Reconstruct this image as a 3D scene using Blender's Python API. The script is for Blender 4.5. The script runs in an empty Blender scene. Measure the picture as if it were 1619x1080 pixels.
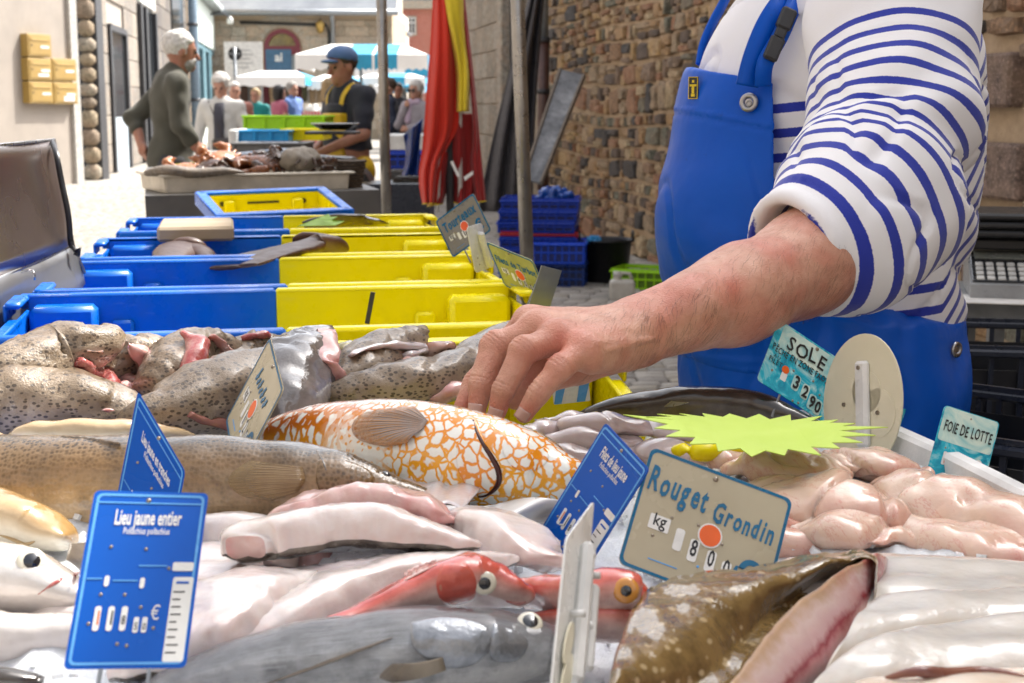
import bpy, bmesh, math, random
import numpy as np
from mathutils import Vector, Matrix, noise as mnoise

SC = bpy.context.scene
# ------------------------------------------------------------------ camera, sky, sun, exposure
CAMP = Vector((0, 0, 1.3)); FPX = 2266.0; PITCH = math.radians(9.27)
cam_data = bpy.data.cameras.new('camera'); cam = bpy.data.objects.new('camera', cam_data)
SC.collection.objects.link(cam); SC.camera = cam
cam.location = CAMP; cam.rotation_euler = (math.pi/2 - PITCH, 0, 0)
cam_data.sensor_width = 36.0; cam_data.lens = 36.0*FPX/1619.0
cam_data.clip_start = 0.02; cam_data.clip_end = 600
cam_data.dof.use_dof = True; cam_data.dof.focus_distance = 1.55; cam_data.dof.aperture_fstop = 14.0

SUN_ELEV, SUN_AZ = math.radians(52), math.radians(52)      # azimuth measured from +Y (ahead) clockwise towards +X (right)
world = bpy.data.worlds.new('World'); SC.world = world; world.use_nodes = True
wn = world.node_tree; wn.nodes.clear()
w_out = wn.nodes.new('ShaderNodeOutputWorld'); w_bg = wn.nodes.new('ShaderNodeBackground')
w_sky = wn.nodes.new('ShaderNodeTexSky'); w_sky.sky_type = 'NISHITA'; w_sky.sun_disc = False
w_sky.sun_elevation = SUN_ELEV; w_sky.sun_rotation = SUN_AZ
w_sky.air_density = 0.7; w_sky.dust_density = 4.0; w_sky.ozone_density = 0.6
w_hsv = wn.nodes.new('ShaderNodeHueSaturation'); w_hsv.inputs['Saturation'].default_value = 0.28   # thin bright cloud
wn.links.new(w_sky.outputs[0], w_hsv.inputs['Color']); wn.links.new(w_hsv.outputs[0], w_bg.inputs[0])
w_bg.inputs[1].default_value = 0.15
wn.links.new(w_bg.outputs[0], w_out.inputs[0])
sun_d = bpy.data.lights.new('sun', 'SUN'); sun = bpy.data.objects.new('sun', sun_d); SC.collection.objects.link(sun)
sun_d.energy = 2.6; sun_d.angle = math.radians(0.6); sun_d.color = (1.0, 0.94, 0.85)
_sd = Vector((math.sin(SUN_AZ)*math.cos(SUN_ELEV), math.cos(SUN_AZ)*math.cos(SUN_ELEV), math.sin(SUN_ELEV)))
sun.rotation_euler = _sd.to_track_quat('Z', 'Y').to_euler()
SC.view_settings.view_transform = 'Standard'; SC.view_settings.look = 'None'
SC.view_settings.exposure = 1.72; SC.view_settings.gamma = 1.0; SC.view_settings.use_curve_mapping = False
SC.cycles.use_denoising = True; SC.cycles.max_bounces = 6; SC.cycles.use_adaptive_sampling = True

R = random.Random(7)
COL = SC.collection
V = Vector
# ------------------------------------------------------------------ where a line of sight meets the place
_cp, _sp = math.cos(PITCH), math.sin(PITCH)
def ray(u, v):
    x = (u-809.5)/FPX; y = (540-v)/FPX
    return V((x, _cp + y*_sp, -_sp + y*_cp))
def P(u, v, Y):                      # point at forward distance Y
    d = ray(u, v); return CAMP + d*(Y/d.y)
def G(u, v, z=0.0):                  # point at height z
    d = ray(u, v); return CAMP + d*((z-CAMP.z)/d.z)
def pxm(Y): return Y/FPX             # metres per photo pixel at distance Y

# ------------------------------------------------------------------ object bookkeeping
WM = {}
def thing(name, label, cat, loc=(0, 0, 0), rz=0.0, group=None):
    o = bpy.data.objects.new(name, None); COL.objects.link(o); o.empty_display_size = .05
    o.location = loc; o.rotation_euler = (0, 0, rz); o['label'] = label; o['category'] = cat
    if group: o['group'] = group
    WM[o.name] = Matrix.Translation(V(loc)) @ Matrix.Rotation(rz, 4, 'Z')
    return o
def tag(o, label, cat, group=None):
    o['label'] = label; o['category'] = cat
    if group: o['group'] = group
    return o
def new_mesh(name, verts, faces, smooth=False):
    me = bpy.data.meshes.new(name)
    me.from_pydata([tuple(v) for v in verts], [], faces)
    if smooth: me.polygons.foreach_set('use_smooth', [True]*len(me.polygons))
    me.update(); return me
def link(name, me, mat, parent=None, world=True, base=False):
    """link a mesh; world=True: verts are world coordinates; base=True moves a top-level mesh's origin to its base"""
    mats = mat if isinstance(mat, (list, tuple)) else [mat]
    if len(me.materials) == 0:
        for m in mats: me.materials.append(m)
    o = bpy.data.objects.new(name, me); COL.objects.link(o)
    if parent is not None:
        o.parent = parent; PM = WM[parent.name]
        if world: me.transform(PM.inverted())
        WM[o.name] = PM
    elif world:
        n = len(me.vertices); co = np.empty(n*3, np.float32); me.vertices.foreach_get('co', co); co = co.reshape(-1, 3)
        lo, hi = co.min(0), co.max(0); c = V(((lo[0]+hi[0])/2, (lo[1]+hi[1])/2, lo[2])); c = V([float(x) for x in c])
        me.transform(Matrix.Translation(-c)); o.location = c
        WM[o.name] = Matrix.Translation(c)
    else: WM[o.name] = Matrix.Identity(4)
    return o
def struct(o, kind='structure'): o['kind'] = kind; return o
def dup(root, loc, rz, label=None, group=None):
    r = root.copy(); COL.objects.link(r); r.location = loc; r.rotation_euler = (0, 0, rz)
    if label: r['label'] = label
    if group: r['group'] = group
    def rec(src, dst):
        for ch in list(src.children):
            c = ch.copy(); COL.objects.link(c); c.parent = dst; rec(ch, c)
    rec(root, r); return r

# ------------------------------------------------------------------ mesh helpers
class MB:
    """collects simple solids into one mesh"""
    def __init__(s): s.v = []; s.f = []; s.m = []
    def add(s, verts, faces, mi=0):
        b = len(s.v); s.v += [V(v) for v in verts]; s.f += [[i+b for i in f] for f in faces]; s.m += [mi]*len(faces)
    def box(s, c, size, rot=None, bev=0.0, mi=0):
        c = V(c); h = V(size)/2; rot = rot or Matrix.Identity(3)
        if bev <= 0:
            vs = [V((x*h.x, y*h.y, z*h.z)) for x in (-1, 1) for y in (-1, 1) for z in (-1, 1)]
            fs = [(0, 1, 3, 2), (4, 6, 7, 5), (0, 4, 5, 1), (2, 3, 7, 6), (0, 2, 6, 4), (1, 5, 7, 3)]
        else:
            b = min(bev, min(h)*.9); vs = []; idx = {}
            for sx in (-1, 1):
                for sy in (-1, 1):
                    for sz in (-1, 1):
                        for k in range(3):
                            p = [sx*(h.x-b), sy*(h.y-b), sz*(h.z-b)]
                            p[k] = (sx, sy, sz)[k]*h[k]
                            idx[(sx, sy, sz, k)] = len(vs); vs.append(V(p))
            fs = []
            def quad(q):
                a, b_, c_, d = [vs[i] for i in q]; n = (b_-a).cross(c_-a); m = (a+b_+c_+d)/4
                fs.append(q if n.dot(m) > 0 else q[::-1])
            for k in range(3):
                o1, o2 = [(1, 2), (0, 2), (0, 1)][k]
                for sk in (-1, 1):
                    q = []
                    for a, bb in ((-1, -1), (1, -1), (1, 1), (-1, 1)):
                        t = [0, 0, 0]; t[k] = sk; t[o1] = a; t[o2] = bb; q.append(idx[(*t, k)])
                    quad(q)
            for k in range(3):
                o1, o2 = [(1, 2), (0, 2), (0, 1)][k]
                for a in (-1, 1):
                    for bb in (-1, 1):
                        q = []
                        for sk, fk in ((-1, o1), (1, o1), (1, o2), (-1, o2)):
                            t = [0, 0, 0]; t[k] = sk; t[o1] = a; t[o2] = bb; q.append(idx[(*t, fk)])
                        quad(q)
            for sx in (-1, 1):
                for sy in (-1, 1):
                    for sz in (-1, 1):
                        q = [idx[(sx, sy, sz, k)] for k in range(3)]
                        n = (vs[q[1]]-vs[q[0]]).cross(vs[q[2]]-vs[q[0]])
                        fs.append(q if n.dot(V((sx, sy, sz))) > 0 else q[::-1])
        s.add([c + rot @ v for v in vs], fs, mi)
    def bar(s, a, b, w, h=None, up=V((0, 0, 1)), bev=0.0, mi=0):
        a = V(a); b = V(b); d = b-a; L = d.length; d.normalize()
        sd = d.cross(up); sd = sd.normalized() if sd.length > 1e-5 else V((1, 0, 0)); u = sd.cross(d)
        rot = Matrix((sd, d, u)).transposed()
        s.box((a+b)/2, (w, L, h or w), rot, bev, mi)
    def tube(s, pts, r, n=10, mi=0, caps=True):
        pts = [V(p) for p in pts]; N = len(pts); rs = r if isinstance(r, (list, tuple)) else [r]*N
        rings = []; ref = None
        for i, p in enumerate(pts):
            t = (pts[min(i+1, N-1)]-pts[max(i-1, 0)]).normalized()
            if ref is None: ref = t.orthogonal().normalized()
            ref = (ref - t*ref.dot(t)).normalized(); b = t.cross(ref)
            rings.append([p + (ref*math.cos(2*math.pi*k/n)+b*math.sin(2*math.pi*k/n))*rs[i] for k in range(n)])
        vs = [v for r_ in rings for v in r_]; fs = []
        for i in range(N-1):
            for k in range(n):
                k2 = (k+1) % n; fs.append([i*n+k, i*n+k2, (i+1)*n+k2, (i+1)*n+k])
        if caps: fs.append(list(range(n))[::-1]); fs.append([(N-1)*n+k for k in range(n)])
        s.add(vs, fs, mi)
    def lathe(s, prof, c, n=24, axis=V((0, 0, 1)), mi=0, cap=False):
        c = V(c); q = V((0, 0, 1)).rotation_difference(V(axis)); vs = []; fs = []
        for r, z in prof:
            for k in range(n): vs.append(c + q @ V((r*math.cos(2*math.pi*k/n), r*math.sin(2*math.pi*k/n), z)))
        for i in range(len(prof)-1):
            for k in range(n):
                k2 = (k+1) % n; fs.append([i*n+k, i*n+k2, (i+1)*n+k2, (i+1)*n+k])
        if cap: fs.append(list(range(n))[::-1]); fs.append([(len(prof)-1)*n+k for k in range(n)])
        s.add(vs, fs, mi)
    def prism(s, poly, ez, mi=0):
        """poly: list of 3D points, extruded by vector ez"""
        n = len(poly); poly = [V(p) for p in poly]; ez = V(ez)
        nn = V((0, 0, 0))
        for i in range(n): nn += poly[i].cross(poly[(i+1) % n])
        fl = nn.dot(ez) > 0
        vs = poly + [p+ez for p in poly]
        a = list(range(n)); b = [i+n for i in a]
        fs = [a[::-1], b] if fl else [a, b[::-1]]
        for i in range(n):
            j = (i+1) % n; q = [i, j, j+n, i+n]; fs.append(q if fl else q[::-1])
        s.add(vs, fs, mi)
    def mesh(s, name, smooth=False):
        me = new_mesh(name, s.v, s.f, smooth)
        if any(s.m): me.polygons.foreach_set('material_index', s.m)
        return me
    def build(s, name, mat, parent=None, smooth=False, world=True):
        return link(name, s.mesh(name, smooth), mat, parent, world)
def smooth_angle(o, deg=35):
    me = o.data; me.polygons.foreach_set('use_smooth', [True]*len(me.polygons))
    try: me.set_sharp_from_angle(angle=math.radians(deg))
    except Exception: pass
    return o

# signed distance shapes (numpy)
def A3(p): return np.array([p[0], p[1], p[2]], np.float32)
def cap(X, a, b, ra, rb):
    a = A3(a); b = A3(b); ba = b-a; L = float(ba@ba)+1e-12
    t = np.clip(((X-a)@ba)/L, 0, 1)
    return np.linalg.norm(X-a-t[:, None]*ba, axis=1) - (ra+(rb-ra)*t)
def ell(X, c, r, M=None):
    q = X-A3(c)
    if M is not None: q = q @ np.array(M, np.float32)     # columns of M = axes
    r = A3(r); k0 = np.linalg.norm(q/r, axis=1); k1 = np.linalg.norm(q/(r*r), axis=1)+1e-9
    return k0*(k0-1)/k1
def smin(a, b, k):
    h = np.clip(.5+.5*(b-a)/k, 0, 1); return b+(a-b)*h - k*h*(1-h)
def smax(a, b, k): return -smin(-a, -b, k)
def chain(X, pts, rs, k=0.01):
    d = None
    for i in range(len(pts)-1):
        e = cap(X, pts[i], pts[i+1], rs[i], rs[i+1]); d = e if d is None else smin(d, e, k)
    return d
def surf(name, f, lo, hi, h, disp=None, smooth=True):
    """surface-nets mesh of the zero level of f"""
    lo = np.array(lo, np.float32); hi = np.array(hi, np.float32); B = 6
    nb = np.ceil((hi-lo)/(h*B)).astype(int)+1; n = nb*B
    c = [lo[k] + (np.arange(nb[k])*B + (B-1)/2)*h for k in range(3)]
    Cx = np.stack(np.meshgrid(*c, indexing='ij'), -1).reshape(-1, 3).astype(np.float32)
    dc = f(Cx).reshape(nb)
    act = np.abs(dc) < B*h*1.05 + 1.5*h
    D = np.repeat(np.repeat(np.repeat(np.where(dc < 0, -1.0, 1.0).astype(np.float32), B, 0), B, 1), B, 2)
    am = np.repeat(np.repeat(np.repeat(act, B, 0), B, 1), B, 2)
    idx = np.argwhere(am)
    D[am] = f((lo + idx*h).astype(np.float32))
    S = D < 0; s = [S[i:n[0]-1+i, j:n[1]-1+j, k:n[2]-1+k] for i in (0, 1) for j in (0, 1) for k in (0, 1)]
    cnt = sum(x.astype(np.int8) for x in s); cell = (cnt > 0) & (cnt < 8)
    ci = np.argwhere(cell); vid = -np.ones(cell.shape, np.int64); vid[cell] = np.arange(len(ci))
    acc = np.zeros((len(ci), 3), np.float64); w = np.zeros(len(ci))
    corners = [(i, j, k) for i in (0, 1) for j in (0, 1) for k in (0, 1)]
    for a in range(8):
        for b in range(a+1, 8):
            da, db = np.array(corners[a]), np.array(corners[b])
            if abs(da-db).sum() != 1: continue
            va = D[tuple((ci+da).T)]; vb = D[tuple((ci+db).T)]
            m = (va < 0) != (vb < 0); t = np.where(m, va/(va-vb+1e-12), 0)
            acc += m[:, None]*(da + t[:, None]*(db-da)); w += m
    verts = lo + (ci + acc/w[:, None])*h
    faces = []
    for ax in range(3):
        o1, o2 = [(1, 2), (2, 0), (0, 1)][ax]
        sl0 = [slice(None)]*3; sl1 = [slice(None)]*3; sl0[ax] = slice(0, -1); sl1[ax] = slice(1, None)
        a, b = S[tuple(sl0)], S[tuple(sl1)]
        e = np.argwhere(a != b); e = e[(e[:, o1] > 0) & (e[:, o2] > 0) & (e[:, o1] < n[o1]-1) & (e[:, o2] < n[o2]-1)]
        if not len(e): continue
        ins = a[tuple(e.T)]
        d1 = np.zeros(3, int); d1[o1] = 1; d2 = np.zeros(3, int); d2[o2] = 1
        q = np.stack([vid[tuple((e-d1-d2).T)], vid[tuple((e-d2).T)], vid[tuple(e.T)], vid[tuple((e-d1).T)]], 1)
        q[~ins] = q[~ins][:, ::-1]; faces.append(q[(q >= 0).all(1)])
    F = np.concatenate(faces)
    me = bpy.data.meshes.new(name)
    me.vertices.add(len(verts)); me.vertices.foreach_set('co', verts.astype(np.float32).ravel())
    me.loops.add(len(F)*4); me.polygons.add(len(F))
    me.loops.foreach_set('vertex_index', F.ravel().astype(np.int32))
    me.polygons.foreach_set('loop_start', (np.arange(len(F))*4).astype(np.int32))
    me.polygons.foreach_set('loop_total', np.full(len(F), 4, np.int32))
    me.update(calc_edges=True); me.validate()
    if smooth: me.polygons.foreach_set('use_smooth', [True]*len(me.polygons))
    if disp: displace(me, disp)
    return me
def coords(me):
    co = np.empty(len(me.vertices)*3, np.float32); me.vertices.foreach_get('co', co); return co.reshape(-1, 3)
def displace(me, fn):
    """fn(co, nor)->offset along normal"""
    co = coords(me); nr = np.empty(len(me.vertices)*3, np.float32); me.vertex_normals.foreach_get('vector', nr); nr = nr.reshape(-1, 3)
    co = co + nr*fn(co, nr)[:, None]; me.vertices.foreach_set('co', co.astype(np.float32).ravel()); me.update()
def nz(co, scale, seed=0):
    o = V((seed*7.3, seed*3.1, seed*5.7))
    return np.array([mnoise.noise(V((float(a), float(b), float(c)))*scale+o) for a, b, c in co], np.float32)
def ridge(co, sc, seed, w=.12): return np.clip(1-np.abs(nz(co, sc, seed))/w, 0, 1)
def attr(me, name, vals):
    a = me.attributes.new(name, 'FLOAT', 'POINT'); a.data.foreach_set('value', np.asarray(vals, np.float32))

def catmull(pts, n):
    """pts: list of tuples -> n samples per whole curve"""
    P_ = np.array(pts, float); m = len(P_); out = []
    for i in range(n):
        t = i/(n-1)*(m-1); k = min(int(t), m-2); f = t-k
        p0, p1, p2, p3 = P_[max(k-1, 0)], P_[k], P_[k+1], P_[min(k+2, m-1)]
        out.append(.5*((2*p1)+(-p0+p2)*f+(2*p0-5*p1+4*p2-p3)*f*f+(-p0+3*p1-3*p2+p3)*f**3))
    return np.array(out)
def sweep(name, ctrl, mat, rings=48, seg=24, up=(0, 0, 1), pw=1.0, flat=1.0, parent=None, disp=None, capmat=None, link_it=True):
    """ctrl rows: (x,y,z, half height, half width). The height axis follows `up`. flat<1 flattens the underside."""
    C_ = catmull(ctrl, rings); up = V(up).normalized(); vs = []; uv = []; L = 0
    for i in range(rings):
        p = V(C_[i][:3]); t = V(C_[min(i+1, rings-1)][:3]) - V(C_[max(i-1, 0)][:3]); t.normalize()
        if i: L += (p-V(C_[i-1][:3])).length
        sd = t.cross(up).normalized(); u = sd.cross(t).normalized(); ra, rb = max(C_[i][3], 4e-4), max(C_[i][4], 4e-4)
        for k in range(seg):
            a = 2*math.pi*k/seg; c, s_ = math.cos(a), math.sin(a)
            cc = math.copysign(abs(c)**pw, c); ss = math.copysign(abs(s_)**pw, s_)
            vs.append(p + sd*rb*cc + u*ra*ss*(1 if ss > 0 else flat)); uv.append((L, ss*.5+.5))
    fs = []
    for i in range(rings-1):
        for k in range(seg):
            k2 = (k+1) % seg; fs.append([i*seg+k, (i+1)*seg+k, (i+1)*seg+k2, i*seg+k2])
    nb = len(fs)
    fs.append(list(range(seg))); fs.append([(rings-1)*seg+k for k in range(seg)][::-1])
    me = new_mesh(name, vs, fs, True)
    ul = me.uv_layers.new(name='uv'); 
    dat = np.array([uv[l.vertex_index] for l in me.loops], np.float32); ul.data.foreach_set('uv', dat.ravel())
    if disp: displace(me, disp)
    if capmat is not None:
        mats = [mat, capmat]; me.polygons[nb].material_index = 1; me.polygons[nb+1].material_index = 1
    else: mats = mat
    if not link_it: return me, mats
    return link(name, me, mats, parent)
def fold(poly_bottom, poly_top, nu=24, nv=8): pass

def sheet(name, fn, nu, nv, mat, parent=None, thick=0.0015, world=True, smooth=True, uvs=True):
    """fn(s,t)->Vector; a thin sheet with real thickness"""
    g = [[V(fn(i/nu, j/nv)) for j in range(nv+1)] for i in range(nu+1)]
    vs = []; 
    def nrm(i, j):
        a = g[min(i+1, nu)][j]-g[max(i-1, 0)][j]; b = g[i][min(j+1, nv)]-g[i][max(j-1, 0)]
        c = a.cross(b); return c.normalized() if c.length > 1e-12 else V((0, 0, 1))
    top = []; bot = []
    for i in range(nu+1):
        for j in range(nv+1):
            n = nrm(i, j); top.append(g[i][j]+n*thick/2); bot.append(g[i][j]-n*thick/2)
    N = len(top); vs = top+bot; w = nv+1; fs = []
    for i in range(nu):
        for j in range(nv):
            q = [i*w+j, (i+1)*w+j, (i+1)*w+j+1, i*w+j+1]; fs.append(q); fs.append([x+N for x in q[::-1]])
    for i in range(nu):
        for j in (0, nv):
            q = [i*w+j, (i+1)*w+j, (i+1)*w+j+N, i*w+j+N]; fs.append(q if j == nv else q[::-1])
    for j in range(nv):
        for i in (0, nu):
            q = [i*w+j, i*w+j+1, i*w+j+1+N, i*w+j+N]; fs.append(q if i == 0 else q[::-1])
    me = new_mesh(name, vs, fs, smooth)
    if uvs:
        ul = me.uv_layers.new(name='uv')
        st = [((k % N)//w/nu, (k % N) % w/nv) for k in range(2*N)]
        ul.data.foreach_set('uv', np.array([st[l.vertex_index] for l in me.loops], np.float32).ravel())
    return link(name, me, mat, parent, world)

_fc = {}
def glyphs(txt, size, bold=0.0, shear=0.0, extr=0.0):
    """flat mesh verts/faces of a string, baseline at origin"""
    key = (txt, bold, shear)
    if key not in _fc:
        cu = bpy.data.curves.new('t', 'FONT'); cu.body = txt; cu.size = 1.0; cu.resolution_u = 2; cu.offset = bold; cu.shear = shear
        ob = bpy.data.objects.new('t', cu); COL.objects.link(ob)
        dg = bpy.context.evaluated_depsgraph_get(); me = bpy.data.meshes.new_from_object(ob.evaluated_get(dg))
        _fc[key] = ([v.co.copy() for v in me.vertices], [list(p.vertices) for p in me.polygons])
        bpy.data.objects.remove(ob); bpy.data.curves.remove(cu); bpy.data.meshes.remove(me)
    vs, fs = _fc[key]
    return [v*size for v in vs], fs
def text_w(vs): return (max(v.x for v in vs) if vs else 0)

# ------------------------------------------------------------------ materials
MATS = {}
def srgb(r, g, b):
    f = lambda c: (c/255/12.92) if c/255 <= .04045 else ((c/255+.055)/1.055)**2.4
    return (f(r), f(g), f(b), 1)
class NB:
    def __init__(s, name):
        s.m = bpy.data.materials.new(name); s.m.use_nodes = True; s.t = s.m.node_tree; s.t.nodes.clear()
        s.out = s.t.nodes.new('ShaderNodeOutputMaterial'); s.b = s.t.nodes.new('ShaderNodeBsdfPrincipled')
        s.t.links.new(s.b.outputs[0], s.out.inputs[0])
    def n(s, ty, **kw):
        nd = s.t.nodes.new('ShaderNode'+ty)
        for k, v in kw.items():
            if k.startswith('_'): setattr(nd, k[1:], v)
            else: s.set(nd, k, v)
        return nd
    def set(s, nd, k, v):
        inp = nd.inputs[int(k[1:])] if (k[0] == 'i' and k[1:].isdigit()) else nd.inputs[k.replace('_', ' ')]
        if isinstance(v, bpy.types.NodeSocket): s.t.links.new(v, inp)
        else: inp.default_value = v
    def P(s, **kw):
        for k, v in kw.items(): s.set(s.b, k, v)
    def obj(s): return s.n('TexCoord').outputs['Object']
    def uv(s): return s.n('UVMap', _uv_map='uv').outputs[0]
    def noise(s, sc, detail=3, rough=.55, vec=None, dist=0.0): return s.n('TexNoise', Scale=sc, Detail=detail, Roughness=rough, Distortion=dist, Vector=vec or s.obj()).outputs['Fac']
    def ramp(s, fac, stops, interp='LINEAR'):
        r = s.n('ValToRGB', Fac=fac); e = r.color_ramp.elements; r.color_ramp.interpolation = interp
        while len(e) < len(stops): e.new(.5)
        for i, (p, c) in enumerate(stops):
            e[i].position = p; e[i].color = c if isinstance(c, (tuple, list)) else (c, c, c, 1)
        return r.outputs[0]
    def mix(s, fac, a, b, mode='MIX'):
        m = s.n('Mix', _data_type='RGBA', _blend_type=mode); s.set(m, 'i0', fac); s.set(m, 'i6', a); s.set(m, 'i7', b); return m.outputs[2]
    def math(s, op, a, b=0.0, c=None):
        m = s.n('Math', _operation=op); s.set(m, 'i0', a); s.set(m, 'i1', b)
        if c is not None: s.set(m, 'i2', c)
        return m.outputs[0]
    def bump(s, h, strength=.3, dist=.002):
        nd = s.n('Bump', Height=h, Strength=strength, Distance=dist)
        prev = s.b.inputs['Normal']
        if prev.is_linked: s.t.links.new(prev.links[0].from_socket, nd.inputs['Normal'])
        s.t.links.new(nd.outputs[0], prev)
def basic(name, col, col2=None, rough=.5, scale=15, bump=.15, bscale=80, bdist=.002, metal=0, coat=0, sss=0, spec=.5, stain=None, rvar=.1, trans=0, alpha=1):
    if name in MATS: return MATS[name]
    k = NB(name); col = col if len(col) == 4 else (*col, 1)
    c2 = col2 or tuple(c*.72 for c in col[:3])+(1,); c2 = c2 if len(c2) == 4 else (*c2, 1)
    n1 = k.noise(scale, 4); c = k.mix(k.ramp(n1, [(.35, 0.0), (.68, 1.0)]), col, c2)
    if stain: c = k.mix(k.ramp(k.noise(scale*.35, 5, .7), [(.5, 0.0), (.72, .8)]), c, stain if len(stain) == 4 else (*stain, 1))
    k.P(Base_Color=c, Metallic=metal, Coat_Weight=coat, Coat_Roughness=.08, Specular_IOR_Level=spec, Transmission_Weight=trans, Alpha=alpha)
    k.P(Roughness=k.ramp(k.noise(scale*2.3, 3), [(.3, max(rough-rvar, .02)), (.7, min(rough+rvar, 1))]))
    if sss: k.P(Subsurface_Weight=sss, Subsurface_Radius=(.012, .006, .004), Subsurface_Scale=1.0)
    if bump: k.bump(k.noise(bscale, 4), bump, bdist)
    MATS[name] = k.m; return k.m
# ================================================================== the street
SD = V((-.141, .99, 0)).normalized()            # direction of the lane
m_steel = basic('brushed_steel', (.42, .42, .43), (.30, .30, .31), rough=.28, metal=1, scale=6, bump=.1, bscale=30)
m_darkm = basic('dark_metal', (.035, .035, .04), rough=.45, bump=.05)
m_black = basic('black_plastic', (.02, .02, .022), rough=.4)
m_glass = basic('window_glass', (.03, .035, .04), rough=.06, bump=.02, spec=.8)
m_white_p = basic('white_plastic', (.72, .72, .70), rough=.3, bump=.05)
m_white_r = basic('white_render', (.70, .66, .60), (.62, .58, .52), rough=.9, bump=.3, stain=(.45, .42, .38))

# ground
k = NB('setts_bed'); c = k.mix(k.noise(3, 5), (.30, .28, .25, 1), (.20, .185, .165, 1)); k.P(Base_Color=c, Roughness=.95); k.bump(k.noise(60), .5, .004); m_bed = k.m
mb = MB(); mb.add([(-60, -8, -.012), (60, -8, -.012), (60, 140, -.012), (-60, 140, -.012)], [(0, 1, 2, 3)])
struct(mb.build('ground', m_bed))
def sett_mat(i, c):
    k = NB('sett_stone_%s' % 'abcd'[i]); cc = k.mix(k.ramp(k.noise(9, 5, .7), [(.3, 0.), (.7, 1.)]), (*c, 1), tuple(x*.66 for x in c)+(1,))
    k.P(Base_Color=cc, Roughness=.75); k.bump(k.noise(70, 4), .5, .003); return k.m
m_setts = [sett_mat(i, c) for i, c in enumerate([(.36, .335, .30), (.42, .39, .35), (.30, .28, .255), (.38, .345, .29)])]
pave = MB(); pave.add([(-16, 2.2, -.03), (6, 2.2, -.03), (6, 60, -.03), (-16, 60, -.03)], [(0, 1, 2, 3)])
pave_o = struct(pave.build('pavement', m_bed, world=True))
pb = V(WM[pave_o.name].translation)
sett_meshes = []
for i in range(8):
    b = MB(); r = random.Random(i); w, l, hh = .136+.01*r.random(), .086+.008*r.random(), .05
    x, y = w/2, l/2; t = .007
    o8 = [(-x, -y+t), (-x+t, -y), (x-t, -y), (x, -y+t), (x, y-t), (x-t, y), (-x+t, y), (-x, y-t)]
    o8 = [(a+r.uniform(-.003, .003), c_+r.uniform(-.003, .003)) for a, c_ in o8]
    vs = [(a, c_, -.03) for a, c_ in o8]+[(a, c_, .006) for a, c_ in o8]+[(a*.9, c_*.86, .013+r.uniform(-.002, .002)) for a, c_ in o8]+[(0, 0, .015)]
    fs = []
    for lv in (0, 8):
        for q in range(8): fs.append([lv+q, lv+(q+1) % 8, lv+8+(q+1) % 8, lv+8+q])
    for q in range(8): fs.append([16+q, 16+(q+1) % 8, 24])
    b.add(vs, fs); me = b.mesh('sett', True); me.materials.append(m_setts[i % 4]); sett_meshes.append(me)
rs = random.Random(3); setts = []
ang = math.radians(4)
ca, sa = math.cos(ang), math.sin(ang)
for j in range(0, 250):
    yy = 4.6 + j*.096; off = rs.random()*.15
    nx = 75
    for i in range(-nx, nx//2):
        xx = i*.148+off; X = xx*ca - (yy-4.6)*sa*0 ; Y = yy + xx*.05
        if X > 3.39-.18*Y-.05 or abs(X) > .42*Y+.3: continue
        setts.append((X+rs.uniform(-.004, .004), Y, rs.uniform(-.004, .003), rs.uniform(-.04, .04)+.05, rs.randrange(8)))
def seen_floor(X, Y):
    d = V((X, Y, 0))-CAMP; zc = d.y*_cp - d.z*_sp; u = 809.5+d.x/zc*FPX; v = 540-(d.y*_sp+d.z*_cp)/zc*FPX
    return u, v
near = []; rest = []
for s_ in setts:
    u, v = seen_floor(s_[0], s_[1])
    if (900 < u < 1115 and 440 < v < 645): near.append((s_[1], s_))
    else: rest.append(s_)
near.sort(key=lambda a: a[0]); rest += [n_[1] for n_ in near[290:]]; near = [n_[1] for n_ in near[:290]]
for (X, Y, z, a, mi) in near:
    o = bpy.data.objects.new('sett', sett_meshes[mi]); COL.objects.link(o); o.parent = pave_o
    o.location = V((X, Y, z)) - pb; o.rotation_euler = (0, 0, a)
b = MB()
bv = [[tuple(v.co) for v in m.vertices] for m in sett_meshes]; bf = [[list(p.vertices) for p in m.polygons] for m in sett_meshes]
Vs = []; Fs = []; Ms = []; base = 0
for (X, Y, z, a, mi) in rest:
    c_, s__ = math.cos(a), math.sin(a)
    src = bv[mi][8:]                           # the buried skirt is not needed
    Vs += [(X+x*c_-y*s__, Y+x*s__+y*c_, z+zz) for x, y, zz in src]
    for f in bf[mi]:
        if min(f) >= 8: Fs.append([q-8+base for q in f]); Ms.append(mi % 4)
    base += len(src)
me = new_mesh('setts', Vs, Fs, True); me.polygons.foreach_set('material_index', Ms)
for m in m_setts: me.materials.append(m)
struct(link('distant_setts', me, m_setts, pave_o), 'stuff')

# ---- stone walls built stone by stone
def stone_mat(name, c, bs=45):
    k = NB(name); n = k.noise(16, 6, .75); cc = k.mix(k.ramp(n, [(.36, 0.), (.62, 1.)]), (*c, 1), tuple(x*.33 for x in c)+(1,)); cc = k.mix(k.ramp(k.noise(6, 4, .6), [(.45, 0.), (.65, .6)]), cc, (c[0]*.9, c[0]*.62, c[0]*.42, 1))
    cc = k.mix(k.ramp(k.noise(70, 3, .6), [(.52, 0.), (.72, .7)]), cc, tuple(min(x*1.9, .6) for x in c)+(1,))
    k.P(Base_Color=cc, Roughness=.85); k.bump(k.noise(bs, 6, .7), .9, .012); return k.m
SC_ = [(.42, .25, .12), (.30, .18, .10), (.48, .30, .14), (.14, .105, .085), (.40, .29, .19), (.26, .185, .13), (.085, .08, .08), (.36, .18, .10), (.20, .20, .15), (.52, .38, .22)]
m_rub = [stone_mat('rubble_stone_%s' % 'abcdefghij'[i], c) for i, c in enumerate(SC_)]
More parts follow.
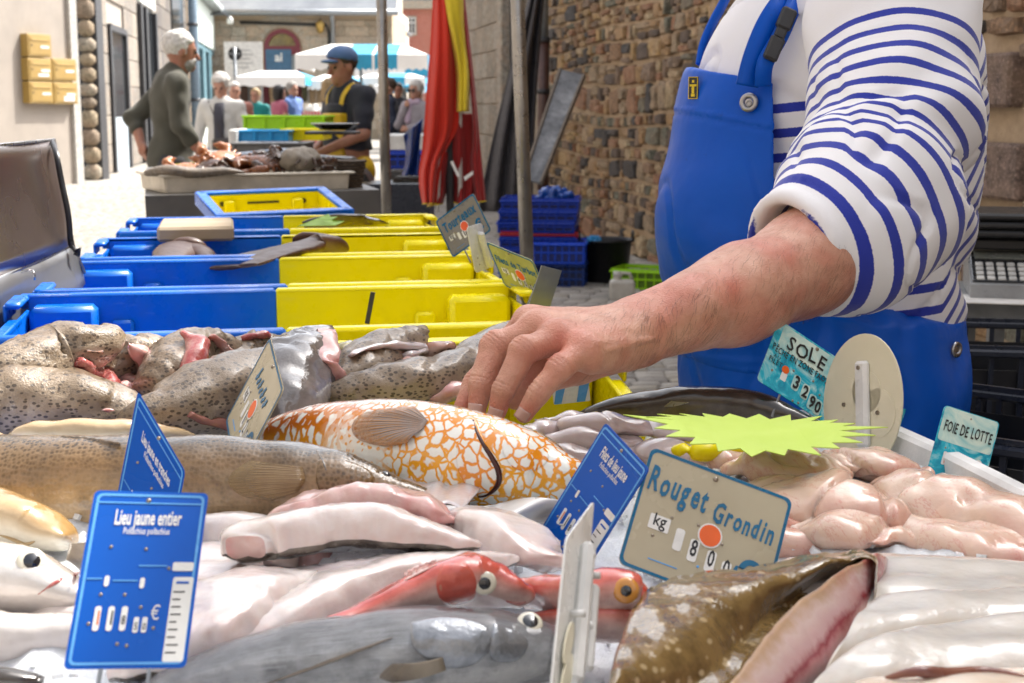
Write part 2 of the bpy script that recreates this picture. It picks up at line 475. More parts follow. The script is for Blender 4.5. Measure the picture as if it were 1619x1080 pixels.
k = NB('lime_mortar'); cc = k.mix(k.noise(20, 5, .7), (.56, .43, .29, 1), (.30, .22, .15, 1)); k.P(Base_Color=cc, Roughness=.95); k.bump(k.noise(90, 5), .8, .008); m_mortar = k.m
def rstone(w, h, dep, r):
    n = 9; pts = []
    for q in range(n):
        a = 2*math.pi*q/n + r.uniform(-.18, .18); c_, s__ = math.cos(a), math.sin(a)
        pts.append((math.copysign(abs(c_)**.36, c_)*w/2*r.uniform(.76, 1.05), math.copysign(abs(s__)**.36, s__)*h/2*r.uniform(.74, 1.06)))
    vs = [(x, -.01, z) for x, z in pts] + [(x*.97, dep*.6, z*.97) for x, z in pts] + [(x*.88, dep*r.uniform(.75, 1.15), z*.86) for x, z in pts] + [(w*r.uniform(-.2, .2), dep*r.uniform(.9, 1.15), h*r.uniform(-.15, .15))]
    fs = []
    for lv in (0, n):
        for q in range(n): fs.append([lv+(q+1) % n, lv+q, lv+n+q, lv+n+(q+1) % n])
    for q in range(n): fs.append([2*n+(q+1) % n, 2*n+q, 3*n])
    return vs, fs
def wallpix(p):
    d = p-CAMP; zc = d.y*_cp-d.z*_sp
    return (809.5+d.x/zc*FPX, 540-(d.y*_sp+d.z*_cp)/zc*FPX) if zc > .1 else (-1e4, 0)
WD = V((-.18, 1, 0)).normalized(); WO = V((3.39-.18*2.0, 2.0, 0)); WN = V((-WD.y, WD.x, 0)).normalized()  # the visible side looks left
if WN.x > 0: WN = -WN
def on_wall(s, z, out=0): return WO + WD*s + V((0, 0, z)) + WN*out
wall = thing('rubble_stone_wall', 'tall brown rubble stone wall with sandy mortar running along the right of the lane', 'wall', tuple(WO))
L_wall = 14.6
mb = MB(); mb.prism([on_wall(-6, -.02), on_wall(L_wall, -.02), on_wall(L_wall, -.02, -.6), on_wall(-6, -.02, -.6)], V((0, 0, 6.0)))
mb.build('mortar_core', m_mortar, wall)
def mask_hidden(u, v):                        # behind the man and the near things
    return (1085 < u < 1530 and v < 560) or (u > 600 and v > 440 and u < 1500)
rw = random.Random(11); stones = []
z = 0.0
while z < 3.4:
    h = rw.choice([.11, .15, .19, .23, .27]) ; s_ = -1.0+rw.random()*.2
    while s_ < L_wall:
        if rw.random() < .05 and z < 2.9 and s_ < 6: w, hh = rw.uniform(.26, .34), h
        else: w = h*rw.choice([.7, .9, 1.1, 1.4, 1.8, 2.2])*rw.uniform(.85, 1.15)
        w = max(.07, w)
        # a taller course is sometimes split in two
        if h > .14 and rw.random() < .5:
            f = rw.uniform(.35, .65); stones.append((s_+w/2, z+h*f/2, w-.016, h*f-.014)); stones.append((s_+w/2, z+h*f+h*(1-f)/2, w-.016, h*(1-f)-.014))
        else: stones.append((s_+w/2, z+h/2, w-.018, h-.016))
        s_ += w
    z += h
# the big dressed blocks beside the scales
blocks = [(4.62, 1.02, .62, .27), (4.5, .56, .6, .27), (4.7, 1.42, .55, .26)]
vis = []; oth = []
for (s_, z_, w, h) in stones:
    if any(abs(s_-b_[0]) < (w+b_[2])/2-.01 and abs(z_-b_[1]) < (h+b_[3])/2-.01 for b_ in blocks): continue
    p = on_wall(s_, z_, .02); u, v = wallpix(p)
    if -40 < u < 1660 and -30 < v < 1000 and not mask_hidden(u, v): vis.append((h*w/p.y/p.y*abs(s_+3), s_, z_, w, h))
    else: oth.append((s_, z_, w, h))
vis.sort(reverse=True); oth += [x[1:] for x in vis[290:]]; vis = [x[1:] for x in vis[:290]]
def wall_stone(s_, z_, w, h, dep, r):
    vs, fs = rstone(w, h, dep, r); z_ += .022*math.sin(s_*1.7+z_*3); return [on_wall(s_+x, z_+zz, y) for x, y, zz in vs], fs
for (s_, z_, w, h) in vis:
    mb = MB(); mb.add(*wall_stone(s_, z_, w, h, rw.uniform(.03, .06), rw)); mb.build('stone', m_rub[rw.randrange(10)], wall, smooth=False)
for (s_, z_, w, h) in blocks:
    mb = MB(); rot = Matrix((WD, WN, V((0, 0, 1)))).transposed(); mb.box(on_wall(s_, z_, .035), (w-.02, .09, h-.02), rot, bev=.015)
    mb.build('dressed_block', stone_mat('pink_granite', (.27, .19, .155), 90), wall)
mb = MB()
for (s_, z_, w, h) in oth:
    vs, fs = wall_stone(s_, z_, w, h, rw.uniform(.025, .05), rw); mb.add(vs, fs, rw.randrange(10))
struct(mb.build('small_stones', m_rub, wall), 'stuff')

# dressed stone facade of the next house up the lane (with a doorway jamb)
m_ash = [stone_mat('pale_granite_%s' % 'abc'[i], c, 60) for i, c in enumerate([(.42, .36, .28), (.36, .31, .25), (.46, .41, .33)])]
def ashlar(root, O, D, width, height, ch, wr, mats, seed=1, gap=.012, openings=(), N=None, dep=.03, stuff_after=280, name='stone'):
    """a wall face built from squared stones; O bottom start, D direction, openings (s0,s1,z0,z1)"""
    D = V(D).normalized(); N = N or V((D.y, -D.x, 0)); r = random.Random(seed); z_ = 0; row = 0; cells = []
    while z_ < height-.02:
        h = min(ch*r.uniform(.85, 1.15), height-z_); s_ = 0 if row % 2 else -wr*.5
        while s_ < width:
            w = wr*r.uniform(.7, 1.35); a, b_ = max(s_, 0), min(s_+w, width)
            if b_-a > .05:
                segs = [(a, b_)]
                for (s0, s1, z0, z1) in openings:
                    if z_+h > z0+.05 and z_ < z1-.05:
                        ns = []
                        for (p_, q_) in segs:
                            if q_ <= s0 or p_ >= s1: ns.append((p_, q_))
                            else:
                                if p_ < s0-.03: ns.append((p_, s0))
                                if q_ > s1+.03: ns.append((s1, q_))
                        segs = ns
                for (p_, q_) in segs: cells.append((p_, q_, z_, h))
            s_ += w
        z_ += h; row += 1
    rot = Matrix((D, N, V((0, 0, 1)))).transposed(); r.shuffle(cells)
    n = 0; extra = MB()
    for (a, b_, zz, h) in cells:
        c = O + D*((a+b_)/2) + V((0, 0, zz+h/2)) + N*(dep/2-.02)
        size = (b_-a-gap, dep+.04, h-gap)
        if n < stuff_after:
            mb = MB(); mb.box(c, size, rot, bev=.012); mb.build(name, mats[r.randrange(len(mats))], root); n += 1
        else: extra.box(c, size, rot, bev=0, mi=r.randrange(len(mats)))
    if extra.v: struct(extra.build('more_stones', mats, root), 'stuff')
jw = thing('dressed_stone_house', 'house corner of squared pale stone with a doorway jamb behind the red parasol', 'building', tuple(on_wall(L_wall, 0)))
o1 = on_wall(L_wall+.02, 0); 
mb = MB(); mb.prism([on_wall(L_wall+.02, 0, -.05), on_wall(L_wall+9, 0, -.05), on_wall(L_wall+9, 0, -.7), on_wall(L_wall+.02, 0, -.7)], V((0, 0, 6.4)))
mb.build('wall', m_mortar, jw)
ashlar(jw, on_wall(L_wall+.02, 0, -.05), WD, 9, 4.6, .42, .5, m_ash, 5, openings=[(1.5, 2.7, 0, 2.9)], N=WN, stuff_after=110)
mb = MB(); mb.box(on_wall(L_wall+2.1, 1.4, -.03), (1.2, .06, 2.9), Matrix((WD, WN, V((0, 0, 1)))).transposed()); mb.build('door', m_darkm, jw)
mb = MB()
for s_ in (1.32, 2.88): mb.box(on_wall(L_wall+s_, 1.5, .03), (.3, .16, 3.0), Matrix((WD, WN, V((0, 0, 1)))).transposed(), bev=.02)
mb.build('door_jamb', m_ash[2], jw)

# grey drape and brown downpipe on the wall
m_pipe = basic('brown_pipe', (.085, .04, .032), rough=.4); m_zinc = basic('zinc', (.30, .32, .34), rough=.45, metal=.6)
pp = P(859, 170, 15.9); px_, py_ = pp.x, pp.y
rt = thing('downpipe', 'brown rainwater downpipe with grey upper end at the wall corner', 'pipe', (px_, py_, 0))
mb = MB(); mb.tube([(px_, py_, .4), (px_, py_, 2.02)], .065, 14); mb.build('lower_pipe', m_pipe, rt, True)
mb = MB(); mb.tube([(px_, py_, 2.02), (px_, py_, 4.2)], .055, 14); mb.build('upper_pipe', m_zinc, rt, True)
mb = MB()
for zz in (1.45, 2.0): mb.tube([(px_, py_, zz), (px_, py_, zz+.05)], .075, 14)
mb.build('bracket', m_darkm, rt, True)
m_tarp = basic('grey_canvas', (.055, .052, .058), (.04, .038, .042), rough=.8, bscale=200)
def drape(name, pts_bottom, pts_top, mat, label, cat, folds=7, amp=.04, parent=None, nu=60, nv=24):
    pass
A0, A1 = P(868, 0, 15.0), P(846, -30, 15.0)
def tarp_fn(s, t):     # closed canopy cloth leaning from top right to bottom left
    u = 800+ (852-800)*t**1.3 + (s-.5)*(86-66*t); v = 335-360*t
    p = P(u, v, 14.6 + .10*math.sin(s*17+2*t)*(1-.5*t)+.25*(1-abs(2*s-1))*-1*(1-t*.5)); return p
o = sheet('grey_cloth', tarp_fn, 50, 20, m_tarp, thick=.01); tag(o, 'dark grey closed canopy cloth hanging against the stone wall beside the pipe', 'cloth')
# leaning board
q0, q1, q2 = P(846, 290, 12.6), P(912, 114, 13.2), P(896, 118, 13.2)
mb = MB(); a_, b_ = P(842, 286, 12.2), P(905, 114, 12.9); d_ = (b_-a_).normalized(); w_ = V((1, .0, 0)); w_ = (w_-d_*w_.dot(d_)).normalized()*.11; n_ = d_.cross(w_).normalized()*.025
rt = thing('leaning_board', 'long scuffed slate coloured board leaning against the stone wall above the blue crates', 'board', (a_.x, a_.y, a_.z))
mb.prism([a_-w_*.7, a_+w_*.7, b_+w_, b_-w_], n_); mb.build('panel', basic('scuffed_slate', (.10, .11, .125), (.22, .23, .25), rough=.4, scale=14, stain=(.4, .42, .45)), rt)
mb = MB(); e_ = -n_*.4
mb.bar(a_-w_*.7, b_-w_, .02, .04); mb.bar(a_+w_*.7, b_+w_, .02, .04); mb.build('edge_rail', basic('worn_wood', (.20, .17, .14), rough=.8), rt)

# ------------------------------------------------------------------ left side of the lane
m_cream = basic('cream_wall_paint', (.36, .315, .275), (.31, .275, .24), rough=.85, scale=2, bump=.15, stain=(.40, .35, .30))
m_whitepil = basic('white_pilaster_paint', (.50, .48, .45), rough=.8)
cw = thing('cream_wall_house', 'cream painted house front carrying the yellow letter boxes', 'building', tuple(P(130, 285, 22.8)*1))
A = P(-60, 285, 22.0); B_ = P(118, 285, 24.6); A.z = B_.z = 0
Dc = (B_-A).normalized(); Nc = V((Dc.y, -Dc.x, 0))
if Nc.y > 0: Nc = -Nc
pA = A + Dc*((P(32, 200, 22.3)-A).dot(Dc))
mb = MB(); mb.prism([pA, B_, B_-Nc*.5, pA-Nc*.5], V((0, 0, 7))); mb.build('wall', m_cream, cw)
mb = MB(); c0 = B_; mb.prism([c0-Nc*.52, c0+Nc*.06, c0+Nc*.06+Dc*.19, c0+Dc*.19-Nc*.52], V((0, 0, 7))); mb.build('corner_pilaster', m_whitepil, cw)
mb = MB(); mb.prism([A-Dc*3-Nc*.12, pA-Nc*.12, pA-Nc*.16, A-Dc*3-Nc*.16], V((0, 0, 7))); mb.build('shop_window', basic('tinted_glass', (.16, .15, .13), (.10, .095, .085), rough=.1, spec=.8), cw)
for s_ in (-.02, -.30): mb = MB(); mb.bar(pA+Dc*s_+Nc*-.05, pA+Dc*s_+Nc*-.05+V((0, 0, 7)), .05); mb.build('window_post', m_darkm, cw)
# mailboxes
m_mail = basic('ochre_mailbox_paint', (.38, .25, .065), (.33, .21, .055), rough=.4, scale=6, bump=.05)
m_paper = basic('paper_label', (.75, .73, .70), rough=.7)
def wp(u, v, out=0.0):           # point on the cream wall seen at u,v
    d = ray(u, v); t = ((A+Nc*out)-CAMP).dot(Nc)/d.dot(Nc); return CAMP+d*t
mail_lab = ['ochre letter box alone at the top of the cluster', 'ochre letter box in the middle row, left one with a white slip', 'ochre letter box in the middle row, right one',
            'ochre letter box in the bottom row, left one', 'ochre letter box in the bottom row, right one with a large white sticker']
for i, (u0, v0, u1, v1) in enumerate([(32, 54, 70, 91), (33, 92, 71, 128), (72, 93, 110, 129), (35, 129, 73, 164), (74, 130, 112, 165)]):
    a_, b_, c_ = wp(u0, v0), wp(u1, v0), wp(u0, v1); w = (b_-a_).length-.008; h = (a_-c_).length-.008; ctr = (b_+c_)/2
    rot = Matrix((Dc, Nc, V((0, 0, 1)))).transposed()
    rt = thing('letter_box', mail_lab[i], 'letter box', tuple(ctr-V((0, 0, h/2))), 0, 'ochre letter boxes on the cream wall')
    mb = MB(); mb.box(ctr+Nc*.07, (w, .14, h), rot, bev=.006); mb.build('body', m_mail, rt)
    mb = MB(); mb.box(ctr+Nc*.143, (w*.88, .012, h*.82), rot, bev=.004); mb.build('door', m_mail, rt)
    mb = MB(); mb.box(ctr+Nc*.152+V((0, 0, h*.24)), (w*.74, .012, h*.10), rot, bev=.004); mb.build('flap', m_mail, rt)
    mb = MB(); mb.tube([ctr+Nc*.148-Dc*w*.36, ctr+Nc*.160-Dc*w*.36], .012, 8); mb.build('lock', m_darkm, rt)
    mb = MB(); mb.box(ctr+Nc*.150+Dc*w*.2-V((0, 0, h*.06)), (w*.36, .006, h*.12), rot); mb.build('name_plate', m_paper, rt)
    if i in (1, 4):
        mb = MB(); mb.box(ctr+Nc*.151+Dc*w*.12-V((0, 0, h*.26)), (w*.46, .003, h*(.14 if i == 1 else .24)), rot); mb.build('sticker', m_paper, rt)
# unseen lane houses left of and behind the viewer, added to cut sky fill
mb = MB(); mb.prism([V((-8.6, 21.6, 0)), V((-6.2, -9, 0)), V((-7.0, -9, 0)), V((-9.4, 21.6, 0))], V((0, 0, 8.5)))
lh = thing('unseen_lane_house', 'unseen cream house row left of the lane toward the viewer, added to cut sky fill', 'building', (-7.4, 6, 0)); mb.build('wall', m_cream, lh)
for q in range(6):
    y_ = -6+q*4.6; x_ = -6.2-2.4*(y_+9)/30.6
    for zz in (1.7, 5.2):
        mb = MB(); mb.box((x_+.02, y_, zz), (.12, 1.3, 1.9)); w_ = mb.build('window', m_whitepil, lh)
        mb = MB(); mb.box((x_+.06, y_, zz), (.10, 1.05, 1.65)); mb.build('pane', m_glass, w_)
bh = thing('unseen_rear_house', 'unseen rendered house closing the lane behind the viewer, added to cut sky fill', 'building', (-1, -9, 0))  # out of view, added to hold back low sky light from behind
mb = MB(); mb.box((-1, -9.5, 3.8), (13, .8, 7.6)); mb.build('wall', m_cream, bh)
for q in range(4):
    for zz in (1.7, 5.0):
        mb = MB(); mb.box((-5.2+q*2.9, -9.06, zz), (1.3, .12, 1.9)); w_ = mb.build('window', m_whitepil, bh)
        mb = MB(); mb.box((-5.2+q*2.9, -9.02, zz), (1.05, .10, 1.65)); mb.build('pane', m_glass, w_)
# rounded quoin column and the facades beyond
def lane(s, z=0.0, out=0.0):     # s metres up the lane from the column, on the left facade line
    return V((-7.78, 27, 0)) + V((-.141, 1, 0)).normalized()*s + V((0, 0, z)) + V((.99, .141, 0))*out
LD = V((-.141, 1, 0)).normalized(); LN = V((.99, .141, 0))
qc = thing('quoin_column', 'rounded rubble quoins between the cream wall and the grey house', 'pillar', tuple(P(146, 278, 25.5)))
rq = random.Random(5); z_ = 0
m_quoin = [stone_mat('quoin_stone_%s' % 'abc'[i], c, 30) for i, c in enumerate([(.33, .26, .17), (.27, .21, .15), (.36, .31, .24)])]
mb = MB(); cq = P(147, 278, 25.9); cq.z = 0; mb.box(cq+V((0, .25, 3.5)), (.34, .4, 7)); mb.build('core', m_darkm, qc)
while z_ < 6:
    h = rq.uniform(.22, .36); w = .27+rq.uniform(-.03, .04)
    mb = MB(); mb.box(cq+V((rq.uniform(-.01, .01), 0, z_+h/2)), (w, .34, h-.02), bev=.07); mb.build('stone', m_quoin[rq.randrange(3)], qc, smooth=True); z_ += h
gh = thing('grey_stone_house', 'grey squared stone house with dark doorway up the left of the lane', 'building', tuple(lane(3)))
mb = MB(); mb.prism([lane(0, 0, -.03), lane(12, 0, -.03), lane(12, 0, -1), lane(0, 0, -1)], V((0, 0, 8))); mb.build('wall', m_cream, gh)
m_grey = [stone_mat('grey_ashlar_%s' % 'abc'[i], c, 50) for i, c in enumerate([(.29, .26, .225), (.24, .22, .195), (.33, .295, .25)])]
ashlar(gh, lane(0, 0, -.02), LD, 12, 5.4, .62, .9, m_grey, 8, openings=[(2.2, 5.0, 0, 2.95), (7.6, 11.0, 0, 4.8)], N=LN, dep=.04, stuff_after=120)
rotL = Matrix((LD, LN, V((0, 0, 1)))).transposed()
mb = MB(); mb.box(lane(3.6, 2.0, .0), (2.2, .06, 1.75), rotL); mb.build('door_pane', m_glass, gh)
mb = MB(); mb.box(lane(3.6, .55, .0), (2.3, .08, 1.1), rotL); mb.build('door_panel', basic('pale_blue_paint', (.45, .52, .58), rough=.5), gh)
mb = MB()
for s_ in (2.3, 4.9): mb.bar(lane(s_, 0, .03), lane(s_, 2.9, .03), .12)
mb.bar(lane(2.3, 2.9, .03), lane(4.9, 2.9, .03), .12); mb.build('door_frame', m_darkm, gh)
mb = MB(); mb.box(lane(9.3, 2.0, .0), (3.3, .06, 4.0), rotL); mb.build('shop_window', m_glass, gh)
mb = MB(); mb.box(lane(9.3, 4.2, .06), (3.4, .1, .9), rotL); mb.build('sign_board', m_white_p, gh)
for s_ in (7.6, 8.7, 11.0): mb = MB(); mb.bar(lane(s_, 0, .06), lane(s_, 3.7, .06), .16); mb.build('window_post', m_darkm, gh)
# arch house
ah = thing('arched_shop_house', 'dark granite shop front with an arched window past the grey house', 'building', tuple(lane(14)))
m_dkgr = [stone_mat('dark_granite_%s' % 'ab'[i], c, 50) for i, c in enumerate([(.13, .12, .115), (.17, .155, .14)])]
mb = MB(); mb.prism([lane(12.05, 0, -.03), lane(22, 0, -.03), lane(22, 0, -1), lane(12.05, 0, -1)], V((0, 0, 8.4))); mb.build('wall', m_dkgr[0], ah)
ashlar(ah, lane(12.05, 0, -.02), LD, 9.9, 6.5, .6, .8, m_dkgr+[m_grey[1]], 9, openings=[(4.2, 8.2, 2.9, 5.6), (4.2, 8.2, 0, 2.5)], N=LN, dep=.04, stuff_after=100)
mb = MB(); poly = [lane(16.3+x, 0, .0)+V((0, 0, z)) for x, z in [(0, 3.0), (3.9, 3.0), (3.9, 4.4)]+[(1.95+1.95*math.cos(a), 4.4+1.3*math.sin(a)) for a in np.linspace(.2, math.pi-.2, 9)]+[(0, 4.4)]]
mb.prism(poly, LN*.07); mb.build('arch_window', m_glass, ah)
mb = MB(); mb.box(lane(18.3, 1.2, .0), (3.9, .08, 2.4), rotL); mb.build('door', basic('pale_blue_door', (.36, .46, .55), rough=.5), ah)
m_shopw = basic('shop_mint_white', (.62, .68, .64), (.56, .62, .58), rough=.6); m_shopb = basic('shop_blue_frame', (.14, .26, .31), rough=.5)
# blue grey drainpipe
rt = thing('blue_grey_drainpipe', 'blue grey drainpipe beside the pale green shop', 'pipe', tuple(lane(22.3, 0, .2)))
mb = MB(); mb.tube([lane(22.3, 0, .2), lane(22.3, 8, .2)], .16, 12); mb.build('pipe', basic('blue_grey_paint', (.17, .24, .31), rough=.5), rt, True)
for q in (1.5, 4.0): mb = MB(); mb.tube([lane(22.3, q, .2), lane(22.3, q+.1, .2)], .19, 12); mb.build('bracket', m_darkm, rt, True)
# pale green shop
sh = thing('pale_green_shop', 'shop with a pale green fascia and blue window frames up the lane', 'building', tuple(lane(30)))
mb = MB(); mb.prism([lane(23, 0, -.03), lane(41, 0, -.03), lane(41, 0, -1), lane(23, 0, -1)], V((0, 0, 8.2))); mb.build('wall', m_mortar, sh)
mb = MB(); mb.box(lane(32.4, 4.35, .12), (16.8, .26, 1.5), rotL); mb.build('fascia', m_shopw, sh)
mb = MB(); mb.box(lane(32.4, 5.25, .3), (17.0, .7, .22), rotL); mb.build('cornice', basic('cornice_grey', (.40, .44, .45), rough=.6), sh)
mb = MB(); mb.box(lane(32.4, .35, .06), (16.8, .16, .7), rotL); mb.build('plinth', m_shopw, sh)
for q in range(5):
    s0 = 24.5+q*3.3
    fr = MB(); fr.bar(lane(s0, .7, .1), lane(s0, 3.6, .1), .2); fr.bar(lane(s0+2.6, .7, .1), lane(s0+2.6, 3.6, .1), .2); fr.bar(lane(s0, 3.5, .1), lane(s0+2.6, 3.5, .1), .18); fr.bar(lane(s0, .8, .1), lane(s0+2.6, .8, .1), .18)
    w_ = fr.build('window', m_shopb, sh)
    mb = MB(); mb.box(lane(s0+1.3, 2.15, .04), (2.5, .04, 2.7), rotL); mb.build('pane', m_glass, w_)
    mb = MB(); mb.box(lane(s0+2.95, 2.15, .08), (.55, .2, 2.9), rotL); mb.build('pilaster', m_shopw, sh)
rt = thing('shop_lamp', 'small black arm lamp over the pale green shop fascia', 'lamp', tuple(lane(31, 5.0, .2)))
mb = MB(); mb.tube([lane(31, 4.9, .2), lane(31, 5.05, .6), lane(31, 4.8, 1.0)], .04, 8); mb.build('arm', m_darkm, rt)
mb = MB(); mb.lathe([(.02, .12), (.12, 0), (.12, -.16), (.02, -.2)], lane(31, 4.75, 1.0), 12); mb.build('lamp_shade', m_white_p, rt, True)

# ---- end of the lane
eb = thing('slate_roofed_stone_building', 'pale stone building with a slate roof and a maroon arched door closing the lane', 'building', (-9, 60, 0))
Y0 = 60.0
def E(u, v, Y=Y0): return P(u, v, Y)
x0, x1 = E(300, 170).x, E(622, 170).x; ze = E(450, 22).z
mb = MB(); mb.prism([V((x0, Y0, 0)), V((x1, Y0, 0)), V((x1, Y0+8, 0)), V((x0, Y0+8, 0))], V((0, 0, ze))); mb.build('wall', m_mortar, eb)
m_end = [stone_mat('sand_stone_%s' % 'abcd'[i], c, 20) for i, c in enumerate([(.44, .37, .28), (.50, .44, .34), (.38, .31, .23), (.52, .42, .30)])]
au0, au1 = E(419, 110).x, E(476, 110).x; axc = (au0+au1)/2; aw = (au1-au0)/2; zt = E(450, 46).z; zb = zt-aw
ashlar(eb, V((x0, Y0-.02, 0)), V((1, 0, 0)), x1-x0, ze-.25, .42, .75, m_end, 4, openings=[(au0-x0-.1, au1-x0+.1, 0, zt+.1)], N=V((0, -1, 0)), dep=.05, stuff_after=240)
for q in range(9):      # voussoirs round the arch
    a0, a1 = math.pi*q/9, math.pi*(q+1)/9
    mb = MB(); pts = [V((axc+math.cos(a)*r_, Y0-.06, zb+math.sin(a)*r_)) for r_, aa in ((aw+.08, (a0+.02, a1-.02)), (aw+.62, (a1-.02, a0+.02))) for a in aa]
    mb.prism(pts, V((0, .1, 0))); mb.build('voussoir', m_end[1], eb)
m_maroon = basic('maroon_paint', (.17, .022, .035), rough=.4)
dr = MB(); 
arc = [V((axc+math.cos(a)*(aw-.0), Y0-.02, zb+math.sin(a)*(aw-.0))) for a in np.linspace(0, math.pi, 15)]
arc_i = [V((axc+math.cos(a)*(aw-.17), Y0-.02, zb+math.sin(a)*(aw-.17))) for a in np.linspace(0, math.pi, 15)]
for i in range(14): dr.prism([arc[i], arc[i+1], arc_i[i+1], arc_i[i]], V((0, -.12, 0)))
for xx in (au0+.08, au1-.08): dr.box((xx, Y0-.08, zb/2), (.17, .12, zb))
dr.box((axc, Y0-.075, zb-.12), (aw*2-.3, .1, .36)); dr.box((axc, Y0-.075, .35), (aw*2-.3, .1, .7)); dr.box((axc, Y0-.075, 1.9), (aw*2-.3, .1, .14))
dro = dr.build('arched_door', m_maroon, eb)
mb = MB(); mb.prism(arc_i, V((0, .01, 0))); mb.build('fanlight', basic('amber_glass', (.24, .18, .06), (.12, .09, .04), rough=.2, scale=3), dro)
mb = MB(); mb.box((axc, Y0-.03, zb/2), (aw*2-.3, .02, zb)); mb.build('pane', basic('pane_grey', (.30, .34, .36), rough=.15), dro)
pz = E(450, 95).z
mb = MB(); mb.box((axc-.15, Y0-.16, pz), (1.05, .02, .85)); ps = mb.build('poster', basic('poster_blue', (.05, .13, .23), rough=.5), dro)
def flat_text(name, txt, size, origin, xd, yd, mat, parent, bold=.01):
    vs, fs = glyphs(txt, size, bold); xd = V(xd).normalized(); yd = V(yd).normalized()
    return link(name, new_mesh(name, [V(origin)+xd*v.x+yd*v.y for v in vs], fs), mat, parent)
flat_text('lettering', 'ai', .5, (axc-.3, Y0-.18, pz-.05), (1, 0, 0), (0, 0, 1), m_white_p, dro, .03)
# slate roof
m_slate = basic('slate', (.16, .175, .20), (.24, .26, .28), rough=.5, scale=.8, bump=.3, bscale=3, bdist=.03)
rb_ = MB(); n_rows = 12
for q in range(n_rows):
    y_ = Y0-.5+q*.42; z_ = ze+.1+q*.33
    rb_.box(((x0+x1)/2, y_+.25, z_+.16), (x1-x0+.4, .58, .05), Matrix.Rotation(math.radians(38), 3, 'X'))
rb_.build('roof', m_slate, eb)
mb = MB(); mb.tube([(x0-.2, Y0-.62, ze+.02), (x1+.3, Y0-.62, ze+.02)], .13, 10); mb.build('gutter', m_zinc, eb, True)
dx = E(527, 60).x; mb = MB(); mb.tube([(dx, Y0-.18, 0), (dx, Y0-.18, ze-.4), (dx, Y0-.55, ze)], .09, 8); mb.build('rain_pipe', m_zinc, eb, True)
dx = E(521, 60).x; mb = MB(); mb.tube([(E(380, 25).x, Y0-.1, ze-.35), (dx-.1, Y0-.1, ze-.45), (dx, Y0-.12, ze-.8), (dx, Y0-.1, 1)], .06, 6); mb.build('cable', m_black, eb, True)
lp = E(508, 44); rt = thing('brass_wall_lamp', 'small brass lamp on the stone wall right of the arched door', 'lamp', tuple(lp))
mb = MB(); mb.lathe([(.03, .3), (.2, .15), (.14, -.18), (.02, -.25)], lp+V((0, -.35, 0)), 10); mb.build('lantern', basic('brass', (.5, .33, .1), metal=.8, rough=.35), rt, True)
mb = MB(); mb.tube([lp, lp+V((0, -.3, .35)), lp+V((0, -.35, .25))], .03, 6); mb.build('bracket', m_darkm, rt)
bp = E(385, 100, 52); rt = thing('notice_board', 'large white notice board standing left of the arched door', 'sign', (bp.x, 52, 0))
mb = MB(); mb.box((bp.x, 52, bp.z), (1.35, .06, 1.5)); mb.build('panel', m_white_p, rt)
mb = MB(); mb.box((bp.x-.6, 52.06, bp.z/2), (.08, .06, bp.z+1.3)); mb.box((bp.x+.6, 52.06, bp.z/2), (.08, .06, bp.z+1.3)); mb.build('post', m_zinc, rt)
mb = MB()
for q, (a_, w_) in enumerate([(.45, .7), (.3, .85), (.15, .6), (0, .8), (-.15, .5)]): mb.box((bp.x-.05, 51.965, bp.z+a_), (w_, .006, .03))
mb.build('printed_lines', m_zinc, rt)
# round traffic sign seen from behind
sp_ = P(371, 85, 44); rt = thing('road_sign', 'round road sign seen from behind on a grey post', 'sign', (sp_.x, 44, 0))
mb = MB(); mb.tube([(sp_.x, 44, 0), (sp_.x, 44, sp_.z+.2)], .05, 8); mb.build('post', m_zinc, rt, True)
mb = MB(); mb.lathe([(.001, -.02), (.21, -.02), (.21, .02), (.001, .02)], (sp_.x, 44.07, sp_.z), 24, axis=V((0, 1, 0))); mb.build('plate', m_black, rt)
mb = MB(); mb.box((sp_.x, 44.0, sp_.z), (.34, .03, .04)); mb.build('clamp', m_zinc, rt)
# buildings beyond
m_beige = basic('beige_render', (.55, .49, .40), rough=.9, scale=1); 
def far_house(name, label, ua, ub, vt, Y, wallm, wins, trim, roof=True):
    a_, b_ = P(ua, vt, Y), P(ub, vt, Y); rt = thing(name, label, 'building', ((a_.x+b_.x)/2, Y, 0))
    mb = MB(); mb.prism([V((a_.x, Y, 0)), V((b_.x, Y, 0)), V((b_.x, Y+6, 0)), V((a_.x, Y+6, 0))], V((0, 0, a_.z))); mb.build('wall', wallm, rt)
    for (u0, v0, u1, v1) in wins:
        p0, p1 = P(u0, v0, Y), P(u1, v1, Y); w = p1.x-p0.x; h = p0.z-p1.z; c = V(((p0.x+p1.x)/2, Y-.02, (p0.z+p1.z)/2))
        mb = MB(); mb.box(c, (w*1.35, .1, h*1.2)); mb.build('window_surround', trim, rt)
        mb = MB(); 
        for xx in (-.5, 0, .5): mb.box(c+V((xx*w*.92, -.09, 0)), (w*.11, .1, h))
        for zz in (-.5, .2, .5): mb.box(c+V((0, -.09, zz*h*.95)), (w*.8, .08, h*.06))
        wo = mb.build('window', m_white_p, rt)
        mb = MB(); mb.box(c+V((0, -.06, 0)), (w, .03, h)); mb.build('pane', m_glass, wo)
    return rt, a_, b_
rt, a_, b_ = far_house('beige_town_house', 'beige town house with white windows behind the slate roofed building', 560, 622, -60, 78, m_beige, [(578, 52, 590, 72), (606, 22, 618, 55), (606, -20, 618, 5), (575, -5, 590, 20)], m_end[1])
mb = MB(); p0, p1 = P(618, 38, 77), P(648, 62, 77); mb.prism([P(618, 20, 77), P(632, 38, 77), P(648, 54, 77), P(618, 56, 77)], V((0, 2.5, 0))); mb.build('lower_roof', m_slate, rt)
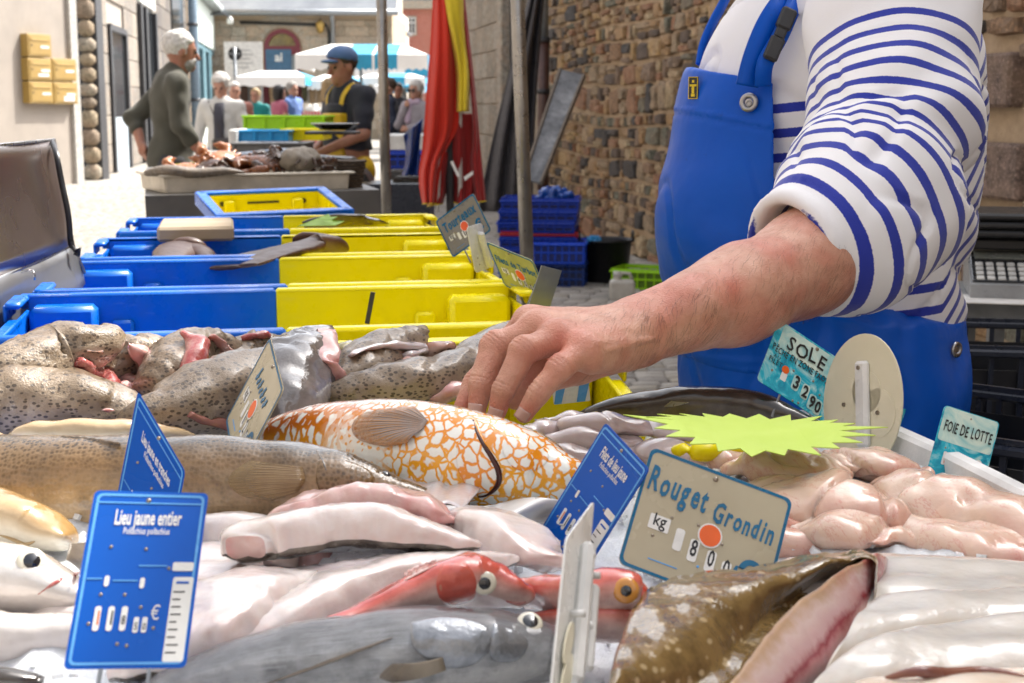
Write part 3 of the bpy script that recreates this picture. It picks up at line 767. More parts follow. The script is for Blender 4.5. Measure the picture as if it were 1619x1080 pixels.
k = NB('red_brick'); br = k.n('TexBrick', Vector=k.n('Mapping', Vector=k.obj(), Rotation=(math.pi/2, 0, 0)).outputs[0], Scale=3.0, Color1=(.42, .13, .09, 1), Color2=(.34, .10, .07, 1), Mortar=(.45, .33, .27, 1)); k.P(Base_Color=br.outputs[0], Roughness=.9); m_brick = k.m
rt, a_, b_ = far_house('red_brick_house', 'red brick house with pale window surrounds beyond the market', 626, 760, 8, 92, m_brick, [(645, 28, 657, 54), (690, 28, 702, 54)], m_end[1])
mb = MB(); mb.box(((a_.x+b_.x)/2, 91.8, a_.z), (b_.x-a_.x, .5, .5)); mb.build('cornice', m_end[1], rt)
mb = MB(); mb.prism([V((a_.x-.2, 91.8, a_.z+.25)), V((b_.x, 91.8, a_.z+.25)), V((b_.x, 94.5, a_.z+3.5)), V((a_.x-.2, 94.5, a_.z+3.5))], V((0, 0, .2))); mb.build('roof', m_slate, rt)
rt, a_, b_ = far_house('white_gabled_house', 'white rendered house between the stone building and the red brick house', 585, 634, 20, 84, m_white_r, [(592, 30, 598, 44)], m_end[1])

# ---- market canopies
m_canv = basic('white_canvas', (.80, .79, .77), (.74, .73, .71), rough=.7, scale=2, bump=.1)
m_canb = basic('turquoise_canvas', (.02, .30, .50), (.015, .25, .42), rough=.6, scale=2)
def canopy(label, ul, ur, vtop, vedge, vbot, Y, depth, stripes, poles=(), name='market_parasol'):
    """a hipped market parasol: top, valance; stripes = (u0,u1) turquoise bands along the front"""
    c = P((ul+ur)/2, vtop, Y+depth/2); rt = thing(name, label, 'parasol', (c.x, Y+depth/2, 0))
    a = P(ul, vedge, Y); b = P(ur, vedge, Y); ze_ = a.z; zb_ = P(ul, vbot, Y).z; zt_ = P((ul+ur)/2, vtop, Y+depth*.45).z
    xs = [a.x]+[P(x, vedge, Y).x for s in stripes for x in s]+[b.x]; 
    ridx0 = a.x+(b.x-a.x)*.22; ridx1 = a.x+(b.x-a.x)*.78
    for i in range(len(xs)-1):
        m = m_canb if i % 2 else m_canv; mb = MB(); n = 8
        def top(x): 
            return min(max(x, ridx0), ridx1)
        for j in range(n):
            xa, xb = xs[i]+(xs[i+1]-xs[i])*j/n, xs[i]+(xs[i+1]-xs[i])*(j+1)/n
            p = [V((xa, Y, ze_)), V((xb, Y, ze_)), V((top(xb), Y+depth*.45, zt_)), V((top(xa), Y+depth*.45, zt_))]
            mb.prism([q_ for q_ in p] if (p[2]-p[3]).length > 1e-4 else p[:3], V((0, 0, .012)))
            sc = .04*(1 if j % 2 else 0)
            mb.prism([V((xa, Y, ze_)), V((xb, Y, ze_)), V((xb, Y-.02, zb_-(sc))), V((xa, Y-.02, zb_-(.04-sc)))], V((0, .01, 0)))
        mb.build('canopy_panel', m, rt)
    for sx, X, T in ((-1, a.x, ridx0), (1, b.x, ridx1)):
        mb = MB(); mb.prism([V((X, Y, ze_)), V((T, Y+depth*.45, zt_)), V((X, Y+depth, ze_))], V((0, 0, .012)))
        mb.prism([V((X, Y, ze_)), V((X, Y+depth, ze_)), V((X, Y+depth, zb_)), V((X, Y, zb_))], V((.01, 0, 0))); mb.build('canopy_side', m_canv if sx < 0 else m_canb, rt)
    mb = MB(); mb.prism([V((a.x, Y+depth, ze_)), V((b.x, Y+depth, ze_)), V((ridx1, Y+depth*.45, zt_)), V((ridx0, Y+depth*.45, zt_))], V((0, 0, .012))); mb.build('canopy_back', m_canv, rt)
    mb = MB(); mb.tube([(c.x, Y+depth*.45, 0), (c.x, Y+depth*.45, zt_)], .03, 8); mb.build('pole', m_zinc, rt, True)
    for px2 in poles:
        x_ = P(px2, vedge, Y).x; mb = MB(); mb.tube([(x_, Y+.05, 0), (x_, Y+.05, ze_)], .02, 8); mb.build('pole', m_zinc, rt, True)
    return rt
canopy('largest white market parasol with turquoise bands, behind the vendor in the cap', 466, 676, 71, 87, 108, 27, 2.6, [(548, 588), (592, 628)])
canopy('white scalloped market canopy over the clothes stall left of the vendor', 372, 482, 113, 122, 135, 33, 2.5, [])
canopy('low white and blue market canopy partly behind the vendor', 486, 560, 119, 128, 140, 34, 2.5, [(520, 538)])
canopy('white and blue market canopy between the steel pole and the vendor', 560, 672, 117, 123, 133, 36, 2.5, [(600, 640)])
canopy('dark blue trimmed market canopy lowest behind the steel pole', 590, 672, 131, 136, 146, 42, 2.5, [(610, 665)])
canopy('far white canopy rising behind the striped ones', 560, 690, 93, 104, 120, 46, 3.0, [(640, 688)])
# garments and goods on the far stalls
def rack(label, u0, u1, v0, v1, Y, cols, seed):
    a_, b_ = P(u0, v0, Y), P(u1, v1, Y); r = random.Random(seed)
    rt = thing('clothes_rail', label, 'clothes rail', ((a_.x+b_.x)/2, Y, 0))
    mb = MB(); mb.tube([(a_.x, Y, a_.z), (b_.x, Y, a_.z)], .02, 8); mb.tube([(a_.x, Y, 0), (a_.x, Y, a_.z)], .02, 8); mb.tube([(b_.x, Y, 0), (b_.x, Y, a_.z)], .02, 8); mb.build('rail', m_zinc, rt)
    n = int((b_.x-a_.x)/.16)
    for i in range(n):
        x = a_.x+(i+.5)*(b_.x-a_.x)/n; h = r.uniform(.5, .95)*(a_.z-b_.z); w = r.uniform(.09, .17)
        mb = MB(); pts = [(x-w*.25, a_.z-.02), (x+w*.25, a_.z-.02), (x+w*.6, a_.z-.12), (x+w*.5, a_.z-h), (x-w*.55, a_.z-h+r.uniform(-.03, .03)), (x-w*.6, a_.z-.12)]
        mb.prism([V((p_[0], Y-.03+r.uniform(-.05, .05), p_[1])) for p_ in pts], V((0, .06, 0))); mb.build('garment', cols[r.randrange(len(cols))], rt)
gm = [basic('cloth_'+n, c, rough=.9) for n, c in (('umber', (.06, .035, .025)), ('wine', (.10, .02, .03)), ('olive', (.09, .09, .05)), ('tan', (.28, .20, .12)), ('navy', (.02, .035, .09)), ('grey', (.18, .18, .18)), ('rust', (.22, .09, .04)), ('cream', (.5, .45, .38)))]
rack('rail of dark clothes under the white scalloped canopy', 380, 440, 132, 190, 33.8, gm, 1)
rack('rail of brown bags and clothes left of the vendor', 440, 512, 128, 190, 34.5, gm[:4], 2)
rack('short rail of clothes under the low blue canopy', 488, 540, 138, 170, 35.5, gm, 3)
rack('rail of dark clothes beyond the steel pole', 600, 668, 140, 200, 38, gm[3:], 4)
ORD = ['first', 'second', 'third', 'fourth', 'fifth', 'sixth', 'seventh', 'eighth', 'ninth', 'tenth', 'eleventh', 'twelfth', 'thirteenth', 'fourteenth', 'fifteenth', 'sixteenth']
def goods_table(label, u0, u1, v, Y, cols, seed, cloth, n=14):
    a_, b_ = P(u0, v, Y), P(u1, v, Y); r = random.Random(seed); z = a_.z
    rt = thing('market_table', label, 'market table', ((a_.x+b_.x)/2, Y, 0))
    mb = MB(); mb.box(((a_.x+b_.x)/2, Y+.4, z-.02), (b_.x-a_.x, .8, .04)); mb.build('tabletop', m_white_p, rt)
    mb = MB(); k_ = 16
    for i in range(k_):
        xa, xb = a_.x+(b_.x-a_.x)*i/k_, a_.x+(b_.x-a_.x)*(i+1)/k_; o_ = .03*(i % 2)
        mb.prism([V((xa, Y-.01-o_, z)), V((xb, Y-.04+o_, z)), V((xb, Y-.06+o_, z-.75)), V((xa, Y-.03-o_, z-.75))], V((0, .01, 0)), mi=i % 2 if len(cloth) > 1 else 0)
    mb.build('table_skirt', cloth, rt)
    mb = MB()
    for sx in (a_.x+.05, b_.x-.05):
        for sy in (Y+.05, Y+.75): mb.box((sx, sy, z/2-.02), (.04, .04, z-.04))
    mb.build('legs', m_zinc, rt)
    gx = sorted(r.uniform(a_.x+.1, b_.x-.1) for _ in range(n))
    for i in range(n):
        w, h = r.uniform(.08, .2), r.uniform(.05, .22); x = gx[i]
        mb = MB(); mb.box((x, Y+r.uniform(.1, .7), z+h/2), (w, .14, h), Matrix.Rotation(r.uniform(-.5, .5), 3, 'Z'), bev=.02)
        tag(mb.build('bag', cols[r.randrange(len(cols))]), '%s small bag from the left on the %s' % (ORD[i], 'table with the red and white skirt' if seed == 5 else 'table behind the steel pole'), 'bag', 'goods on the far market tables')
goods_table('market table with white goods and a red and white striped skirt left of the vendor', 470, 510, 176, 31, [m_white_p, gm[7]], 5, [m_white_p, basic('red_cloth', (.5, .03, .03), rough=.8)], 8)
goods_table('market table with coloured goods behind the steel pole', 600, 668, 168, 36, [gm[1], gm[4], gm[6], gm[7], m_canb], 6, [m_canv], 12)
# ================================================================== the stall
def plastic(name, c, rough=.28, dirt=(.25, .22, .15)):
    k = NB(name); cc = k.mix(k.ramp(k.noise(18, 5, .7), [(.55, 0.), (.8, .35)]), (*c, 1), (*[x*.6+y*.12 for x, y in zip(c, dirt)], 1))
    scr = k.noise(7, 5, .75, vec=k.n('Mapping', Vector=k.obj(), Scale=(2.0, 30.0, 14.0)).outputs[0]); cc = k.mix(k.ramp(scr, [(.60, 0.), (.72, .28)]), cc, (*[min(1, x*.8+.16) for x in c], 1))
    k.P(Base_Color=cc, Roughness=k.ramp(k.noise(30, 4), [(.3, rough-.08), (.7, rough+.14)]), Specular_IOR_Level=.32); k.bump(k.noise(25, 3), .12, .004); return k.m
m_cblue = plastic('crate_blue', (.0, .12, .56)); m_cyel = plastic('crate_yellow', (.84, .72, .0)); m_navy = plastic('crate_navy', (.008, .045, .42)); m_lime = plastic('lime_plastic', (.30, .62, .01))
m_dgrey = plastic('crate_dark_grey', (.025, .03, .045)); m_red = plastic('crate_red', (.42, .02, .03))
TZ = .86; RIM = 1.01
# trestle table carrying the boxes and the iced display
tb = thing('stall_table', 'long stall table under the fish boxes and the iced fish', 'table', (-.2, 1.6, 0))
def row_pt(Y, x): return V((-.325-.143*(Y-2.0)+x, Y+x*.2, 0))
mb = MB(); mb.prism([V((-.78, .45, .82)), V((.43, .45, .82)), V((.43, 1.72, .82)), V((.12, 1.72, .82)), V((-.12, 4.1, .82)), V((-1.02, 4.1, .82)), V((-.72, 1.6, .82))], V((0, 0, .035)))
mb.build('tabletop', basic('table_board', (.35, .33, .30), rough=.7), tb)
for (x, y) in ((-.7, .55), (.36, .55), (-.62, 1.8), (.1, 1.65), (-.9, 4.0), (-.2, 4.0)):
    mb = MB(); mb.box((x, y, .41), (.045, .045, .82)); mb.build('leg', m_zinc, tb)

def crate_half(sx, L=.80, W=.45, H=.15, solid=True):
    """one half (sx=-1 left, +1 right) of a two-colour fish box"""
    mb = MB(); t = .006; x0, x1 = (0, L/2-.018) if sx > 0 else (-(L/2-.018), 0); cx = (x0+x1)/2; w = x1-x0
    wi = W/2-.02
    mb.box((cx, 0, .006), (w, wi*2, .008))
    for sy in (-1, 1):
        mb.box((cx, sy*(wi), H/2), (w, t, H), bev=.002)
        mb.box((cx+sx*.007, sy*(wi+.010), H-.003), (w+.014, .026, .010), bev=.004)         # rim
        mb.box((cx+sx*.007, sy*(wi+.021), H-.012), (w+.014, .005, .022), bev=.002)
        for q in range(2): mb.box((x0+w*(.3+.4*q), sy*(wi+.008), H*.45), (.006, .014, H*.8), bev=.001)
        mb.box((sx*(L/2-.075), sy*(wi-.028), H*.5-.006), (.10, .05, H-.012), bev=.008)       # stacking pockets
        mb.box((sx*(L/2-.16), sy*(wi-.008), H*.5-.02), (.035, .014, H-.04), bev=.005)
    ex = sx*(L/2-.018)
    mb.box((ex, 0, H/2-.01), (t, wi*2, H-.02), bev=.002)
    for sy in (-1, 1):
        mb.box((ex+sx*.010, sy*(wi*.78), H-.003), (.026, wi*.5, .010), bev=.004)
        mb.box((ex+sx*.021, sy*(wi*.78), H-.014), (.005, wi*.5, .026), bev=.002)
    mb.box((ex+sx*.008, 0, H-.028), (.022, wi*1.1, .010), bev=.004)
    mb.box((ex+sx*.020, 0, H-.048), (.005, wi*1.2, .04), bev=.002)
    return mb
CR = math.radians(11)
c0 = thing('fish_box', 'x', 'fish box', (0, 0, 0), 0, 'two-colour fish boxes in a row')
for sx, nm, m in ((-1, 'blue_half', m_cblue), (1, 'yellow_half', m_cyel)):
    o = crate_half(sx).build(nm, m, c0, world=False); smooth_angle(o, 40)
rows = [(.0, 1.605, 'nearest blue and yellow fish box, holding the spotted dogfish'), (0, 2.085, 'empty blue and yellow fish box right behind the dogfish, with a dark slot stain'),
        (0, 2.565, 'second empty blue and yellow fish box behind the dogfish'), (0, 3.06, 'blue and yellow fish box holding brown flatfish'),
        (0, 3.66, 'blue and yellow fish box farthest in the row, with a green paper leaf in it')]
for i, (dx, yc, lab) in enumerate(rows):
    z = TZ; x = -.335-.15*(yc-2.05)
    if i == 0: x += .03
    if i == 0: c0.location = (x, yc-.02, z-.035); c0.rotation_euler = (.15, 0, CR); c0['label'] = lab
    else: dup(c0, (x, yc, z), CR, lab)
# small slanting box on the last ones
p_ = P(428, 330, 4.35)
sb = dup(c0, (p_.x+.02, 4.25, RIM-.085), math.radians(15), 'blue fish box with a yellow lining lying slantwise behind the row')
for ch, m in zip(sb.children, (m_cyel, m_cblue)):
    pass
sb2 = thing('spare_fish_box', 'yellow lined fish box with a blue front lying slantwise behind the row', 'fish box', (p_.x, 4.45, RIM-.09), math.radians(14))
for c_ in list(sb.children): bpy.data.objects.remove(c_)
bpy.data.objects.remove(sb)
sb2.rotation_euler = (.15, -.02, math.radians(22)); sb2.location = (p_.x-.005, 4.42, RIM-.10)
def open_box(root, L, W, H, m_in, m_out, lug=True, holes=True):
    mb = MB(); t = .006
    mb.box((0, 0, .005), (L, W, .01)); 
    for sx in (-1, 1): mb.box((sx*(L/2), 0, H/2), (t, W, H), bev=.002)
    for sy in (-1, 1): mb.box((0, sy*W/2, H/2), (L, t, H), bev=.002)
    for sx in (-1, 1):
        for sy in (-1, 1): mb.box((sx*L*.3, sy*(W/2-.012), H*.5-.01), (L*.1, .02, H-.03), bev=.005)
    o = mb.build('lining', m_in, root, world=False); smooth_angle(o, 40)
    mb = MB()
    for sx in (-1, 1): mb.box((sx*(L/2+.012), 0, H-.004), (.034, W+.05, .012), bev=.004); mb.box((sx*(L/2+.026), 0, H-.02), (.006, W+.05, .04), bev=.002)
    for sy in (-1, 1): mb.box((0, sy*(W/2+.012), H-.004), (L+.04, .034, .012), bev=.004); mb.box((0, sy*(W/2+.026), H-.02), (L+.05, .006, .04), bev=.002); mb.box((0, sy*(W/2+.005), H/2-.01), (L, .006, H-.02))
    o = mb.build('rim', m_out, root, world=False); smooth_angle(o, 40)
open_box(sb2, .36, .29, .11, m_cyel, m_cblue)
mb = MB(); mb.box((0, -.145-.03, .03), (.41, .004, .08)); mb.build('front_panel', m_cblue, sb2, world=False)
mb = MB()
for q in (-.13, .13): mb.tube([(q, .141, .075), (q, .135, .075)], .008, 10)
mb.box((0, .139, .075), (.10, .004, .006)); mb.build('slot', m_darkm, sb2, world=False)
# cutting board lying over the boxes
a_ = G(248, 368, 1.035); b_ = G(370, 366, 1.035); mb = MB(); ax = (b_-a_).normalized(); ay = V((-ax.y, ax.x, 0)); ctr = (a_+b_)/2+ay*.12
m_board = basic('scrubbed_wood', (.36, .29, .20), (.30, .23, .15), rough=.7, scale=6)
mb.box(ctr+V((0, 0, -.004)), ((b_-a_).length, .26, .032), Matrix((ax, ay, V((0, 0, 1)))).transposed(), bev=.006)
tag(mb.build('cutting_board', m_board), 'pale wooden cutting board lying across the left end of the boxes', 'cutting board')
# dark weed slips on the box walls
mb = MB(); mb.box(V(P(585, 487, 2.268)), (.0075, .003, .052), Matrix.Rotation(.2, 3, 'Y')); tag(mb.build('label_slip', m_darkm), 'thin dark strip stuck on the yellow inner wall of the nearest empty box', 'strip')

# stainless side screen
m_screen = basic('stainless_sheet', (.30, .25, .24), (.20, .165, .16), rough=.28, metal=.9, scale=2, bump=.04, bscale=5, bdist=.004)
rt = thing('steel_side_screen', 'scratched stainless steel side screen standing left of the fish boxes', 'screen', tuple(P(60, 560, 2.3)))
TLs, TRs, CRs, BRs, BLs, CLs = P(-70, 236, 2.05), P(86, 221, 2.7), P(116, 388, 2.62), P(134, 432, 2.60), P(-70, 600, 1.95), P(-70, 470, 2.0)
def quad_sheet(a, b, c, d, th=.003, nu=10, nv=8, wob=.002):
    def f(s, t): 
        p = (a*(1-s)+b*s)*(1-t)+(d*(1-s)+c*s)*t; return p+V((wob*math.sin(7*s+3*t), 0, wob*math.sin(5*t+4*s)))
    return f
sheet('upper_sheet', quad_sheet(TLs, TRs, CRs, CLs), 12, 8, m_screen, rt, .003)
m_screen2 = basic('stainless_sheet_lower', (.26, .27, .30), (.20, .21, .23), rough=.35, metal=.7, scale=3, bump=.1, bscale=14)
sheet('lower_sheet', quad_sheet(CLs, CRs, BRs+V((0, 0, -.02)), BLs+V((0, 0, -.12))), 12, 6, m_screen2, rt, .003)
mb = MB(); mb.tube([TLs, TRs], .003, 8); mb.tube([TRs, CRs, BRs], .003, 8); mb.tube([CLs, CRs], .0025, 8); mb.build('folded_edge', m_steel, rt, True)
strap = [P(80, 220, 2.68), P(88, 240, 2.6), P(98, 290, 2.58), P(108, 340, 2.57), P(112, 384, 2.57), P(118, 394, 2.57)]
def strip(name, pts, w, th, mat, parent=None, wd=V((1, 0, 0)), lab=None):
    C_ = catmull([tuple(p) for p in pts], 40)
    def f(s, t):
        i = min(int(s*39), 39); return V(C_[i])+V(wd)*(t-.5)*w
    return sheet(name, f, 39, 1, mat, parent, th)
o = strip('strap', strap, .010, .002, m_black, rt, V((1, .2, .1)))
mb = MB(); mb.tube([P(114, 390, 2.57), P(120, 398, 2.56), P(126, 392, 2.56), P(124, 404, 2.56), P(118, 400, 2.56)], .004, 8); mb.build('knot', m_black, rt, True)
mb = MB(); mb.tube([P(33, 430, 2.2), P(45, 427, 2.19), P(52, 428, 2.18), P(55, 436, 2.18), P(55, 443, 2.18)], .0016, 8); mb.build('hook', m_steel, rt, True)

# ------------------------------------------------------------------ canopy poles
def canopy_pole(u0, v0, u1, v1, Y, r, label, zb=0.0):
    a, b = P(u0, v0, Y), P(u1, v1, Y); d = (b-a)/(b.z-a.z); top = a+d*(2.6-a.z); bot = a+d*(zb-a.z)
    rt = thing('canopy_pole', label, 'pole', tuple(bot), 0, 'steel canopy poles')
    mb = MB(); mb.tube([bot, top], r, 20); mb.build('tube', m_steelp, rt, True)
    mb = MB(); mb.box(bot+V((0, 0, .006)), (.16, .16, .012), bev=.002); mb.build('foot_plate', m_steelp, rt)
    return rt, a, d, r
m_steelp = basic('weathered_steel', (.36, .345, .32), (.24, .225, .21), rough=.33, metal=.9, scale=9, bump=.12, bscale=60)
rt, a, d, r = canopy_pole(818, 0, 833, 405, 4.6, .0225, 'thick steel canopy pole in front of the blue crate stack')
rr = random.Random(4)
for q in range(16):
    zz = .95+rr.random()*.95; p = a+d*(zz-a.z); an = rr.uniform(-2.6, -.5)
    mb = MB(); e = V((math.cos(an), math.sin(an), 0)); mb.tube([p+e*(r-.001), p+e*(r+.0006)], .0022, 8); mb.build('pin_hole', m_darkm, rt)
rt, a, d, r = canopy_pole(603, 0, 611, 335, 6.6, .0235, 'dark steel canopy pole beside the vendor in the cap')

# ------------------------------------------------------------------ closed red and yellow parasol
def cloth_mat(name, c, c2=None, rough=.75):
    k = NB(name); cc = k.mix(k.noise(6, 4), (*c, 1), (*(c2 or [x*.8 for x in c]), 1)); k.P(Base_Color=cc, Roughness=rough, Sheen_Weight=.1); k.bump(k.noise(30, 4), .25, .006); return k.m
m_rcl = cloth_mat('red_canvas', (.62, .025, .006)); m_ycl = cloth_mat('yellow_canvas', (.72, .56, .02)); m_rcl2 = cloth_mat('dark_red_canvas', (.30, .008, .008))
YP = 7.0
pc = P(712, 345, YP); rp = thing('closed_parasol', 'closed parasol with hanging red and yellow canvas beside the stone house', 'parasol', (pc.x, YP, 0))
mb = MB(); mb.tube([(pc.x, YP, 0), (pc.x, YP, 2.6)], .02, 12); mb.build('pole', m_darkm, rp, True)
mb = MB(); mb.tube([(pc.x+.05, YP-.02, .7), (pc.x+.05, YP-.02, 1.7)], .011, 8); mb.tube([(pc.x-.06, YP-.04, .8), (pc.x-.03, YP-.04, 1.5)], .009, 8); mb.tube([(pc.x+.09, YP+.04, .8), (pc.x+.05, YP+.03, 1.5)], .009, 8); mb.build('rib', m_white_p, rp, True)
mb = MB(); mb.box((pc.x, YP, .04), (.5, .5, .08), bev=.01); mb.build('base', m_dgrey, rp)
def panel(name, left, right, mat, Yo=0.0, folds=5, amp=.02, ph=0.0, thick=.004, par=None, trim=None):
    """left/right: outline columns [(u,v)...] from top to bottom"""
    Lc = catmull([(a, b) for a, b in left], 50); Rc = catmull([(a, b) for a, b in right], 50)
    def f(s, t):
        i = int(round(t*49)); u = Lc[i][0]*(1-s)+Rc[i][0]*s; v = Lc[i][1]*(1-s)+Rc[i][1]*s
        y = YP+Yo+amp*(.4+t)*math.sin(folds*math.pi*s+ph+1.2*t)+.012*math.sin(9*t+4*s) - .06*math.sin(math.pi*s)
        return P(u, v, y)
    o = sheet(name, f, 44, 49, mat, par or rp, thick)
    if trim:
        mb = MB(); mb.tube([f(i/30, 1)+V((0, -.004, 0)) for i in range(31)], .0035, 6); mb.build('hem', trim, rp, True)
    return o
panel('red_panel', [(686, -40), (681, 60), (674, 150), (668, 230), (662, 280), (668, 322)], [(705, -40), (720, 60), (724, 150), (724, 200), (700, 250), (690, 322)], m_rcl, -.03, 5, .02, 0, trim=m_ycl)
panel('red_panel', [(722, -40), (733, 60), (745, 160), (748, 220), (744, 260), (752, 320)], [(730, -40), (742, 60), (752, 150), (758, 220), (763, 270), (768, 318)], m_rcl2, .0, 3, .012, 1, trim=m_ycl)
panel('inner_red_panel', [(690, 180), (700, 230), (704, 290), (712, 318)], [(748, 180), (748, 230), (750, 290), (745, 330)], m_rcl2, .04, 5, .015, 2, trim=m_ycl)
panel('inner_red_panel', [(672, 240), (672, 290), (676, 326)], [(712, 240), (708, 290), (700, 322)], m_rcl2, .02, 4, .012, .5, trim=m_ycl)
panel('yellow_panel', [(688, -40), (700, 20), (712, 60), (721, 110), (722, 177)], [(730, -40), (733, 20), (738, 70), (742, 120), (741, 176)], m_ycl, -.062, 4, .012, .3)
mb = MB(); mb.prism([P(733, 280, 6.90), P(748, 270, 6.90), P(748, 276, 6.90), P(735, 286, 6.90)], V((0, .004, 0))); mb.prism([P(712, 256, 6.9), P(716, 254, 6.9), P(727, 278, 6.9), P(723, 280, 6.9)], V((0, .004, 0))); mb.build('white_tape', m_canv, rp)

# ------------------------------------------------------------------ blue tarpaulin, boxes and blocks behind the far stall
def tf(s, t):
    u = 626+ (668-626)*s + (12-18*s)*math.sin(t*2.2)*.9 + 12*(1-t)*(1-s); v = 188+ (278-188)*t + (1-s)*(1-t)*26
    return P(u, v, 8.2+.05*math.sin(9*s+3*t)-.1*math.sin(math.pi*s))
o = sheet('blue_tarpaulin', tf, 30, 24, basic('blue_tarp', (.006, .035, .20), rough=.35, bump=.4, bscale=12, bdist=.01), thick=.004); tag(o, 'dark blue tarpaulin hanging left of the red parasol', 'tarpaulin')
def solid_crate(name, label, cat, c, L, W, H, rz, m, group=None, rows=3, cols=8, handle=True):
    """ventilated crate with a grid of openings (real bars)"""
    rt = thing(name, label, cat, c, rz, group); mb = MB(); t = .008
    mb.box((0, 0, .006), (L, W, .010))
    for sy in (-1, 1):
        y = sy*(W/2-t/2)
        for q in range(rows+1): mb.box((0, y, H*q/rows*.96+.012), (L, t, .014))
        for q in range(cols+1): mb.box((-L/2+.012+(L-.024)*q/cols, y, H/2), (.010, t*.9, H*.98))
    for sx in (-1, 1):
        x = sx*(L/2-t/2)
        for q in range(rows+1): mb.box((x, 0, H*q/rows*.96+.012), (t, W-.02, .014))
        for q in range(max(3, cols//2)+1): mb.box((x, -W/2+.014+(W-.028)*q/max(3, cols//2), H/2), (t*.9, .010, H*.98))
    mb.build('lattice_side', m, rt, world=False)
    mb = MB()
    for sy in (-1, 1): mb.box((0, sy*W/2, H-.008), (L+.02, .022, .016), bev=.004)
    for sx in (-1, 1): mb.box((sx*L/2, 0, H-.008), (.022, W-.022, .016), bev=.004)
    mb.build('rim', m, rt, world=False)
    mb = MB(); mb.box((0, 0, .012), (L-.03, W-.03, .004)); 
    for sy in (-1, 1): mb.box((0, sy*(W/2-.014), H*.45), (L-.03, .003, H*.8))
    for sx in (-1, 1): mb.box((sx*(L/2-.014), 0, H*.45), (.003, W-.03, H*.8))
    mb.build('shaded_inner_wall', basic('shadowed_'+m.name, tuple(x*.35 for x in m.node_tree.nodes['Mix'].inputs[6].default_value[:3]), rough=.5), rt, world=False)  # crate colour darkened to paint in the shade behind the slots
    return rt
a_ = G(850, 446, 0); zc = 0.0; cr0 = None
ords = ['lowest', 'second lowest', 'third lowest', 'fourth lowest', 'sixth from the top', 'fourth from the top', 'third from the top', 'second from the top', 'topmost']
cz = 0
for i in range(8):
    hh = .078; nm = ['lowest', 'second', 'third', 'fourth', None, 'sixth', 'seventh', 'topmost'][i]
    red = (i == 4)
    lab = 'thin red crate in the middle of the tall navy crate stack' if red else ('topmost navy crate of the tall stack, under a blue bag' if i == 7 else 'lowest navy crate of the tall stack by the stone wall' if i == 0 else 'navy crate, %s from the ground in the tall stack behind the steel pole' % nm)
    c = (a_.x+.02+.012*math.sin(i*2.1), a_.y+.15, cz+.002)
    if red:
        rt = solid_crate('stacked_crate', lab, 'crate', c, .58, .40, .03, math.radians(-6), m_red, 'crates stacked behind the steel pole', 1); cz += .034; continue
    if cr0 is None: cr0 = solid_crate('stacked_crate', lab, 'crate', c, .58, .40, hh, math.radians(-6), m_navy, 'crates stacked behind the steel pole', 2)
    else: dup(cr0, c, math.radians(-6+1.5*math.sin(i)), lab)
    cz += hh+.006
    if i == 0: pass
# bright blue open crate pair in front
b_ = G(882, 450, 0)
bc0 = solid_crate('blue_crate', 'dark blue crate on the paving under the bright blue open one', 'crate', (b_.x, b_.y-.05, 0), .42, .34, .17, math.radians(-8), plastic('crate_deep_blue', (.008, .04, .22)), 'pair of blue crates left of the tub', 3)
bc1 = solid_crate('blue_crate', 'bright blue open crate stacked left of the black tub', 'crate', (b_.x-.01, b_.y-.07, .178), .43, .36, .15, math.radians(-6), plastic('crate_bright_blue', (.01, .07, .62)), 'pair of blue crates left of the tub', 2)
# blue bag crumpled on stack
def blob(name, label, cat, c, r, mat, seed=1, amp=.25, h=None, sc=3.0, group=None):
    c = V(c); rm = max(r)
    me = surf(name, lambda X: ell(X, c, r), [c[i]-r[i]*1.5 for i in range(3)], [c[i]+r[i]*1.5 for i in range(3)], h or rm/14, disp=lambda co, n: nz(co-np.array(c, np.float32), sc/rm, seed)*rm*amp)
    return tag(link(name, me, mat), label, cat, group)
blob('blue_bag', 'crumpled blue plastic bag on top of the navy crate stack', 'bag', (a_.x+.12, a_.y+.15, .64), (.13, .1, .06), basic('blue_bag_film', (.01, .08, .40), rough=.25), 2, .35)
# black tub
tc = G(960, 452, 0); tc.y += .2
rt = thing('black_tub', 'black rubber tub with two handles on the paving by the stone wall', 'tub', tuple(tc))
mb = MB(); rr_ = .205; hh = .33
mb.lathe([(.001, 0), (.15, 0), (.16, .02), (.195, hh-.02), (.215, hh-.015), (.217, hh), (.200, hh), (.188, hh-.03), (.15, .03), (.001, .03)], tc, 36); mb.build('bucket', plastic('black_rubber', (.010, .010, .013), .4), rt, True)
for sx in (-1, 1):
    mb = MB(); mb.tube([tc+V((sx*.20, y, z)) for y, z in [(-.055, hh-.01), (-.05, hh+.03), (-.03, hh+.055), (0, hh+.06), (.03, hh+.055), (.05, hh+.03), (.055, hh-.01)]], .009, 8); mb.build('handle', m_black, rt, True)
blob('blue_rag', 'bright blue plastic rag on the rim of the black tub', 'rag', (tc.x-.10, tc.y-.14, hh+.005), (.055, .04, .03), basic('cyan_film', (.02, .25, .55), rough=.3), 5, .4)
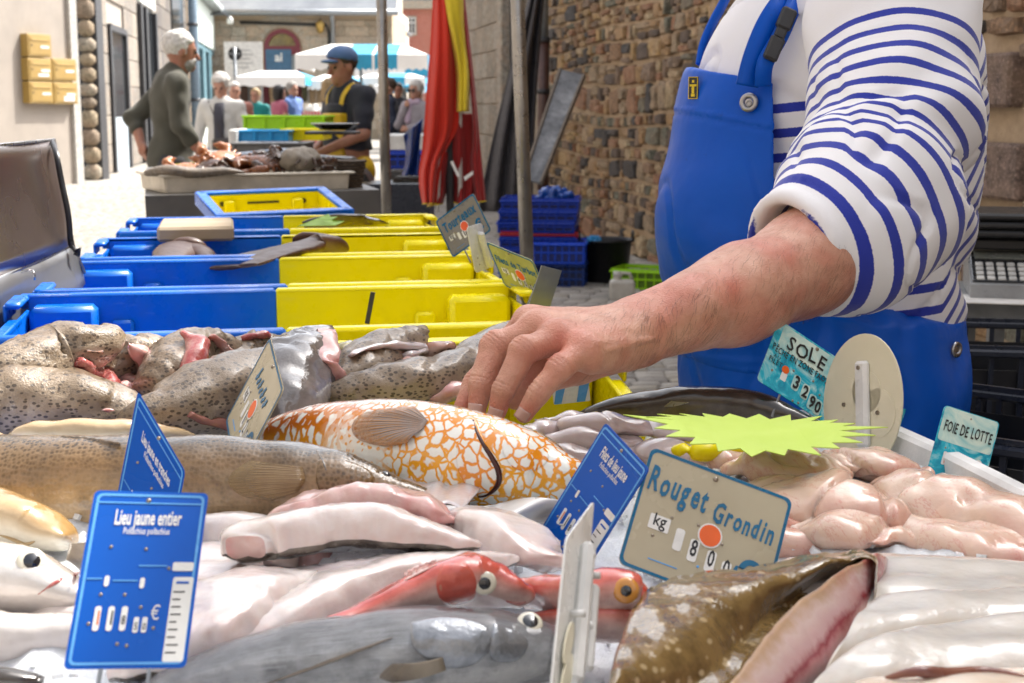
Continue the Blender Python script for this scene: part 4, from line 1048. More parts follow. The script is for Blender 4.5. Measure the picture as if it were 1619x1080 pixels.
# lime crate and jerrycan
lc = G(1018, 462, 0)
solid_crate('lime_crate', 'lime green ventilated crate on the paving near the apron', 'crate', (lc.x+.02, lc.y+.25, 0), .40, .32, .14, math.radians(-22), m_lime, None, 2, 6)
jc = G(984, 478, 0); jc.y += .05
m_jerry = basic('milky_plastic', (.55, .53, .48), (.45, .43, .38), rough=.4)
rt = thing('jerrycan', 'milky white plastic jerrycan on the paving in front of the lime crate', 'jerrycan', tuple(jc))
me = surf('can', lambda X: np.minimum(smax(smax(np.abs(X[:, 0]-jc.x)-.085, np.abs(X[:, 1]-jc.y)-.06, .03), np.abs(X[:, 2]-.075)-.075, .03), cap(X, (jc.x-.035, jc.y, .14), (jc.x-.035, jc.y, .185), .028, .022)), (jc.x-.12, jc.y-.1, -.01), (jc.x+.12, jc.y+.1, .22), .005)
link('can', me, m_jerry, rt)
mb = MB(); mb.tube([jc+V((-.02, 0, .15)), jc+V((.0, 0, .195)), jc+V((.05, 0, .19)), jc+V((.07, 0, .14))], .012, 10); mb.build('handle', m_jerry, rt, True)
mb = MB(); mb.tube([jc+V((-.035, 0, .17)), jc+V((-.035, 0, .205))], .026, 14); mb.build('cap', m_white_p, rt, True)

# ------------------------------------------------------------------ right: scales on a shelf, dark crates
shp = P(1600, 470, 3.6)
rt = thing('steel_shelf', 'narrow grey metal shelf table behind the man, under the scales', 'table', (shp.x, 3.6, 0))
mb = MB(); mb.box((shp.x+.10, 3.75, shp.z-.03), (.56, .42, .05), Matrix.Rotation(math.radians(-14), 3, 'Z'), bev=.006); mb.build('tabletop', m_zinc, rt)
mb = MB(); 
for dx, dy in ((-.12, -.1), (.3, -.15), (-.08, .25), (.32, .2)): mb.box((shp.x+.1+dx, 3.75+dy, (shp.z-.05)/2), (.035, .035, shp.z-.05))
mb.build('legs', m_zinc, rt)
zs = shp.z-.004; rS = Matrix.Rotation(math.radians(-14), 3, 'Z')
rt = thing('market_scales', 'grey electronic market scales with keypad and black weighing platform behind the man', 'scales', (shp.x+.08, 3.7, zs))
def S_(x, y, z): return V((shp.x+.10, 3.72, zs))+rS @ V((x, y, z))
mb = MB(); mb.prism([S_(-.17, -.15, .0), S_(-.17, -.15, .035), S_(-.17, .05, .10), S_(-.17, .17, .10), S_(-.17, .17, 0)], rS @ V((.36, 0, 0))); mb.build('housing', basic('scale_housing', (.30, .31, .32), rough=.35), rt)
slope = (S_(0, .05, .10)-S_(0, -.15, .035)).normalized(); xx = rS @ V((1, 0, 0)); nn = xx.cross(slope)
rk = Matrix((xx, slope, nn)).transposed()
mb = MB(); mb.box(S_(.0, -.05, .0675)+nn*.004, (.33, .185, .006), rk, bev=.002); mb.build('keypad_panel', basic('scale_black_panel', (.03, .032, .035), rough=.25), rt)
mb = MB(); mb.box(S_(-.09, .012, .0885)+nn*.008, (.13, .045, .004), rk); mb.build('display', basic('lcd', (.22, .24, .22), rough=.2), rt)
kc = [basic('key_white', (.6, .6, .58)), basic('key_blue', (.12, .25, .45)), basic('key_orange', (.6, .3, .05)), basic('key_grey', (.25, .25, .26))]
rk_ = random.Random(2)
for i in range(12):
    for j in range(4):
        mb = MB(); mb.box(S_(-.145+i*.026, -.128+j*.027, .042+j*.0088)+nn*.009, (.019, .019, .006), rk, bev=.002); mb.build('key', kc[0] if i < 7 else kc[rk_.choice([1, 1, 3, 0, 2])], rt)
mb = MB(); mb.box(S_(.0, .09, .125), (.34, .20, .03), rS, bev=.006); mb.build('platform_support', m_black, rt)
for q in range(3): mb = MB(); mb.box(S_(.02, .10, .155+q*.022), (.42-.004*q, .30, .018), rS, bev=.006); mb.build('platform_plate', m_black, rt)
rt2 = MB(); rt2.box(S_(.06, .11, .232), (.16, .12, .012), rS, bev=.006); tag(rt2.build('wooden_board', m_board), 'small wooden board lying on top of the black scale platform', 'board')
rt2 = MB(); rt2.box(S_(-.02, -.16, -.001), (.46, .16, .004), rS, bev=.001); tag(rt2.build('paper_sheet', m_paper), 'white sheet of paper lying under the front edge of the scales', 'paper')

dcr = None
for i, (u, v, Y, z, lab) in enumerate([(1640, 760, 2.05, .56, 'upper dark grey ventilated crate at the right edge behind the liver sign'), (1640, 760, 2.05, .30, 'middle dark grey ventilated crate at the right edge'), (1640, 760, 2.05, .03, 'lowest dark grey ventilated crate at the right edge')]):
    p = P(u, v, Y); c = (p.x+.10, Y+.14, z)
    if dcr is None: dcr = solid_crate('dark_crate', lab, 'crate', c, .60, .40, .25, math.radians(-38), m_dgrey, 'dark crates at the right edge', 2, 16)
    else: dup(dcr, c, math.radians(-38+2*i), lab)
p = P(1600, 640, 3.0)
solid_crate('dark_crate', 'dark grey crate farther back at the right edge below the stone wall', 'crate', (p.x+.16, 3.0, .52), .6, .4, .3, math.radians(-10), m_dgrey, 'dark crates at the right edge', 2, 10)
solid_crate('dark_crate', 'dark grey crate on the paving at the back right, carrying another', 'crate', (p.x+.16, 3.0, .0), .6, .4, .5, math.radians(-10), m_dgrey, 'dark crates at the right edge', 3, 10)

# ------------------------------------------------------------------ price signs
m_sblue = basic('sign_blue', (.0, .085, .44), (.0, .07, .38), rough=.3, scale=6, bump=.02, spec=.25); m_sblue2 = basic('sign_pale_blue_line', (.10, .36, .75), rough=.3)
m_sbeige = basic('sign_beige', (.42, .37, .25), (.38, .33, .22), rough=.25, bump=.02); m_steal = basic('sign_teal_edge', (.0, .13, .27), rough=.3)
m_swhite = basic('sign_white', (.78, .78, .75), rough=.3, bump=.02); m_sdark = basic('sign_ink', (.012, .012, .014), rough=.5)
m_orange = basic('sign_orange', (.85, .13, .01), rough=.4); m_rivet = basic('rivet_metal', (.35, .30, .24), metal=.8, rough=.35)
k = NB('sea_print'); n = k.noise(38, 5, .65, dist=1.2); cc = k.ramp(n, [(.32, (.0, .16, .30, 1)), (.5, (.02, .42, .55, 1)), (.66, (.45, .70, .68, 1))]); k.P(Base_Color=cc, Roughness=.25); m_sea = k.m
k = NB('sea_print_pale'); n = k.noise(30, 5, .65, dist=1.2); cc = k.ramp(n, [(.3, (.20, .52, .55, 1)), (.6, (.62, .75, .66, 1))]); k.P(Base_Color=cc, Roughness=.25); m_seap = k.m
class Plate:
    def __init__(s, name, label, TL, TR, BL, Y, w, h, sR=1, sB=1, mat=None, group='price signs among the fish', edge=None, rad=.006, th=.0012, spike=True, auto=True):
        a = P(*TL, Y)
        def hit(uv, L, sg):
            d = ray(*uv).normalized(); oc = CAMP-a; b = d.dot(oc); c = oc.dot(oc)-L*L; D = b*b-c
            t = -b if D < 0 else -b+sg*math.sqrt(D); return CAMP+d*t
        best = None
        for q1 in ((-1, 1) if auto else (sR,)):
            for q2 in ((-1, 1) if auto else (sB,)):
                e1, e2 = hit(TR, w, q1), hit(BL, h, q2); cs = abs((e1-a).normalized().dot((e2-a).normalized()))+(.15 if (q1, q2) != (sR, sB) else 0)
                if best is None or cs < best[0]: best = (cs, e1, e2)
        b_, c_ = best[1], best[2]
        s.x = (b_-a).normalized(); y = (a-c_); s.y = y.normalized()
        s.w, s.h = (b_-a).length, (c_-a).length; s.o = c_; s.n = s.x.cross(s.y).normalized()
        if s.n.dot(CAMP-a) < 0: s.n = -s.n
        s.o = a - s.y*s.h
        s.root = thing(name, label, 'price sign', tuple(s.o+s.x*s.w/2), 0, group)
        s.rad = rad
        pts = s.rr(0, 0, s.w, s.h, rad)
        mb = MB(); mb.prism([p-s.n*th for p in pts], s.n*th); mb.build('plate', mat, s.root)
        if edge:
            for (i0, m) in edge:
                o_ = s.rr(i0, i0, s.w-i0, s.h-i0, rad); i_ = s.rr(i0+.0016, i0+.0016, s.w-i0-.0016, s.h-i0-.0016, max(rad-.001, .001)); n = len(o_)
                mb = MB(); 
                for q in range(n): mb.add([o_[q]+s.n*.0003, o_[(q+1) % n]+s.n*.0003, i_[(q+1) % n]+s.n*.0003, i_[q]+s.n*.0003], [(0, 1, 2, 3)])
                mb.build('border', m, s.root)
        if spike:
            mb = MB(); 
            for q in (.3, .7): mb.bar(s.at(q, 0)-s.n*.001, s.at(q, -.35)-s.n*.001, .002)
            mb.build('spike', m_zinc, s.root)
    def at(s, a, b): return s.o + s.x*s.w*a + s.y*s.h*b
    def m(s, x, y, out=.0004): return s.o + s.x*x + s.y*y + s.n*out
    def rr(s, x0, y0, x1, y1, r, k=5):
        out = []
        for cx, cy, a0 in ((x1-r, y1-r, 0), (x0+r, y1-r, 90), (x0+r, y0+r, 180), (x1-r, y0+r, 270)):
            for q in range(k+1):
                an = math.radians(a0+90*q/k); out.append(s.o+s.x*(cx+r*math.cos(an))+s.y*(cy+r*math.sin(an)))
        return out
    def text(s, txt, a, b, wid, mat, bold=.012, tall=1.0, center=True, jit=0.0, shear=0.0, name='lettering', slope=0.0, out=.0006):
        """txt centred at (a,b) fractions, fitted to width wid (fraction); jit = hand lettering"""
        r = random.Random(len(txt)); allv = []; allf = []; x = 0
        for ch in (txt if jit else [txt]):
            if ch == ' ': x += .35; continue
            vs, fs = glyphs(ch, 1.0, bold, shear); w_ = text_w(vs); rt_ = r.uniform(-jit, jit); c_, s_ = math.cos(rt_), math.sin(rt_); dy = r.uniform(-jit, jit)*.35; sc = 1+r.uniform(-jit, jit)*.5
            base = len(allv)
            allv += [V((x+(v.x*c_-v.y*s_)*sc, (v.x*s_+v.y*c_)*sc+dy, 0)) for v in vs]; allf += [[i+base for i in f] for f in fs]
            x += w_*sc+.07
        W = max(v.x for v in allv); k_ = wid*s.w/W; x0 = a*s.w-(W*k_/2 if center else 0)
        vv = [s.m(x0+v.x*k_, b*s.h+v.y*k_*tall+slope*v.x*k_, out) for v in allv]
        return link(name, new_mesh(name, vv, allf), mat, s.root)
    def patch(s, a0, b0, a1, b1, mat, r=.001, name='price_slot', out=.0005):
        pts = s.rr(a0*s.w, b0*s.h, a1*s.w, b1*s.h, r, 3); mb = MB(); mb.prism([p+s.n*.0001 for p in pts], s.n*(out-.0001)); return mb.build(name, mat, s.root)
    def disc(s, a, b, r, mat, name='dot', out=.0006):
        mb = MB(); mb.prism([s.m(a*s.w+r*math.cos(t), b*s.h+r*math.sin(t), .0001) for t in np.linspace(0, 2*math.pi, 20)[:-1]], s.n*out); return mb.build(name, mat, s.root)
    def rivet(s, a, b, r=.0011):
        mb = MB(); mb.lathe([(r, 0), (r*.9, r*.5), (r*.3, r*.8), (.0001, r*.8)], s.m(a*s.w, b*s.h, 0), 10, axis=s.n); return mb.build('rivet', m_rivet, s.root, True)
def blue_sign(name_txt, sub, label, TL, TR, BL, Y, sR, sB, w=.0735, h=.118):
    p = Plate('price_sign', label, TL, TR, BL, Y, w, h, sR, sB, m_sblue, edge=[(.002, m_sblue2)], rad=.0035)
    p.patch(.05, .925, .95, .933, m_sblue2, .0002, 'rule')
    p.text(name_txt, .5, .80, .58, m_swhite, .020, 2.4); p.text(sub, .5, .745, .40, m_swhite, .01, 1.8)
    for a, b in ((.48, .945), (.22, .67), (.52, .66), (.74, .55), (.20, .40), (.40, .40), (.55, .33), (.14, .24), (.68, .215), (.40, .13), (.48, .12)): p.rivet(a, b, .0016 if b > .9 else .0011)
    for a, b in ((.23, .475), (.53, .465)): p.patch(a-.02, b-.03, a+.02, b+.03, m_swhite, .0012, 'slot')
    p.patch(.06, .485, .19, .492, m_sblue2, .0003, 'fine_print'); p.patch(.28, .475, .49, .482, m_sblue2, .0003, 'fine_print'); p.patch(.48, .56, .72, .567, m_sblue2, .0003, 'fine_print')
    for i, (a, ch, c) in enumerate([(.20, '1', m_orange), (.31, '1', m_sdark), (.42, '8', m_sdark)]):
        p.patch(a-.026, .20, a+.026, .335, m_swhite, .0015); p.text(ch, a, .235, .035, c, .02, 1.6, name='digit')
    for a, ch in ((.53, '5'), (.60, '0')): p.patch(a-.022, .19, a+.022, .275, m_swhite, .001); p.text(ch, a, .205, .03, m_sdark, .02, 1.4, name='digit')
    p.text('\u20ac', .675, .26, .075, m_swhite, .0, 1.5)
    p.patch(.77, .535, .95, .585, m_swhite, .001, 'small_label'); p.patch(.79, .03, .965, .50, m_swhite, .0015, 'fishing_gear_list')
    p.patch(.82, .462, .93, .474, m_sblue, .0003, 'fine_print', .0008)
    for q in range(9): p.patch(.805, .412-.042*q, .805+[.10, .07, .08, .09, .06, .08, .07, .10, .09][q], .419-.042*q, m_sdark, .0003, 'fine_print', .0008)
    return p
sA = blue_sign('Lieu jaune entier', 'Pollachius pollachius', 'large blue price sign reading Lieu jaune entier, standing in the foreground on the left', (150, 775), (330, 780), (100, 1058), .845, 1, -1, w=.0685, h=.112)
sB = blue_sign('Lieu jaune en tranches', 'Pollachius pollachius', 'blue price sign turned sideways just behind the Lieu jaune entier sign', (218, 618), (293, 745), (166, 880), 1.09, -1, -1)
sC = blue_sign('Filets de lieu jaune', 'Pollachius pollachius', 'tilted blue price sign reading Filets de lieu jaune, beside the wrasse head', (957, 668), (1026, 742), (848, 848), 1.14, -1, -1)
# Rouget Grondin
def beige_sign(txt, label, TL, TR, BL, Y, w, h, sR, sB, price=('8', '0', '0'), two=None, Lw=.84, mat=m_sbeige, auto=True):
    p = Plate('price_sign', label, TL, TR, BL, Y, w, h, sR, sB, mat, edge=[(.0002, m_steal), (.0012, m_steal)], rad=.006, auto=auto)
    if two:
        p.text(two[0], .25, .66, .42, m_steal, .027, 2.0, jit=.06, shear=.15, slope=-.05); p.text(two[1], .72, .60, .43, m_steal, .027, 1.9, jit=.06, shear=.15, slope=-.05)
    elif txt == '~':          # hand lettering too oblique to read: brush strokes
        mb = MB()
        for q, h_ in enumerate((.16, .09, .12, .08, .14, .09, .11)):
            x_ = (.20+.085*q)*w; mb.prism([p.m(x_, .62*h), p.m(x_+.004, .62*h), p.m(x_+.009, (.62+h_)*h), p.m(x_+.005, (.62+h_)*h)], p.n*.0003); mb.prism([p.m(x_+.001, .63*h), p.m(x_+.008, .67*h), p.m(x_+.008, .70*h), p.m(x_, .66*h)], p.n*.0004)
        mb.build('brush_lettering', m_steal, p.root)
    else: p.text(txt, .5, .60, Lw, m_steal, .03, 1.5, jit=.06)
    p.rivet(.47, .93, .0022)
    for a, b in ((.26, .50), (.44, .52), (.62, .44), (.17, .31)): p.rivet(a, b, .0013)
    p.disc(.53, .47, .0098, m_swhite, 'ring'); p.disc(.53, .47, .0085, m_orange, 'dot', .0009)
    p.patch(.12, .36, .26, .48, m_swhite, .001, 'unit_label'); p.text('kg', .19, .395, .09, m_sdark, .015, 1.2, name='digit')
    p.patch(.31, .26, .37, .44, m_swhite, .002)
    for i, (a, ch) in enumerate(zip((.45, .575, .685), price)):
        p.patch(a-.032, .22-.03*i, a+.032, .40-.04*i, m_swhite, .002); p.text(ch, a, .265-.03*i, .045, m_sdark, .02, 1.7, name='digit')
    p.disc(.505, .20, .0010, m_sblue2, 'point'); p.text('\u20ac', .82, .16, .17, m_steal, .03, 1.0)
    p.patch(.18, .12, .38, .128, m_sblue2, .0003, 'fine_print')
    return p
sD = beige_sign('', 'beige price sign with a blue edge reading Rouget Grondin, standing over the brown flatfish', (1030, 706), (1254, 790), (976, 890), 1.10, .118, .098, 1, -1, two=('Rouget', 'Grondin'))
sE = beige_sign('~', 'small beige price sign seen edgeways in front of the cut dogfish', (427, 533), (448, 616), (357, 664), 1.42, .115, .094, -1, -1, price=('1', '2', '0'), Lw=.6, auto=False)
sF = beige_sign('Tourteaux', 'small beige price sign reading Tourteaux at the right end of the fish boxes', (688, 350), (748, 305), (716, 408), 2.62, .105, .076, -1, -1, price=('1', '0', '0'), Lw=.8, mat=basic('sign_taupe', (.24, .22, .17), rough=.3))
sG = beige_sign('Filets de Turbot', 'yellow green price sign reading Filets de Turbot leaning over the box ends', (768, 382), (842, 412), (798, 452), 2.35, .098, .078, -1, 1, price=('4', '0', '0'), Lw=.86, mat=basic('sign_olive_yellow', (.42, .42, .10), rough=.3))
# Sole
p = Plate('price_sign', 'sea patterned price sign with SOLE hand written on it, beside the round cream plate', (1232, 505), (1350, 583), (1197, 600), 1.52, .105, .078, 1, -1, m_sea, rad=.004)
pp_ = p.patch(.08, .62, .97, .97, m_seap, .004, 'pale_band', .0002)
p.text('SOLE', .42, .68, .50, m_sdark, .012, 1.1, jit=.12, out=.0012); p.rivet(.52, .93, .0022)
p.text('P\u00caCH\u00c9 EN ZONE FAO27-VII', .46, .53, .86, m_sdark, .012, 1.6, jit=.10, out=.0012); p.text('AU', .12, .44, .08, m_sdark, .012, 1.0, jit=.1, out=.0012); p.text('FILET', .12, .35, .17, m_sdark, .012, 1.2, jit=.1, out=.0012)
p.disc(.26, .37, .0045, m_orange, 'dot'); p.patch(.23, .20, .30, .32, m_swhite, .001)
for a, ch, b in ((.42, '3', .20), (.55, '2', .16), (.66, '9', .08), (.74, '0', .06)): p.patch(a-.045, b-.03, a+.045, b+.20, m_seap, .003); p.text(ch, a, b, .07, m_sdark, .03, 1.3, name='digit', out=.0012)
p.text('\u20ac', .86, .12, .10, m_swhite, 0, 1.3)
for a, b in ((.12, .25), (.35, .43), (.60, .46), (.72, .33), (.45, .02), (.80, .02), (.52, .04)): p.rivet(a, b, .0014)

# Foie de lotte
p = Plate('price_sign', 'sea patterned price sign reading FOIE DE LOTTE at the right behind the pale livers', (1494, 640), (1581, 668), (1464, 752), 1.33, .058, .072, 1, -1, m_sea, rad=.004)
p.patch(.02, .52, .98, .99, m_seap, .003, 'pale_band', .0002); p.text('FOIE DE LOTTE', .5, .66, .86, m_sdark, .015, 2.3, jit=.08, out=.0012); p.rivet(.5, .92, .001)
for a, b in ((.22, .33), (.34, .30), (.45, .26), (.58, .22)): p.patch(a-.03, b-.12, a+.03, b+.06, m_swhite, .001); p.text('1', a, b-.09, .03, m_orange, .02, 1.6, name='digit', out=.0009)
p.text('\u20ac', .78, .18, .16, m_swhite, 0, 1.5)
for a, b in ((.2, .44), (.45, .42), (.62, .32), (.75, .08)): p.rivet(a, b, .0009)

# round cream plate with handle
def disc_plate(label, c, Y, r, nrm, hl):
    c3 = P(*c, Y); n = V(nrm).normalized(); rt = thing('round_sign_back', label, 'sign', tuple(c3-V((0, 0, r))))
    x = n.cross(V((0, 0, 1))).normalized(); y = x.cross(n).normalized()
    if y.z < 0: y = -y
    mb = MB(); mb.prism([c3+x*r*math.cos(t)+y*r*1.2*math.sin(t) for t in np.linspace(0, 2*math.pi, 49)[:-1]], n*.0016); mb.build('disc', m_cream_pl, rt)
    for (a, b, q) in ((-.45, -.1, .42), (.42, -.12, .5), (-.1, .2, .36)):
        cc = c3+x*a*r+y*b*r+n*.0017
        mb = MB(); mb.prism([cc+x*r*q*math.cos(t)+y*r*q*math.sin(t) for t in np.linspace(0, 2*math.pi, 33)[:-1]], n*.0006); mb.build('number_wheel', m_cream_pl, rt)
        mb = MB(); mb.tube([cc, cc+n*.0022], .0022, 10); mb.build('rivet', m_rivet, rt)
    h0, h1 = c3+(x*hl[0]+y*hl[1])*r+n*.005, c3+(x*hl[2]+y*hl[3])*r+n*.005
    mb = MB(); mb.bar(h0, h1, .017, .009, n, bev=.003); mb.build('handle', m_white_p, rt)
    mb = MB(); mb.tube([h0*.92+h1*.08+n*.004, h0*.92+h1*.08+n*.006], .0022, 10); mb.build('rivet', m_rivet, rt)
    return rt, c3, n, x, y
m_cream_pl = basic('cream_plastic', (.70, .66, .50), (.66, .62, .46), rough=.35, bump=.03)
disc_plate('round cream plastic sign back with a white handle, right of the SOLE sign', (1364, 636), 1.42, .058, (-.885, -.455, .10), (.05, .72, -.25, -.75))
mb = MB(); a_, b_ = P(1418, 645, 1.41), P(1388, 735, 1.41); mb.bar(a_, b_, .0015, .03, V((.8, .6, 0)))
mb.bar(a_+V((-.004, 0, -.01)), b_+V((-.004, 0, 0)), .0015, .03, V((.8, .6, 0))); tag(mb.build('sign_edge', m_sea), 'pair of thin sea coloured signs seen edge on behind the round cream plate', 'price sign')
# tall white sign back in the foreground
c_tl, c_tr, c_bl = (872, 850), (948, 806), (868, 1110)
p = Plate('white_sign', 'white back of a price sign seen nearly edge on in the foreground centre', (896, 852), (940, 792), (870, 1110), .80, .075, .10, 1, -1, m_swhite, rad=.005, spike=False, auto=False)
q0, q1 = p.at(.62, .80)+p.n*.004, p.at(.62, -.1)+p.n*.004
mb = MB(); mb.bar(q0, q1, .010, .009, p.n, bev=.003); mb.build('handle', m_white_p, p.root)
mb = MB(); mb.bar(p.at(.85, .45)+p.n*.005, p.at(.85, -.1)+p.n*.005, .007, .010, p.n, bev=.002); mb.build('number_slider', m_white_p, p.root)
for a, b in ((.62, .72), (.9, .5), (.4, .4), (.8, .2)): 
    mb = MB(); mb.tube([p.at(a, b)+p.n*.001, p.at(a, b)+p.n*.009], .0022, 12); mb.build('stud', m_white_p, p.root, True)
for q, (a, b, r_) in enumerate([(.3, .25, .012), (.35, .02, .014)]):
    cc = p.at(a, b)+p.n*.002; mb = MB(); mb.prism([cc+p.x*r_*math.cos(t)+p.y*r_*math.sin(t) for t in np.linspace(0, 6.283, 25)[:-1]], p.n*.001); mb.build('number_wheel', m_cream_pl, p.root)
# white bracket by Tourteaux
p = Plate('white_sign', 'white back of a price sign with its handle next to the Tourteaux sign', (738, 360), (762, 352), (752, 432), 2.42, .045, .085, -1, 1, m_swhite, rad=.006, spike=False)
mb = MB(); mb.bar(p.at(.55, .85)+p.n*.008, p.at(.75, .05)+p.n*.008, .008, .014, p.n, bev=.003); mb.build('handle', m_white_p, p.root)
for a, b in ((.3, .3), (.35, .15), (.75, .5)): p.rivet(a, b, .0015)
mb = MB(); mb.bar(P(872, 424, 2.0), P(850, 492, 2.0), .0015, .035, V((.9, .5, 0))); mb.bar(P(868, 440, 2.02), P(847, 490, 2.02), .0015, .035, V((.9, .5, 0)))
tag(mb.build('sign_edge', m_zinc), 'pair of thin grey signs seen edge on above the back of the hand', 'price sign')
# blue and white sign behind the hand
p = Plate('price_sign', 'small blue and white sign lying in the yellow box end under the wrist', (872, 604), (930, 598), (876, 640), 1.60, .045, .03, 1, 1, m_swhite, rad=.002, spike=False)
for a0, a1 in ((.0, .3), (.62, .95)):
    mb = MB(); mb.prism([p.at(a0+.15, .98)+p.n*.0002, p.at(a1+.1, .98)+p.n*.0002, p.at(a1-.1, .02)+p.n*.0002, p.at(a0, .02)+p.n*.0002], p.n*.0005); mb.build('blue_stripe', m_sblue2, p.root)
# fluorescent star card
cst = G(1195, 680, 1.018); r = random.Random(8); pts = []
for i in range(44):
    an = 2*math.pi*i/44; q = 1.0 if i % 2 == 0 else .74; q *= r.uniform(.93, 1.05)
    pts.append(cst+V((.102*q*math.cos(an), (.068*q*math.sin(an)), .004*math.sin(an)*q+.004*math.cos(an*2)-.003*math.cos(an))))
pts[0] = cst+V((.116, -.004, .003)); pts[22] = cst+V((-.115, .035, .006))
mb = MB(); mb.prism(pts, V((0, 0, .0008)))
me = bpy.data.meshes.new('star_card'); bm = bmesh.new(); bm.from_mesh(mb.mesh('t')); bmesh.ops.triangulate(bm, faces=bm.faces[:]); bm.to_mesh(me)
tag(link('star_card', me, basic('fluorescent_card', (.50, .66, .10), (.46, .62, .09), rough=.6, bump=.02)), 'fluorescent yellow green star shaped card lying on the fish', 'card')

# ------------------------------------------------------------------ far stall
def ft(u, v, Y): return P(u, v, Y)
m_gsteel = basic('dull_grey_sheet', (.17, .165, .16), (.13, .125, .12), rough=.5, metal=.5, scale=5, stain=(.08, .08, .08))
a_, b_ = P(229, 300, 5.2), P(600, 278, 5.6)
rt = thing('grey_stall_table', 'dull grey metal trough table carrying the crabs and shellfish', 'table', ((a_.x+b_.x)/2, 6, 0))
dvec = (b_-a_).normalized(); zt = .985
c0_, c1_ = V((a_.x, a_.y, zt)), V((b_.x, b_.y, zt)); back = V((-.25, 1, 0)).normalized()*2.6
mb = MB(); mb.prism([c0_, c1_, c1_+back, c0_+back], V((0, 0, -.03))); mb.build('tabletop', m_gsteel, rt)
mb = MB(); mb.prism([c0_, c1_, c1_+V((0, .012, -.11)), c0_+V((0, .012, -.11))], V((0, -.006, 0))); mb.prism([c0_+V((.02, .03, -.115)), c1_+V((-.02, .03, -.115)), c1_+V((-.02, .03, -.16)), c0_+V((.02, .03, -.16))], V((0, -.006, 0))); mb.build('front_apron', m_gsteel, rt)
mb = MB()
for q in (c0_+V((.05, .1, 0)), c1_+V((-.05, .1, 0)), c0_+back*.95+V((.05, 0, 0)), c1_+back*.95-V((.05, 0, 0))): mb.box((q.x, q.y, (zt-.03)/2), (.05, .05, zt-.03))
mb.build('legs', m_gsteel, rt)
# cream tray
def tray(root, c, L, W, H, rz, mat):
    M = Matrix.Rotation(rz, 3, 'Z'); mb = MB()
    def Q(x, y, z): return V(c)+M @ V((x, y, z))
    mb.box(Q(0, 0, .004), (L*.94, W*.94, .008), M)
    for sy in (-1, 1): mb.box(Q(0, sy*W*.48, H/2), (L*.96, .01, H), M @ Matrix.Rotation(-sy*.12, 3, 'X'), bev=.003); mb.box(Q(0, sy*W*.5, H), (L+.02, .022, .01), M, bev=.004)
    for sx in (-1, 1): mb.box(Q(sx*L*.48, 0, H/2), (.01, W*.96, H), M @ Matrix.Rotation(sx*.12, 3, 'Y'), bev=.003); mb.box(Q(sx*L*.5, 0, H), (.022, W, .01), M, bev=.004)
    return mb
m_tray = basic('cream_tray', (.58, .52, .42), rough=.4)
tc_ = P(375, 285, 5.45); tca = math.atan2(dvec.y, dvec.x)
mb = tray(None, (tc_.x-.01, 5.66, zt), .74, .42, .065, tca, m_tray); tag(mb.build('shellfish_tray', m_tray), 'long cream tray full of crabs and lobsters on the grey stall', 'tray')
# crabs
m_crab = basic('crab_shell', (.22, .075, .025), (.10, .035, .015), rough=.25, scale=40, bump=.4, bscale=120); m_crabd = basic('dark_shell', (.035, .022, .018), (.08, .035, .02), rough=.2, scale=40, bump=.4, bscale=100); m_crab3 = basic('orange_shell', (.38, .16, .06), (.25, .08, .03), rough=.3, scale=30)
def crab(root, c, r, rz, tilt, seed):
    q = random.Random(seed); M = Matrix.Rotation(rz, 3, 'Z') @ Matrix.Rotation(tilt, 3, 'X'); c = V(c)
    X0 = lambda x, y, z: c+M @ V((x*r, y*r, z*r))
    segs = []
    for s in (-1, 1):
        for k_ in range(4):
            a = .5-.42*k_; segs.append([X0(s*.75, a*.5, 0), X0(s*1.2, a*.9, .12), X0(s*1.5, a*1.4, -.3)])
    Ma = np.array(M)
    def f(X):
        d = ell(X, c, (r, r*.68, r*.33), Ma)
        for sg in segs: d = smin(d, chain(X, sg, [r*.11, r*.09, r*.04], .005), .006)
        return d
    def cl(X):
        d = None
        for s in (-1, 1):
            e = chain(X, [X0(s*.7, .5, 0), X0(s*1.05, .95, .1), X0(s*.75, 1.25, .1)], [r*.15, r*.22, r*.24], .01); e = np.minimum(e, chain(X, [X0(s*.7, 1.25, .15), X0(s*.35, 1.5, .1)], [r*.15, r*.04])); e = np.minimum(e, chain(X, [X0(s*.75, 1.3, 0), X0(s*.5, 1.6, -.05)], [r*.11, r*.03]))
            d = e if d is None else np.minimum(d, e)
        return d
    R_ = r*2.2; lo = [c[i]-R_ for i in range(3)]; hi = [c[i]+R_ for i in range(3)]
    return f, cl, lo, hi
protoc = []
for i in range(2):
    f, cl, lo, hi = crab(None, (0, 0, 0), .070, 0, 0, i)
    protoc.append((surf('shell', f, lo, hi, .0045, disp=lambda co, n: nz(co, 90, 3)*.0015), surf('claw', cl, lo, hi, .0045)))
crab_labels = ['brown crab at the left of the shellfish tray', 'dark crab second from the left in the tray', 'reddish crab in the middle of the tray with raised claws', 'dark crab piled left of the grey ray', 'wet brown crab right of centre in the tray', 'dark brown crab heaped below the ray', 'brown crab at the right end of the tray', 'rust coloured crab at the back left of the tray', 'dark crab lowest at the front of the tray', 'glossy brown crab near the tray\'s right rim']
